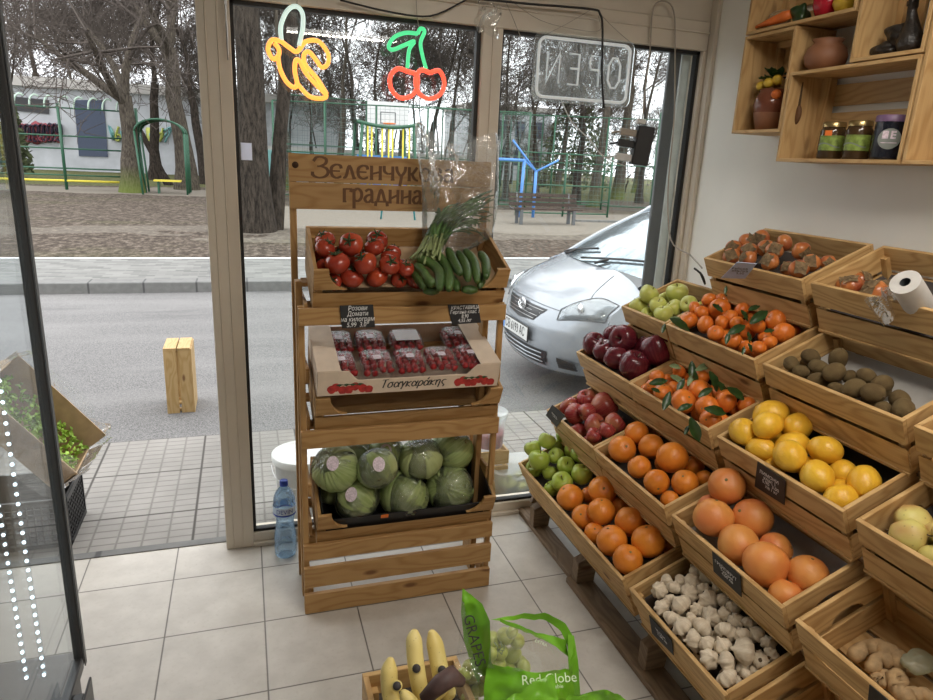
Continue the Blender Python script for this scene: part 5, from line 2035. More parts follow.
# jars
for px, lab, kind in ((831, 'brown jar with green label and orange price sticker, left of two', 0), (857, 'brown jar with green label in the middle of the jar row', 1), (888, 'black jar with purple lid and round grey emblem', 2)):
    p = atX(px, 145, SX + .055)
    je = empty('preserve_jar', loc=(p.x, p.y, 1.6635))
    vdj = V((-p.x, -p.y, 0)).normalized()
    xj = V((0, 0, 1)).cross(vdj)
    if kind < 2:
        MB().lathe([(1e-3, 0), (.036, 0), (.038, .006), (.038, .085), (.034, .094), (.032, .098), (.032, .106)], 24).build('jar_glass', 'jar_brown', je)
        MB().lathe([(.0345, .098), (.0345, .112), (.032, .114), (1e-3, .114)], 24).build('jar_lid', 'lid_gold', je)
        mb = MB()
        a0 = math.atan2(vdj.y, vdj.x)
        mb.grid(lambda a, b: (.0386 * cos(a0 + (a - .5) * 2.2), .0386 * sin(a0 + (a - .5) * 2.2), .026 + .046 * b), 12, 4)
        mb.build('green_label', 'label_green', je)
        mb = MB()
        mb.grid(lambda a, b: (.0390 * cos(a0 - .25 + (a - .5) * 1.9), .0390 * sin(a0 - .25 + (a - .5) * 1.9), .040 + .006 * sin(a * 5) + .004 * b), 12, 2)
        mb.build('label_wave', 'emblem_grey', je)
        if kind == 0:
            mb = MB()
            mb.grid(lambda a, b: (.0392 * cos(a0 - .35 + (a - .5) * .55), .0392 * sin(a0 - .35 + (a - .5) * .55), .071 + .016 * b), 4, 2)
            mb.build('price_sticker', 'label_orange', je)
    else:
        MB().lathe([(1e-3, 0), (.041, 0), (.043, .008), (.043, .108)], 28).build('jar_body', 'jar_black', je)
        MB().lathe([(.0445, .106), (.0445, .122), (.042, .125), (1e-3, .125)], 28).build('jar_lid', 'lid_purple', je)
        mb = MB().prism([(.029 * cos(2 * pi * k / 28), .029 * sin(2 * pi * k / 28)) for k in range(28)], .0006, 0, frame(vdj * .0432 + V((0, 0, .058)), xj, (0, 0, 1), vdj))
        mb.build('round_emblem', 'emblem_grey', je)
        mb = MB().box(-.019, -.004, .0, .022, 0, .001).box(.002, .007, .0, .022, 0, .001).box(.007, .015, .017, .022, 0, .001).box(.007, .015, .009, .013, 0, .001).box(.007, .015, 0, .005, 0, .001).box(-.02, .02, -.012, -.010, 0, .001)
        mb.v = [tuple(frame(vdj * .0438 + V((0, 0, .058)), xj, (0, 0, 1), vdj) @ V(v)) for v in mb.v]
        mb.build('emblem_mark', 'label_sticker', je)
    tag(je, lab, 'jar', 'jars in the wall crate')
# gourds
for px, py, sc_, lab in ((898, 34, (.8, 1, .85), 'dark wrinkled gourd, upper of the two round ones'), (886, 50, (.9, 1.1, .6), 'dark wrinkled gourd lying below the other round one')):
    p = atX(px, py, SX + .08)
    R.seed(int(px))
    o = MB().ball((0, 0, 0), .036, 24, 16, sc=sc_, jit=.35).build('dried_gourd', 'gourd_black')
    o.location = p
    tag(o, lab, 'gourd', 'dark dried gourds in the wall crate')
p = atX(912, 48, SX + .07)
o = MB().lathe([(1e-3, 0), (.030, .004), (.036, .03), (.028, .06), (.014, .09), (.011, .125), (.016, .14), (.012, .155), (1e-3, .16)], 16, jit=.2).build('dried_gourd', 'gourd_black')
o.location = (p.x, p.y, 1.9545)
o.rotation_euler = (-.20, 0, 0)
tag(o, 'dark long necked gourd leaning at the right side of its crate', 'gourd', 'dark dried gourds in the wall crate')
# toy vegetables in the upper crate
zt = 2.0985
def onup(x, d=.05):
    p = atX(x, 20, SX + d)
    return p.y
p = atX(770, 22, SX + .03)
c1, c2 = atX(756, 27, SX + .03), atX(791, 14, SX + .05)
o = MB().tube([c1, c1.lerp(c2, .3), c1.lerp(c2, .8), c2], [.004, .010, .018, .014], 14).build('carrot', 'carrot', None, 0, (c1 + c2) / 2)
tag(o, 'orange carrot lying at the front of the upper wall crate', 'carrot')
p = atX(781, 8, SX + .08)
o = MB()
R.seed(6)
for k in range(26):
    a_, b_ = R.uniform(0, 6.28), R.uniform(-.6, 1.2)
    pts = []
    for j in range(14):
        t_ = a_ + j * .45
        pts.append(V((.034 * cos(t_) * cos(b_ * sin(j * .3 + k)), .042 * sin(t_), .034 * sin(b_ * sin(j * .3 + k)) + .0)))
    o.tube(pts, .0016, 5)
o = o.build('wicker_ball', 'rattan')
o.location = (p.x, p.y, zt + .037)
tag(o, 'pale wicker ball behind the carrot on the wall shelf', 'decoration')
p = atX(801, 10, SX + .07)
R.seed(9)
o = MB().ball((0, 0, 0), .036, 20, 14, sc=(.8, .8, 1), jit=.5).build('green_pepper', 'leaf_dark')
o.location = (p.x, p.y, zt + .034)
tag(o, 'dark green leafy ornament between wicker ball and red pepper', 'decoration')
p = atX(823, 6, SX + .06)
o = MB().lathe([(1e-3, 0), (.02, .004), (.038, .03), (.042, .055), (.034, .075), (.012, .07), (1e-3, .066)], 20, lobes=4, lob=.12, jit=.1).build('red_pepper', 'pepper_red')
o.location = (p.x, p.y, zt + .002)
o.rotation_euler = (.35, 0, 0)
tag(o, 'shiny dark red pepper on the upper wall shelf', 'pepper')
p = atX(845, 2, SX + .06)
o = MB().lathe([(1e-3, 0), (.02, .003), (.034, .03), (.032, .05), (.02, .064), (1e-3, .06)], 20, lobes=4, lob=.08).build('yellow_pepper', 'pepper_yellow')
o.location = (p.x, p.y, zt + .001)
tag(o, 'yellow pepper right of the red one on the wall shelf', 'pepper')
# ladle hanging by the jars
pl_ = atX(797, 112, SX + .05)
e = empty('wooden_spoon', loc=(pl_.x, pl_.y, pl_.z))
mb = MB().tube([V((0, 0, .095)), V((0, -.004, .02))], .005, 8)
mb.build('handle', 'stem_brown', e)
R.seed(3)
MB().ball((0, -.002, -.008), .022, 14, 10, sc=(.45, .8, 1.5)).build('bowl', 'burnt', e)
tag(e, 'dark wooden ladle hanging inside the wide wall crate', 'spoon')

# ================================================================== FRIDGE AT THE LEFT
FX = -.5
fe = empty('glass_fridge', loc=(FX - .35, 1.2, 0))
tag(fe, 'glass fronted refrigerated cabinet with led reflections at the left edge', 'refrigerator')


def fb(name, mb, mat, bevel=.002):
    mb.v = [tuple(V(v) - V((FX - .35, 1.2, 0))) for v in mb.v]
    return mb.build(name, mat, fe, bevel)


fb('plinth', MB().box(FX - .72, FX - .02, .15, 1.90, .0, .17), 'dark_frame')
fb('top_cap', MB().box(FX - .72, FX - .02, .15, 1.90, 1.95, 2.1), 'dark_frame')
fb('back_panel', MB().box(FX - .72, FX - .70, .15, 1.90, .17, 1.95), 'white_plastic')
df = empty('glass_door')
df.parent = fe
df.location = V((FX, 1.2, 0)) - V((FX - .35, 1.2, 0))
dm = MB()
dm.box(-.012, .012, .632, .655, .17, 1.94).box(-.014, .014, -.95, -.915, .17, 1.94).box(-.014, .014, -.915, .625, .17, .205).box(-.014, .014, -.915, .625, 1.905, 1.94)
dm.build('door_frame', 'dark_frame', df, .003)
MB().box(.0142, .0165, .632, .650, .17, 1.94).build('door_trim', 'dark_grey', df)
MB().box(-.003, .003, -.915, .625, .205, 1.905).build('door_pane', 'glass_fridge', df)
MB().box(.014, .04, .47, .50, .06, .19).box(.04, .046, .47, .56, .0, .19).build('door_hinge', 'dark_frame', df, .002)
for k, (x_, y_) in enumerate(((-.045, 1.70), (-.085, 1.70))):  # glowing dots set behind the pane imitate LED reflections in the door glass
    fb('led_reflection_strip', MB().box(FX + x_ - .006, FX + x_ + .006, y_ - .0015, y_, .25, 1.90), 'glass_fridge', 0)
    mb = MB()
    for i in range(46):
        mb.ball((FX + x_, y_ - .004, .27 + i * .026), .0046, 6, 4)
    fb('led_reflection_dots', mb, 'led_reflection_glow', 0)
tag(fe)

# ================================================================== FOREGROUND: BANANAS AND GRAPES
R.seed(61)
ZC = .575
p0 = atZ(362, 673, ZC)
bm = frame((p0.x, p0.y - .283, ZC - .16), (1, 0, 0), (0, 1, 0), (0, 0, 1))
CR_['banana'] = make_crate(bm, .205, 'pine crate with bananas and grapes in the foreground', liner=-.06, group=None)
tb = empty('low_table', loc=(p0.x + .1025, p0.y - .15, 0))
tag(tb, 'low wooden table under the foreground crate', 'table')
MB().box(-.095, .095, -.13, .13, ZC - .16 - .03, ZC - .16 - .009).build('table_top', 'wood_stand', tb, .002)
for sx_ in (-1, 1):
    for sy_ in (-1, 1):
        MB().box(sx_ * .08 - .015, sx_ * .08 + .015, sy_ * .11 - .015, sy_ * .11 + .015, 0, ZC - .19).build('leg', 'wood_stand', tb)


BAN = []


def adopt_to(ch, par):
    ch.location = V(ch.location) - V(par.location)
    ch.parent = par


def banana(pts, label, r=.0185, tipdark=None):
    P = smooth_path([V(q) for q in pts], 5)
    N = len(P)
    rs = []
    for i in range(N):
        a_ = i / (N - 1)
        rs.append(r * (min(1, .30 + a_ * 4.5) * min(1, .26 + (1 - a_) * 3.4)))
    c = P[N // 2]
    o = MB().tube([q - c for q in P], rs, 7).build('banana', 'banana_skin')
    o.location = c
    sb = o.modifiers.new('round', 'SUBSURF')
    sb.levels = sb.render_levels = 1
    if tipdark is not None:
        t0, d_ = tipdark
        d_ = V(d_).normalized()
        q0 = V(t0) - c
        MB().tube([q0 - d_ * .004, q0, q0 + d_ * .004, q0 + d_ * .0055], [.0068, .0085, .0078, .003], 12).build('blossom_end', 'banana_tip', o)
        MB().tube([q0 - d_ * .003, q0 + d_ * .002], [.0105, .0102], 14).build('tip_ring', 'banana_skin', o)
    BAN.append(o)
    tag(o, label, 'banana', 'bananas of the foreground bunch')
    return o


def bp(x, y, Y):
    return atY(x, y, Y)


Yb = p0.y - .10
banana([bp(446, 690, Yb - .06), bp(424, 696, Yb - .02), bp(417, 672, Yb), bp(414, 642, Yb + .03), bp(415, 629, Yb + .04)], 'tall banana with blossom end in the middle of the bunch', .0190, (bp(416.5, 668.5, Yb - .022), CAM - bp(416, 668, Yb)))
banana([bp(452, 692, Yb - .06), bp(445, 690, Yb - .03), bp(440, 670, Yb + .0), bp(435, 645, Yb + .03), bp(431, 630, Yb + .04)], 'tall banana right of the middle beside the dark stem', .0200, (bp(442, 670, Yb - .022), CAM - bp(442, 670, Yb)))
banana([bp(440, 712, Yb - .08), bp(400, 712, Yb - .04), bp(391, 696, Yb - .01), bp(389, 672, Yb + .01), bp(391, 657, Yb + .02)], 'shorter banana at the left end of the bunch', .0190, (bp(397, 686, Yb - .03), CAM - bp(397, 686, Yb)))
banana([bp(448, 706, Yb - .07), bp(425, 716, Yb - .05), bp(412, 706, Yb - .05), bp(402, 690, Yb - .04)], 'low banana curving under the others', .018)
st_ = MB().tube([bp(424, 699, Yb - .075), bp(440, 684, Yb - .08), bp(452, 676, Yb - .07), bp(462, 682, Yb - .07)], [.012, .018, .019, .010], 10)
o = st_.build('banana_crown', 'banana_stem', None, 0, bp(445, 685, Yb - .07))
adopt_to(o, BAN[0])

# grapes in printed bags
its = []
R.seed(62)
for (x, y, r_) in [(492, 640, 14), (505, 636, 15), (517, 641, 14), (500, 652, 14), (513, 655, 14), (497, 664, 15), (520, 662, 12), (507, 670, 13), (524, 668, 12), (490, 655, 12), (503, 684, 14), (515, 686, 12), (492, 680, 12), (488, 668, 11), (512, 632, 10)]:
    p = atY(x, y, Yb + R.uniform(-.02, .03))
    rr = .0185
    its.append((put('grape', p, rr * r_ / 14, .0155, V((R.gauss(0, 1), R.gauss(0, 1), R.gauss(0, 1)))), x, y))
for k in range(14):
    x, y = R.uniform(462, 484), R.uniform(660, 700)
    p = atY(x, y, Yb + .02 + R.uniform(-.02, .02))
    its.append((put('grape', p, .0145, .0155), x, y))
relabel(its, 'plump green grape', 'foreground grape bag', 'grape', 'green grapes in the bags')
e = MB()
gb = atY(498, 650, Yb - .015)
for k in range(7):
    q_ = k * .9
    e.tube([V((0, 0, 0)), V((.011 * cos(q_), -.004, .011 * sin(q_))), V((.016 * cos(q_ + .2), .006, .016 * sin(q_ + .2)))], .0013, 5)
o = e.build('grape_stalk', 'leaf_pale')
o.location = gb
tag(o, 'thin branching stalk on the green grapes', 'grape stalk')


def sheet(name, corners_px, mat, label=None, parent=None, nu=14, nv=14, wob=.006, seed=0, Yoff=None, thick=True):
    """crumpled film between pixel outlines: list of rows, each a list of (x, y, Y)"""
    rows = [[atY(*q) for q in rw] for rw in corners_px]

    def fn(a, b):
        fb_ = b * (len(rows) - 1)
        k = min(len(rows) - 2, int(fb_))
        u_ = fb_ - k

        def row(r_):
            fa = a * (len(r_) - 1)
            j = min(len(r_) - 2, int(fa))
            return r_[j].lerp(r_[j + 1], fa - j)
        p = row(rows[k]).lerp(row(rows[k + 1]), u_)
        w = noise.noise(p * 38 + V((seed, 0, 0))) + .5 * noise.noise(p * 90 + V((0, seed, 0)))
        return p - CF * wob * w * 1.6 + CU * wob * .4 * noise.noise(p * 60 + V((0, 0, seed)))
    mb = MB().grid(fn, nu, nv)
    o = mb.build(name, mat, None, 0, fn(.5, .5))
    return o


def adopt(ch, par):
    ch.location = V(ch.location) - V(par.location)
    ch.parent = par


Yg = Yb - .03
ge = empty('grape_bag', loc=atY(510, 660, Yg))
# left green printed gusset
s1 = sheet('green_panel', [[(462.5, 589, Yg + .07), (464, 590, Yg + .07)], [(461, 612, Yg + .06), (482, 604, Yg + .04)], [(464, 640, Yg + .04), (490, 622, Yg + .0)], [(472, 668, Yg + .01), (491, 662, Yg - .03)], [(478, 682, Yg), (494, 668, Yg - .03)]], 'bag_green', seed=1, nu=10, nv=20)
adopt(s1, ge)
s2 = sheet('green_panel', [[(488, 664, Yg - .03), (510, 666, Yg - .045), (535, 672, Yg - .04), (568, 668, Yg - .01), (572, 664, Yg)], [(484, 684, Yg - .04), (505, 686, Yg - .06), (535, 688, Yg - .06), (560, 690, Yg - .04), (574, 690, Yg - .01)], [(484, 705, Yg - .06), (505, 708, Yg - .07), (535, 708, Yg - .07), (560, 708, Yg - .05), (577, 708, Yg - .01)]], 'bag_green', seed=2, nu=22, nv=10)
adopt(s2, ge)
# handle band: arch with the hand hole between two strips
s3 = sheet('handle_strip', [[(490, 620, Yg + .02), (520, 614, Yg + .05), (547, 613, Yg + .06), (565, 623, Yg + .05), (573, 636, Yg + .03), (576, 655, Yg + .01)], [(500, 621, Yg + .02), (522, 619, Yg + .05), (545, 620, Yg + .06), (560, 630, Yg + .05), (567, 644, Yg + .03), (571, 660, Yg + .01)]], 'bag_green', seed=3, nu=26, nv=4, wob=.003)
adopt(s3, ge)
s4 = sheet('handle_strip', [[(500, 619, Yg + .02), (515, 623, Yg + .03), (535, 632, Yg + .04), (553, 636, Yg + .045), (566, 640, Yg + .03)], [(500, 622, Yg + .02), (520, 630, Yg + .03), (538, 637, Yg + .04), (556, 647, Yg + .03), (569, 658, Yg + .02)]], 'bag_green', seed=4, nu=26, nv=4, wob=.003)
adopt(s4, ge)
s5 = sheet('right_edge_strip', [[(568, 634, Yg + .03), (574, 636, Yg + .03)], [(568, 660, Yg + .01), (578, 660, Yg + .01)], [(572, 705, Yg), (581, 705, Yg)]], 'bag_green', seed=5, nu=4, nv=20, wob=.003)
adopt(s5, ge)
s6 = sheet('clear_window', [[(492, 622, Yg + .01), (520, 628, Yg + .01), (545, 638, Yg + .02), (568, 656, Yg + .01)], [(490, 645, Yg - .025), (520, 650, Yg - .03), (548, 655, Yg - .02), (570, 665, Yg)], [(488, 668, Yg - .035), (515, 671, Yg - .05), (545, 673, Yg - .04), (572, 672, Yg)]], 'bag_window', seed=6, nu=26, nv=20, wob=.004)
adopt(s6, ge)
s7 = sheet('clear_side', [[(462, 600, Yg + .05), (464, 602, Yg + .05)], [(459, 640, Yg + .03), (470, 645, Yg + .02)], [(453, 672, Yg + .0), (484, 676, Yg - .02)], [(455, 705, Yg - .02), (490, 705, Yg - .06)]], 'bag_clear', seed=7, nu=10, nv=20)
adopt(s7, ge)
x3 = (atY(574, 690, Yg) - atY(535, 690, Yg)).normalized()
def btext(txt, x, y, Y, size, ang, mat='bag_print', sx=1.0):
    d_ = (cos(rad(ang)) * CR + sin(rad(ang)) * CU - CF * .15).normalized()
    n_ = (CAM - atY(x, y, Y)).normalized()
    d_ = (d_ - n_ * d_.dot(n_)).normalized()
    u_ = n_.cross(d_)
    text_obj('bag_lettering', txt, size, mat, frame(atY(x, y, Y) - V(ge.location), d_, u_, n_), ge, extrude=.0003, sx=sx)
btext('Red Globe', 549, 679, Yg - .085, .024, 8)
btext('seedless table\ngrapes', 549, 690, Yg - .085, .010, 8)
btext('GRAPES', 474, 640, Yg - .0, .030, -75, 'ink_black', .9)
btext('EXTRA', 541, 643, Yg - .03, .008, -20)
MB()
tag(ge, 'green printed grape bag with cut handle at the picture bottom', 'bag')
e2 = empty('grape_bag', loc=atY(540, 690, Yg - .1))
s = sheet('green_panel', [[(552, 673, Yg - .10), (553, 675, Yg - .10)], [(535, 682, Yg - .11), (556, 690, Yg - .12)], [(506, 700, Yg - .12), (560, 706, Yg - .13)], [(500, 712, Yg - .13), (562, 716, Yg - .14)]], 'bag_green', seed=8, nu=16, nv=14)
adopt(s, e2)
tag(e2, 'second green grape bag whose pointed corner rises in front of the first', 'bag')
e3 = empty('grape_bag', loc=atY(595, 700, Yg - .06))
s = sheet('green_panel', [[(603, 689, Yg - .06), (607, 689, Yg - .06)], [(570, 697, Yg - .07), (621, 696, Yg - .06)], [(555, 706, Yg - .08), (630, 705, Yg - .06)], [(555, 716, Yg - .09), (634, 716, Yg - .07)]], 'bag_green', seed=9, nu=18, nv=12)
adopt(s, e3)
tag(e3, 'third green grape bag, only its top showing at the bottom edge', 'bag')

# ================================================================== OUTSIDE: NEAR THE SHOP
R.seed(71)
# standing crate used as a stool on the road
pb = atZ(181, 413, ZG)
e = make_crate(frame((pb.x + .085, pb.y, ZG), (0, 0, 1), (0, 1, 0), (-1, 0, 0)), .46, 'pine crate standing on end on the road outside', H=.17, mat='wood_fresh', name='standing_crate')
m_ = MB().box(.4605, .470, .0, .283, .0, .081).box(.4605, .470, 0, .283, .089, .17)
m_.build('top_slats', 'wood_fresh', e, .001)

# white bucket just outside the left pane, behind the bottle
def bucket(px, py, rtop, h, label, mat='white_plastic', y0=-.08, dx=0):
    p = atZ(px, py, y0)
    e_ = empty('plastic_bucket', loc=(p.x + dx, p.y, y0))
    MB().lathe([(1e-3, 0), (rtop * .86, 0), (rtop * .88, .006), (rtop * .98, h * .86), (rtop * 1.03, h * .87), (rtop * 1.03, h * .92)], 32).build('bucket_body', mat, e_)
    MB().lathe([(rtop * 1.07, h * .90), (rtop * 1.08, h), (rtop * 1.02, h * 1.01), (rtop * .96, h * .985), (1e-3, h * .985)], 32).build('bucket_lid', mat, e_)
    MB().tube([(rtop * 1.09 * cos(a_), -abs(rtop * 1.09 * sin(a_)) * .3 - rtop * .9 * sin(a_), h * .82 - .22 * h * sin(a_)) for a_ in [pi * k / 14 for k in range(15)]], .0022, 5).build('wire_handle', 'steel', e_)
    tag(e_, label, 'bucket')
    return e_


bucket(304, 508, .135, .30, 'white plastic bucket with lid outside the glass behind the bottle')
# small crate of wood with a container right of the rack, outside
pb = atZ(497, 498, -.08)
e = empty('wooden_box', loc=(pb.x, pb.y + .02, -.08))
MB().box(-.15, .06, 0, .2, 0, .012).build('box_floor', 'wood_fresh', e, .001)
for k in range(3):
    MB().box(-.15, .06, 0, .012, .012 + k * .085, .085 + k * .085).build('front_board', 'wood_fresh', e, .001)
    MB().box(.048, .06, .012, .2, .012 + k * .085, .085 + k * .085).build('side_board', 'wood_fresh', e, .001)
tag(e, 'low wooden box outside the glass right of the rack', 'box')
e = empty('plastic_container', loc=(pb.x - .03, pb.y + .09, .187))
MB().lathe([(1e-3, 0), (.072, 0), (.076, .075)], 24).build('red_contents', 'pepper_red', e)
MB().lathe([(.073, -.0), (.078, .08), (.084, .16), (.092, .165), (.093, .185), (.088, .19), (1e-3, .188)], 24).build('container_shell', 'tub_clear', e)
tag(e, 'translucent lidded container with red contents on the wooden box', 'container')
# clear tub with pale peppers
p1 = atZ(524, 500, -.08)
e = empty('plastic_tub', loc=(p1.x, p1.y + .12, -.08))
R.seed(72)


def rbox(hw, hd, z, n=32, p_=.45):
    out = []
    for k in range(n):
        q_ = 2 * pi * k / n
        c_, s_ = cos(q_), sin(q_)
        out.append((hw * math.copysign(abs(c_) ** p_, c_), hd * math.copysign(abs(s_) ** p_, s_), z))
    return out


lv = [(.13, .10, 0), (.135, .105, .02), (.15, .12, .14), (.16, .13, .145), (.16, .13, .155), (.15, .12, .158), (.135, .105, .150)]
vs = [q_ for a_ in lv for q_ in rbox(*a_)]
n_ = 32
fs = [(a_ * n_ + k, a_ * n_ + (k + 1) % n_, (a_ + 1) * n_ + (k + 1) % n_, (a_ + 1) * n_ + k) for a_ in range(len(lv) - 1) for k in range(n_)] + [tuple(range(n_))[::-1], tuple(range(6 * n_, 7 * n_))]
MB().add(vs, fs).build('tub_shell', 'tub_clear', e)
tag(e, 'translucent lidded tub of pale pickled peppers outside the right window', 'tub')
its = []
for k in range(16):
    x_, y_ = -.10 + (k % 5) * .05 + R.uniform(-.01, .01), -.07 + (k // 5) * .045 + R.uniform(-.01, .01)
    z_ = .035 + R.uniform(0, .05)
    a_ = R.uniform(0, 6.28)
    P = [V((-.035, 0, 0)), V((-.012, .004, .004)), V((.015, 0, .003)), V((.04, -.006, -.004))]
    o = MB().tube(P, [.006, .019, .015, .003], 10).build('pale_pepper', 'pepper_pale')
    o.location = V(e.location) + V((x_, y_, z_))
    o.rotation_euler = (0, R.uniform(-.3, .3), a_)
    d_ = V(o.location) - CAM
    its.append((o, d_.dot(CR) / d_.dot(CF) * 669, -d_.dot(CU) / d_.dot(CF) * 669))
relabel(its, 'pale yellow pepper', 'inside the lidded tub outside', 'pepper', 'pickled peppers in the tub')

# lettuce box in plastic on a black crate, left outside
e = empty('black_crate', loc=(-1.13, 2.95, -.08))
mb = MB()
mb.box(0, .36, 0, .012, 0, .02).box(0, .36, 0, .012, .20, .225).box(0, .012, 0, .30, 0, .225).box(.348, .36, 0, .30, 0, .02).box(.348, .36, 0, .30, .2, .225).box(0, .36, .288, .30, 0, .225).box(0, .36, 0, .3, 0, .006)
for k in range(13):
    mb.box(.012 + k * .027, .018 + k * .027, .002, .010, .02, .20)
for k in range(10):
    mb.box(.350, .358, .012 + k * .028, .018 + k * .028, .02, .20)
for k in range(7):
    mb.box(.351, .357, 0, .30, .03 + k * .025, .036 + k * .025)
    mb.box(0, .36, .003, .009, .03 + k * .025, .036 + k * .025)
mb.build('crate_shell', 'black_plastic', e)
tag(e, 'black slotted plastic crate on the pavement under the lettuce box', 'crate')
bx = frame((-1.02, 3.02, .155), V((cos(-.45), 0, sin(-.45))), (0, 1, 0), V((sin(.45), 0, cos(.45))))
lb = empty('lettuce_box', frame((-1.10, 2.92, .60), V((cos(-.92), 0, sin(-.92))), (0, 1, 0), V((sin(.92), 0, cos(.92)))))
mb = MB()
mb.box(0, .50, .0, .006, 0, .11).box(0, .50, .29, .296, 0, .19).box(0, .006, 0, .296, 0, .15).box(.494, .50, 0, .296, 0, .10).box(0, .5, 0, .296, -.004, 0)
mb.build('box_shell', 'cardboard', lb)


def fn(a, b):
    q_ = 2 * pi * a
    x = .25 + .275 * math.copysign(abs(cos(q_)) ** .4, cos(q_))
    y = .148 + .17 * math.copysign(abs(sin(q_)) ** .4, sin(q_))
    top = .13 + (.08 if sin(q_) > .3 else 0) + .02 * sin(q_ * 9)
    z = -.05 + (top + .06) * b
    w = .010 * noise.noise(V((q_ * 3, b * 5, 1)))
    return (x + w * 2, y + w * 2, z)


MB().grid(fn, 60, 12).build('plastic_liner', 'bag_clear', lb)
tag(lb, 'tilted cardboard box lined with plastic holding green lettuce outside the door', 'box')
mb = MB()
R.seed(73)
for k in range(420):
    x, y = R.uniform(.03, .48), R.uniform(.02, .28)
    z = .075 + .03 * noise.noise(V((x * 9, y * 9, 0))) + R.uniform(0, .035)
    c = V((x, y, z))
    d1 = V((R.gauss(0, 1), R.gauss(0, 1), R.gauss(.4, .6))).normalized() * R.uniform(.010, .020)
    d2 = d1.cross(V((R.gauss(0, 1), R.gauss(0, 1), R.gauss(0, 1)))).normalized() * R.uniform(.008, .016)
    nn = d1.cross(d2).normalized() * .005
    mb.add([c - d1, c - d2 * .8 + nn, c + d2 * .8 + nn, c + d1 * .9 - nn, c + d1 * .2 + nn * 2], [(0, 1, 4), (1, 3, 4), (3, 2, 4), (2, 0, 4)])
o = mb.build('lettuce_leaves', 'lettuce')
o.matrix_world = lb.matrix_basis.copy()
tag(o, 'loose bright green lettuce leaves filling the tilted box', 'lettuce', kind='stuff')

# ================================================================== CAR
CX, CY, CZ = 2.12, 4.98, ZG
car = empty('parked_car', loc=(CX + 1.8, CY, CZ))


def cb(name, mb, mat, smooth_mod=0, bevel=0):
    mb.v = [tuple(V(v) - V((1.8, 0, 0))) for v in mb.v]
    o_ = mb.build(name, mat, car, bevel)
    if smooth_mod:
        s_ = o_.modifiers.new('sub', 'SUBSURF')
        s_.levels = s_.render_levels = smooth_mod
    return o_


# centre line profile (x, z) and half width there; front at x = 0
PR = [(.10, .20, .62), (.03, .24, .66), (-.005, .34, .70), (-.01, .44, .74), (.0, .56, .76), (.03, .66, .76), (.07, .745, .75), (.14, .82, .74), (.28, .905, .735), (.44, .97, .73), (.60, 1.03, .725)]


def bodyp(u, v):
    """u across -1..1, v along the profile 0..1"""
    f_ = v * (len(PR) - 1)
    k = min(len(PR) - 2, int(f_))
    t_ = f_ - k
    x = PR[k][0] * (1 - t_) + PR[k + 1][0] * t_
    z = PR[k][1] * (1 - t_) + PR[k + 1][1] * t_
    w = PR[k][2] * (1 - t_) + PR[k + 1][2] * t_
    au = abs(u)
    sweep = .40 * au ** 3.2 * (1 - v) ** .55 + .10 * au ** 2 * (1 - v)
    drop = (.030 * au ** 2 + .075 * au ** 5) * max(0, (v - .45) / .55) ** .6 if v > .45 else 0
    # hood crown lines
    ridge = .010 * math.exp(-((au - .62) / .10) ** 2) * max(0, v - .6)
    return V((x + sweep, u * (w + .08), z - drop + ridge))


mb = MB()
mb.grid(lambda a, b: bodyp(a * 2 - 1, b), 40, 30)
cb('front_body', mb, 'car_paint')
# flanks from the edge of the front shell back to the tail
for s_ in (-1, 1):
    def side(a, b, s_=s_):
        if a < .24:
            t_ = a / .24
            top = bodyp(s_, .30 + .70 * t_)
            bot = V((.52 + .40 * t_, s_ * (.74 + .06 * t_), .21))
        else:
            t_ = (a - .24) / .76
            top = V((.60 + 3.06 * t_, s_ * (.803 + .02 * sin(pi * t_) - .06 * t_ ** 6), .925 + .075 * t_ ** .7))
            bot = V((.92 + 2.66 * t_, s_ * (.80 - .05 * t_ ** 6), .21))
        p = bot.lerp(top, b)
        p.y += s_ * (.055 * sin(pi * b) ** .7) * min(1, a * 6)
        return p
    cb('side_body', MB().grid(side, 44, 10), 'car_paint')
    for wx in (.78, 3.24):
        cb('wheel_arch', MB().tube([(wx, s_ * .80, .30), (wx, s_ * .882, .30)], .335, 28), 'car_black')
        w_ = cb('wheel', MB().tube([(wx, s_ * .70, .295), (wx, s_ * .72, .295), (wx, s_ * .872, .295), (wx, s_ * .888, .295)], [.25, .292, .292, .25], 32), 'tyre')
        cb('wheel_rim', MB().lathe([(1e-3, .0), (.17, .01), (.19, .0)], 24, org=(0, 0, 0)), 'steel') if False else None
        mb = MB()
        for k in range(7):
            q_ = 2 * pi * k / 7
            mb.tube([(wx, s_ * .889, .295), (wx + .18 * cos(q_), s_ * .885, .295 + .18 * sin(q_))], [.03, .022], 6)
        mb.tube([(wx + .185 * cos(2 * pi * k / 24), s_ * .884, .295 + .185 * sin(2 * pi * k / 24)) for k in range(25)], .012, 6)
        cb('wheel_rim', mb, 'steel')
# cabin
CAB = [(.56, 1.025, .70, 0), (.88, 1.22, .665, 0), (1.26, 1.41, .62, 0), (1.62, 1.50, .585, 0), (2.3, 1.525, .575, 0), (2.9, 1.50, .57, 0), (3.35, 1.40, .56, 0), (3.60, 1.05, .60, 0), (3.70, .90, .64, 0)]


def cabp(u, i):
    x, z, w, _ = CAB[i]
    return V((x + (.16 * abs(u) ** 2.6 if i < 3 else 0), u * w, z - .035 * abs(u) ** 3))


def cabgrid(i0, i1, out=0):
    mb = MB()
    nn = (i1 - i0) * 4

    def fn(a, b):
        f_ = i0 + b * (i1 - i0)
        k = min(i1 - 1, int(f_))
        return cabp(a * 2 - 1, k).lerp(cabp(a * 2 - 1, k + 1), f_ - k) + V((0, 0, out))
    return mb.grid(fn, 20, nn)


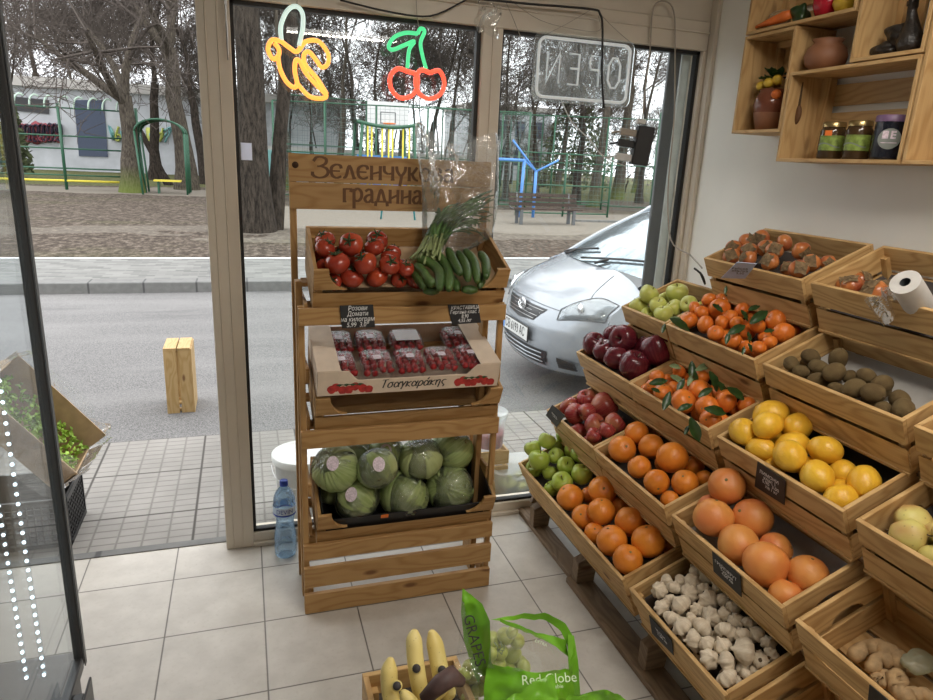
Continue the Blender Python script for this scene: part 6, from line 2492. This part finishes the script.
cb('windscreen', cabgrid(0, 3), 'windscreen_glass' if 'windscreen_glass' in M else 'car_black')
cb('roof', cabgrid(3, 6), 'car_paint')
cb('rear_window', cabgrid(6, 7), 'car_black')
cb('tailgate', cabgrid(7, 8), 'car_paint')
for s_ in (-1, 1):
    mb = MB()
    mb.grid(lambda a, b: cabp(s_, min(7, int(a * 6.999))).lerp(cabp(s_, min(8, int(a * 6.999) + 1)), a * 6.999 - int(a * 6.999)) * 1 + V((0, 0, 0)) if b == 1 else V((cabp(s_, min(7, int(a * 6.999))).lerp(cabp(s_, min(8, int(a * 6.999) + 1)), a * 6.999 - int(a * 6.999)).x, s_ * .81, .92)), 21, 1)
    cb('side_windows', mb, 'car_black')
    P = [cabp(s_, k) + V((0, 0, .004)) for k in range(0, 8)]
    cb('roof_rail', MB().tube(smooth_path(P, 4), .022, 8), 'car_paint')
    mb = MB().tube([V((1.42, s_ * .80, 1.0)), V((1.40, s_ * .90, 1.02)), V((1.40, s_ * 1.0, 1.03))], [.03, .06, .06], 12)
    cb('door_mirror', mb, 'car_paint')
# cowl and wipers
mb = MB().grid(lambda a, b: bodyp(a * 1.9 - .95, 1.0).lerp(cabp((a * 2 - 1), 0) + V((.03, 0, .006)), b), 24, 3)
cb('cowl_panel', mb, 'car_trim')
for s_ in (-1, 1):
    cb('pillar_foot', MB().grid(lambda a, b: bodyp(s_, .86 + .14 * a).lerp(cabp(s_, 0).lerp(cabp(s_, 1), a * .6), b) + V((0, 0, .002)), 6, 4), 'car_paint')
def cabf(u, f):
    k = int(f)
    return cabp(u, k).lerp(cabp(u, k + 1), f - k) + V((-.012, 0, .016))


for us in ((.10, -.85), (.90, .05)):
    P = [cabf(us[0] + (us[1] - us[0]) * k / 6, .04 + .42 * k / 6) for k in range(7)]
    cb('wiper', MB().tube(P, .010, 6), 'car_black')
    cb('wiper', MB().tube([cabf(us[0] + .5 * (us[1] - us[0]) + .12, .0), cabf(us[0] + .5 * (us[1] - us[0]), .22)], .012, 6), 'car_black')
# grille, emblem, plate, lower openings, headlights


def onbody(y, z, out=.004):
    best = None
    for iv in range(0, 61):
        v = iv / 60
        u = y / (PR[3][2] + .08)
        p = bodyp(u, v)
        if best is None or abs(p.z - z) < abs(best.z - z):
            best = p
    return V((best.x - out, y, z))


def patch(name, outline, mat, out=.006, n=10):
    """outline(a, b) -> (y, z) on the front of the car"""
    mb = MB().grid(lambda a, b: onbody(*outline(a, b), out), n * 2, n)
    return cb(name, mb, mat)


patch('grille', lambda a, b: ((a * 2 - 1) * (.24 + .13 * b), .60 + .11 * b - .02 * (1 - b) * (1 - abs(a * 2 - 1))), 'car_black', .006)
mb = MB()
for k in range(7):
    y_ = -.30 + k * .1
    for j in range(4):
        z_ = .615 + j * .026
        hw = .24 + .13 * (z_ - .60) / .11
        mb.tube([onbody(-hw + .01, z_, .009), onbody(-hw * .5, z_, .009), onbody(0, z_, .009), onbody(hw * .5, z_, .009), onbody(hw - .01, z_, .009)], .0022, 4) if k == 0 else None
cb('grille_mesh', mb, 'steel')
c0 = onbody(0, .685, .022)
mb = MB().tube([c0 + V((0, .068 * cos(2 * pi * k / 28), .046 * sin(2 * pi * k / 28))) for k in range(29)], .007, 8)
mb.tube([c0 + V((0, .026 * cos(2 * pi * k / 20), .044 * sin(2 * pi * k / 20))) for k in range(21)], .006, 6)
mb.tube([c0 + V((0, .056 * cos(2 * pi * k / 20), .018 + .015 * sin(2 * pi * k / 20))) for k in range(21)], .0055, 6)
cb('emblem', mb, 'chrome')
pc = onbody(0, .485, .02)
cb('number_plate', MB().box(pc.x - .004, pc.x + .004, -.26, .26, .43, .54), 'white_plastic', 0, .002)
cb('plate_edge', MB().box(pc.x - .003, pc.x + .005, -.268, .268, .422, .548), 'car_black')
text_obj('plate_number', 'СВ 6193 АС', .105, 'ink_black', frame(V((pc.x - .0055 - 1.8, 0, .485)), (0, -1, 0), (0, 0, 1), (-1, 0, 0)), car, extrude=.0005, sx=.74)
cb('plate_band', MB().box(pc.x - .0052, pc.x - .0042, .225, .256, .435, .535), 'play_blue')
patch('lower_grille', lambda a, b: ((a * 2 - 1) * (.42 + .03 * b), .275 + .12 * b), 'car_black', .006)
mb = MB()
for z_ in (.30, .335, .37):
    mb.tube([onbody(y_, z_, .010) for y_ in (-.40, -.2, 0, .2, .40)], .006, 6)
cb('lower_bars', mb, 'car_paint')
for s_ in (-1, 1):
    patch('fog_recess', lambda a, b: (s_ * (.53 + .12 * a), .285 + .085 * b * (1 - .3 * a)), 'car_black', .006)

    # headlight wraps round the corner along the shell
    def hl(a, b, s_=s_):
        u = s_ * (.60 + .38 * a)
        v0 = .50 + .10 * a
        v1 = .60 + .19 * sin(pi * .5 * min(1, a * 1.4))
        p = bodyp(u, v0 + (v1 - v0) * b)
        edge = min(1, 6 * min(a, 1 - a)) * min(1, 6 * min(b, 1 - b))
        return p + V((-.016, s_ * .010, .012)) * edge + V((-.003, s_ * .002, .002))
    cb('headlight_bowl', MB().grid(lambda a, b: hl(a, b) + V((.016, 0, -.008)), 16, 10), 'chrome_soft')
    cb('headlight_lens', MB().grid(hl, 20, 12), 'lamp_lens')
    c_ = hl(.42, .45) + V((.020, 0, 0))
    cb('headlight_lamp', MB().ball(c_, .042, 16, 10, sc=(.5, 1.2, 1)), 'lamp_inner')
    rim = [hl(k / 10, 0) for k in range(11)] + [hl(1, k / 6) for k in range(1, 7)] + [hl(1 - k / 10, 1) for k in range(1, 11)] + [hl(0, 1 - k / 6) for k in range(1, 7)]
    cb('headlight_seal', MB().tube([q_ + V((-.002, 0, .001)) for q_ in rim], .0035, 5), 'car_trim')
    # seam between hood and wing
    cb('hood_seam', MB().tube([bodyp(s_ * (.86 - .03 * k), .60 + .045 * k) + V((0, 0, .001)) for k in range(9)], .0028, 5), 'car_black')
cb('hood_seam', MB().tube([bodyp(-.86 + 1.72 * k / 24, .585) + V((-.0015, 0, .0005)) for k in range(25)], .0026, 5), 'car_black')
cb('underbody', MB().box(.9, 3.55, -.76, .76, .19, .6), 'car_black')
tag(car, 'silver hatchback parked at the kerb, front facing left outside the right window', 'car')

# ================================================================== PARK
R.seed(81)


def thing_mesh(name, mb, mat, label, cat, origin, group=None):
    o_ = mb.build(name, mat, None, 0, origin)
    tag(o_, label, cat, group)
    return o_


# bench
bp_ = atY(547, 227, 16.6)
be = empty('park_bench', loc=(bp_.x, 16.6, .02))
be.rotation_euler = (0, 0, -.05)
for x in (-.75, .75):
    MB().box(x - .04, x + .04, -.03, .03, 0, .42).box(x - .04, x + .04, .32, .38, 0, .42).box(x - .035, x + .035, -.05, .40, .38, .42).build('leg_frame', 'dark_grey', be)
    MB().tube([(x, .38, .40), (x, .47, .85)], .022, 6).build('back_support', 'dark_grey', be)
for k in range(3):
    MB().box(-.98, .98, -.04 + k * .14, .07 + k * .14, .42, .455).build('seat_slat', 'wood_bench', be)
for k in range(3):
    MB().box(-.98, .98, .385 + .03 * k, .405 + .03 * k, .50 + .12 * k, .59 + .12 * k).build('back_slat', 'wood_bench', be)
MB().tube([(-.98, -.03, .44), (-1.08, -.05, .47), (-1.12, -.05, .52)], .015, 6).build('arm_hook', 'dark_grey', be)
tag(be, 'dark slatted park bench across the street', 'bench')


def mesh_fence(name, p0, p1, h, label, npost, rails=(.05, .5, 1), step=.16, mat='fence_green', mesh=True, group='green wire fence runs around the court'):
    p0, p1 = V(p0), V(p1)
    e_ = empty(name, loc=p0)
    d_ = p1 - p0
    L_ = d_.length
    for k in range(npost + 1):
        q_ = d_ * (k / npost)
        MB().tube([q_, q_ + V((0, 0, h))], .035, 6).build('post', mat, e_)
    for r_ in rails:
        MB().tube([V((0, 0, h * r_)), d_ + V((0, 0, h * r_))], .022, 5).build('rail', mat, e_)
    if mesh:
        mb = MB()
        n_ = int(L_ / step)
        for k in range(n_):
            q_ = d_ * (k / n_)
            mb.tube([q_ + V((0, 0, .05)), q_ + V((0, 0, h))], .0045, 3, cap=False)
        for k in range(int(h / step)):
            z_ = V((0, 0, .05 + k * step))
            mb.tube([z_, d_ + z_], .0045, 3, cap=False)
        mb.build('wire_mesh', 'fence_mesh', e_)
    tag(e_, label, 'fence', None)
    return e_


# court fences
mesh_fence('wire_fence', (1.05, 24.5, .05), (9.3, 22.0, .05), 3.2, 'tall green wire fence behind the header board and neon cherries', 5)
mesh_fence('wire_fence', (8.0, 19.6, .05), (11.2, 19.6, .05), 1.9, 'lower green rail fence in the right window left of the bench', 2, rails=(.05, .25, .5, .75, 1), mesh=False)
mesh_fence('wire_fence', (9.3, 24.6, .05), (14.6, 22.2, .05), 3.3, 'tall green wire fence in the right window behind the bench', 3)
mesh_fence('wire_fence', (14.2, 21.8, .05), (19.5, 23.8, .05), 3.5, 'tall green wire fence behind the socket block', 3)
mesh_fence('wire_fence', (.95, 22.6, .05), (1.4, 26.5, .05), 2.0, 'short dark green fence panel beside the thick trunk', 2, rails=(.05, .35, .65, 1), step=.08)
mesh_fence('wire_fence', (1.6, 29.5, .05), (14.0, 31.5, .05), 3.8, 'far green wire fence behind the playground', 7, step=.3)

# pergola fence at the left
e = empty('pergola_fence', loc=(-5.6, 26, .05))
for x in (-2.4, 0, 2.05, 2.3):
    MB().tube([(x, 0, 0), (x, 0, 2.75)], .05, 8).build('post', 'fence_green', e)
for z, m__ in ((2.62, 'fence_green'), (1.75, 'fence_green'), (1.35, 'fence_green'), (.72, 'fence_green'), (.50, 'fence_green'), (.32, 'play_yellow')):
    MB().tube([(-3.2, 0, z), (2.1, 0, z)], .028 if z != .32 else .04, 6).build('rail', m__, e)
for k in range(12):
    x = -2.9 + k * .42
    MB().tube(smooth_path([V((x, 0, 2.62)), V((x + .04, .0, 2.85)), V((x + .16, .02, 2.98)), V((x + .28, .05, 2.93))], 3), .03, 6).build('hook', 'fence_pale', e)
tag(e, 'green rail fence with pale curved hooks along its top, left background', 'fence')
# arched tunnel frame
e = empty('tunnel_frame', loc=(-2.55, 25.2, .05))
arc = lambda r_, y_, x0=0: [V((x0 - .75 * cos(pi * k / 10), y_, 2.0 + .42 * sin(pi * k / 10))) for k in range(11)]
for y_ in (0, .8, 1.6):
    MB().tube(arc(1, y_), .035, 6).build('roof_arch', 'fence_green', e)
    for x in (-.75, .75):
        MB().tube([(x * 1.0 + (.18 if x < 0 else 0), y_ - (.5 if x < 0 else 0), 0), (x, y_, 2.0)], .035, 6).build('post', 'fence_green', e)
MB().grid(lambda a, b: (-.75 * cos(pi * a), b * 1.6, 2.03 + .42 * sin(pi * a)), 12, 2).build('arched_roof', 'fence_green', e)
for k in range(7):
    MB().tube([(.75, k * .26, .1), (.75, k * .26, 2.0)], .022, 5).build('side_bar', 'fence_green', e)
for k in range(2):
    MB().box(-.3, .55, .1 + k * .28, .32 + k * .28, .42, .47).build('seat_board', 'play_yellow', e)
MB().box(-.2, -.14, .2, .5, 0, .42).build('seat_leg', 'fence_green', e)
tag(e, 'green arched tunnel frame with yellow seat near the left trees', 'playground frame')
# climbing frame with yellow bars
c0 = atY(388, 158, 21)
e = empty('climbing_frame', loc=(c0.x, 21, .05))
for x in (-.85, .85):
    MB().tube([(x * 1.12, 0, 0), (x * .92, 0, 2.55)], .05, 6).build('post', 'fence_green', e)
    MB().tube([(x * 1.12, 1.4, 0), (x * .92, 1.4, 2.55)], .05, 6).build('post', 'fence_green', e)
P = [V((-.95 + 1.9 * k / 10, 0, 2.55 - .12 * sin(pi * k / 10))) for k in range(11)]
MB().tube(P, .06, 6).build('top_rail', 'fence_green', e)
MB().grid(lambda a, b: (-.95 + 1.9 * a, 1.4 * b, 2.60 - .12 * sin(pi * a)), 10, 2).build('curved_top', 'fence_green', e)
for x in (-.62, -.5, -.18, .02, .14, .46, .66):
    MB().tube([(x, 0, .3), (x, .02, 2.45)], .028, 6).build('yellow_bar', 'play_yellow', e)
MB().box(-.8, .8, .9, .95, .6, 1.6).build('side_panel', 'play_blue', e)
tag(e, 'green climbing frame with yellow bars above the header board', 'playground frame')
# basketball board
c0 = atY(388, 117, 27)
e = empty('basketball_hoop', loc=(c0.x, 27, .05))
MB().tube([(0, .1, 0), (0, .1, c0.z)], .07, 8).build('pole', 'dark_grey', e)
MB().box(-.8, .8, -.02, .02, c0.z - .5, c0.z + .5).build('backboard', 'white_plastic', e)
MB().box(-.3, .3, -.03, -.02, c0.z - .30, c0.z - .27).box(-.3, .3, -.03, -.02, c0.z + .1, c0.z + .13).box(-.3, -.27, -.03, -.02, c0.z - .3, c0.z + .13).box(.27, .3, -.03, -.02, c0.z - .3, c0.z + .13).build('target_square', 'dark_grey', e)
MB().tube([(.23 * cos(2 * pi * k / 16), -.28 + .23 * sin(2 * pi * k / 16), c0.z - .3) for k in range(17)], .02, 5).build('rim', 'label_orange', e)
tag(e, 'basketball board on a pole behind the climbing frame', 'basketball hoop')
# blue tube frame
c0 = atY(520, 203, 19.0)
e = empty('blue_play_frame', loc=(c0.x, 19.0, .05))
for a_, b_ in (((0, 0, 0), (.05, 0, 1.65)), ((-.9, 0, 1.65), (.1, 0, 1.65)), ((.05, 0, 1.65), (.45, 0, 1.35)), ((.45, 0, 1.35), (-.35, 0, 2.2)), ((.45, 0, 1.35), (1.15, 0, 1.7)), ((.45, 0, 0), (.45, 0, 1.35)), ((-.9, 0, 0), (-.9, 0, 2.5))):
    MB().tube([a_, b_], .05 if a_[2] == 0 or a_[0] == -.9 else .03, 6).build('tube', 'play_blue', e)
tag(e, 'bright blue tubular play frame left in the right window', 'playground frame')
# swing legs seen under the header board
c0 = atY(398, 222, 17.3)
e = empty('teal_a_frame', loc=(c0.x, 17.3, .03))
for x in (-.45, .45):
    MB().tube([(x, 0, 0), (x * .75, .1, 1.1)], .025, 6).build('leg', 'play_teal', e)
MB().tube([(-.34, .1, 1.1), (.34, .1, 1.1)], .025, 6).build('top_bar', 'play_teal', e)
tag(e, 'low teal metal frame seen below the header board', 'playground frame')
# low kerbs of the park path
MB_ = MB().box(9.2, 18, 17.8, 17.95, 0, .10)
thing_mesh('path_edging', MB_, 'kerb_stone', 'low stone edging of the path behind the bench', 'edging', (13, 17.9, 0))

# building with graffiti, left
e = empty('graffiti_building', loc=(-8, 44, 0))
MB().box(-14, 14.2, 0, 6, 0, 4.4).build('wall', 'building_white', e)
MB().box(-14.3, 14.5, -.3, 6.3, 4.4, 4.9).build('roof_edge', 'building_grey', e)
bpx = lambda x, y: atY(x, y, 43.95) - V((-8, 44, 0))


def bquad(name, pts, mat, th=.05):
    P = [bpx(*p_) for p_ in pts]
    m_ = MB().prism([(p_.x, p_.z) for p_ in P], th, 0, frame((0, -.02, 0), (1, 0, 0), (0, 0, 1), (0, -1, 0)))
    return m_.build(name, mat, e)


bquad('navy_shutter', [(79, 156), (108, 157), (104, 100), (74, 100)], 'shutter_navy')
bquad('dark_window', [(10, 110), (49, 114), (49, 100), (10, 96)], 'car_black')
R.seed(82)
mb = MB()
for k in range(10):
    cx_ = 18 + k * 4.6
    for j in range(2):
        P = []
        for i in range(9):
            q_ = i / 8 * 5.2 + R.uniform(0, .4) + j
            P.append(bpx(cx_ + 3.2 * cos(q_) + R.uniform(-.5, .5), 133 + 8.5 * sin(q_) + R.uniform(-1, 1)) + V((0, -.06 - .03 * j, 0)))
        mb.tube(smooth_path(P, 2), .20, 4, mat=0 if j == 0 else 1, flat=.3)
mb.build('graffiti', ['graffiti_red', 'graffiti_black'], e)
mb = MB()
for k in range(9):
    cx_ = 112 + k * 7
    P = [bpx(cx_ + R.uniform(-5, 5), 136 + R.uniform(-11, 11)) + V((0, -.06, 0)) for i in range(5)]
    mb.tube(smooth_path(P, 3), .20, 4, mat=k % 2, flat=.3)
mb.build('graffiti', ['graffiti_teal', 'graffiti_yellow'], e)
tag(e, 'low white building with red graffiti and navy shutter behind the left trees', 'building')
# pale apartment block far right behind the trees
c0 = atY(523, 100, 60)
e = empty('apartment_block', loc=(c0.x, 60, 0))
MB().box(-5, 3, 0, 8, 0, 6.2).build('wall', 'building_white', e)
MB().box(-5.2, 3.2, -.2, 8.2, 6.2, 6.6).build('roof_edge', 'building_grey', e)
for j in range(2):
    for k in range(4):
        MB().box(-4.4 + k * 1.9, -3.4 + k * 1.9, -.03, .02, 1.4 + j * 2.5, 2.8 + j * 2.5).build('window', 'shutter_navy', e)
tag(e, 'pale building glimpsed behind the trees left in the right window', 'building')
# low coloured wall behind the court
c0 = atY(300, 158, 40)
e = empty('court_wall', loc=(8, 38, 0))
MB().box(-7.5, 5, 0, .3, 0, 1.9).build('wall', 'building_grey', e)
MB().box(-7.3, -3.5, -.05, 0, .3, 1.7).build('teal_mural', 'graffiti_teal', e)
MB().box(-3.0, .5, -.05, 0, .3, 1.3).build('rust_mural', 'clay', e)
tag(e, 'low grey court wall with teal and rust painted panels behind the fences', 'wall')


# ------------------------------------------------------------------ bare trees
def grow(seed, h, r0, fork, spread=.5, levels=5, lean=(0, 0), droop=0.0, mat_levels=2, nb=(2, 4), trunk_pts=None, min_r=.010, budget=1500):
    rn = random.Random(seed)
    mb = MB()
    cnt = [0]

    def branch(p, d, L_, r, lev):
        if cnt[0] > budget:
            return
        cnt[0] += 1
        n_ = 4 if lev < 2 else 3
        pts, rs = [p], [r]
        q = p
        dd = d.normalized()
        for i in range(n_):
            dd = (dd + V((rn.gauss(0, .13), rn.gauss(0, .13), rn.gauss(.03 - droop * lev * .05, .10)))).normalized()
            q = q + dd * (L_ / n_)
            pts.append(q)
            rs.append(max(min_r * .6, r * (1 - .55 * (i + 1) / n_)))
        mb.tube(pts, rs, 7 if lev == 0 else (5 if lev == 1 else 3), 0 if lev < mat_levels else 1, cap=False)
        if lev >= levels:
            return
        k_ = rn.randint(*nb) + (1 if lev >= 1 else 0) + (1 if lev >= 3 else 0)
        for c_ in range(k_):
            t_ = rn.uniform(.35, 1.0) if c_ else 1.0
            f_ = t_ * n_
            i_ = min(n_ - 1, int(f_))
            o_ = pts[i_].lerp(pts[i_ + 1], f_ - i_)
            ax = dd.orthogonal().normalized()
            ax.rotate(Matrix.Rotation(rn.uniform(0, 6.28), 3, dd))
            nd = (dd * (1 - spread * .5) + ax * rn.uniform(.4, 1.1) * spread * 1.6 + V((0, 0, .12))).normalized()
            branch(o_, nd, L_ * rn.uniform(.55, .80), max(min_r, rs[i_] * rn.uniform(.45, .68)), lev + 1)
    # trunk
    base = V((0, 0, 0))
    top = V((lean[0], lean[1], fork))
    pts = [base + (top - base) * (i / 6) + V((rn.gauss(0, r0 * .15), rn.gauss(0, r0 * .15), 0)) * (1 if 0 < i < 6 else 0) for i in range(7)]
    rs = [r0 * (1.45 if i == 0 else (1.12 if i == 1 else 1 - .05 * i)) for i in range(7)]
    pts = [pts[0] - V((0, 0, .15))] + pts
    rs = [r0 * 1.6] + rs
    mb.tube(pts, rs, 14, 0, cap=False)
    k_ = max(3, nb[1])
    for c_ in range(k_):
        a_ = 2 * pi * c_ / k_ + rn.uniform(-.5, .5)
        sl = spread * (1.0 if c_ else .15)
        d_ = V((cos(a_) * sl, sin(a_) * sl, 1 - sl * .4)).normalized()
        branch(pts[-1] - V((0, 0, .1 * c_)), d_, (h - fork) * .48, r0 * .52, 1)
    # a few limbs lower on the trunk
    return mb


def tree(x, y, mb, label, bark='bark_grey', group=None, rot=0, name='bare_tree'):
    o_ = mb.build(name, [bark, 'bark_twig'])
    o_.location = (x, y, gz(x, y) - .02)
    o_.rotation_euler = (0, 0, rot)
    tag(o_, label, 'tree', group)
    return o_


# left foreground tree with low fork
tree(-3.55, 25.5, grow(5, 9.5, .30, 3.1, .95, 5, (.0, .2), budget=2600, min_r=.012), 'forked bare tree in front of the green rail fence, left', 'bark_grey')
tree(-2.05, 28.5, grow(9, 11, .34, 5.0, .6, 5, (-.3, 0), budget=2000, min_r=.012), 'straight mossy trunk behind the arched tunnel frame', 'bark_grey')
tree(-2.9, 31, grow(14, 8, .13, 3.0, .6, 5, (-1.3, 0), budget=1300, min_r=.014), 'thin leaning tree behind the arched tunnel frame', 'bark_dark')
# thick double trunk beside the post
tree(.22, 14.3, grow(21, 14, .29, 6.5, .55, 5, (-.02, 0), budget=1200, min_r=.012), 'thick dark rough trunk close to the left window post', 'bark_dark')
tree(.56, 14.6, grow(23, 13, .15, 5.4, .5, 5, (.62, .1), budget=1200, min_r=.012), 'slimmer dark trunk leaning right beside the thick one', 'bark_dark')
# shared copies behind
VAR = []
for k in range(6):
    m_ = grow(100 + k, [13, 12, 14, 11, 13, 12][k], [.20, .16, .24, .14, .18, .22][k], [4.2, 3.0, 5.0, 2.2, 3.5, 4.0][k], [.55, .6, .5, .75, .6, .55][k], 6, (R.uniform(-.5, .5), 0), nb=(2, 4), budget=2100, min_r=.011)
    VAR.append(m_.mesh('bare_tree', ['bark_dark' if k % 2 else 'bark_grey', 'bark_twig']))
spots = []
R.seed(91)
for (px, Y) in [(152, 36), (205, 33), (290, 30), (312, 36), (338, 33), (362, 40), (378, 29), (402, 34), (430, 31), (452, 36), (470, 33), (508, 27), (522, 34), (540, 30), (560, 33), (580, 26), (598, 24.6), (622, 31), (645, 28), (668, 33), (700, 30), (12, 37), (45, 52), (90, 50), (130, 52), (175, 46), (252, 38), (330, 46), (390, 48), (440, 46), (500, 44), (545, 45), (600, 42), (640, 40), (270, 52), (360, 56), (415, 58), (475, 55), (530, 56), (575, 55), (620, 56), (680, 50), (20, 62), (70, 66), (120, 64), (165, 60), (220, 58)]:
    p = atY(px, 150, Y)
    spots.append((px, Y, p.x))
spots.sort()
for i, (px, Y, x) in enumerate(spots):
    o = bpy.data.objects.new('bare_tree', VAR[(i * 5 + int(Y)) % 6])
    COL.objects.link(o)
    o.location = (x, Y, gz(x, Y) - .03)
    s_ = R.uniform(.85, 1.2)
    o.rotation_euler = (R.uniform(-.06, .06), R.uniform(-.06, .06), R.uniform(0, 6.28))
    o.scale = (s_, s_, s_)
    if px < 228:
        where, sub = 'seen through the open door', [q_ for q_ in spots if q_[0] < 228]
    elif px < 490:
        where, sub = 'seen through the left window', [q_ for q_ in spots if 228 <= q_[0] < 490]
    else:
        where, sub = 'seen through the right window', [q_ for q_ in spots if q_[0] >= 490]
    dist = 'near' if Y < 34.5 else ('middle distance' if Y < 47 else 'far')
    grp = [q_ for q_ in sub if ('near' if q_[1] < 34.5 else ('middle distance' if q_[1] < 47 else 'far')) == dist]
    n_ = grp.index((px, Y, x)) + 1
    tag(o, '%s bare park tree, %s from left of those %s' % (dist, ORD[n_], where), 'tree', 'bare trees in the park')
R.seed(93)
LOW = [grow(300 + k, [5.5, 6.5, 4.5][k], [.06, .08, .05][k], [.7, 1.1, .5][k], .6, 6, (R.uniform(-.2, .2), 0), nb=(2, 4), budget=1700, min_r=.010).mesh('young_tree', ['bark_dark', 'bark_twig']) for k in range(3)]
ls_ = []
for k in range(46):
    px, Y = 12 + k * 14.6 + R.uniform(-5, 5), [38, 47, 57][k % 3] + R.uniform(-3, 3)
    if 12 < px < 165:
        Y = 52 + R.uniform(0, 10)
    p = atY(px, 150, Y)
    o = bpy.data.objects.new('young_tree', LOW[k % 3])
    COL.objects.link(o)
    o.location = (p.x, Y, gz(p.x, Y) - .03)
    s_ = R.uniform(1.1, 1.9)
    o.scale = (s_, s_, s_)
    o.rotation_euler = (0, 0, R.uniform(0, 6.28))
    ls_.append((px, o))
for lo_, hi_, where in ((-99, 228, 'through the open door'), (228, 490, 'through the left window'), (490, 999, 'through the right window')):
    sub = sorted([q_ for q_ in ls_ if lo_ <= q_[0] < hi_], key=lambda q_: q_[0])
    for i, (px, o) in enumerate(sub):
        half = '' if len(sub) <= 15 else ''
        if i < 15:
            tag(o, 'young thin park tree, %s from left of those seen %s' % (ORD[i + 1], where), 'tree', 'young trees in the park')
        else:
            tag(o, 'young thin park tree, %s from right of those seen %s' % (ORD[len(sub) - i], where), 'tree', 'young trees in the park')
# evergreen shrub mass behind the court
R.seed(95)
for (px, Y, w_, h_, lab) in ((575, 36, 3.2, 5.5, 'dull green evergreen behind the right window fences'), (4, 33, 1.3, 4.4, 'dark conifer at the far left behind the fridge glass'), (470, 64, 14, 3.4, 'distant brown hedge along the end of the park'), (60, 70, 14, 4.0, 'distant hedge behind the graffiti building'), (640, 60, 12, 3.6, 'distant hedge seen past the window edge')):
    p = atY(px, 150, Y)
    mb = MB()
    for k in range(2600 if w_ > 10 else 1800):
        a_ = R.uniform(0, 6.28)
        if w_ > 10:
            c = V((R.uniform(-w_, w_), R.uniform(-1.2, 1.2), R.uniform(0, h_) * R.uniform(.7, 1)))
        else:
            zz = R.uniform(0, 1)
            rr = w_ * (1 - zz) ** .6 * R.uniform(.5, 1) * .8
            c = V((cos(a_) * rr, sin(a_) * rr, .3 + zz * h_))
        s_ = R.uniform(.10, .22)
        d1 = V((R.gauss(0, 1), R.gauss(0, 1), R.gauss(0, 1))).normalized() * s_
        d2 = d1.orthogonal().normalized() * s_ * .5
        mb.add([c - d1, c + d2, c + d1, c - d2], [(0, 1, 2, 3)], None, 0, False)
    o = mb.build('evergreen_shrub' if w_ < 10 else 'distant_hedge', 'evergreen' if w_ < 10 else 'hedge_brown')
    o.location = (p.x, Y, 0)
    tag(o, lab, 'shrub' if w_ < 10 else 'hedge')
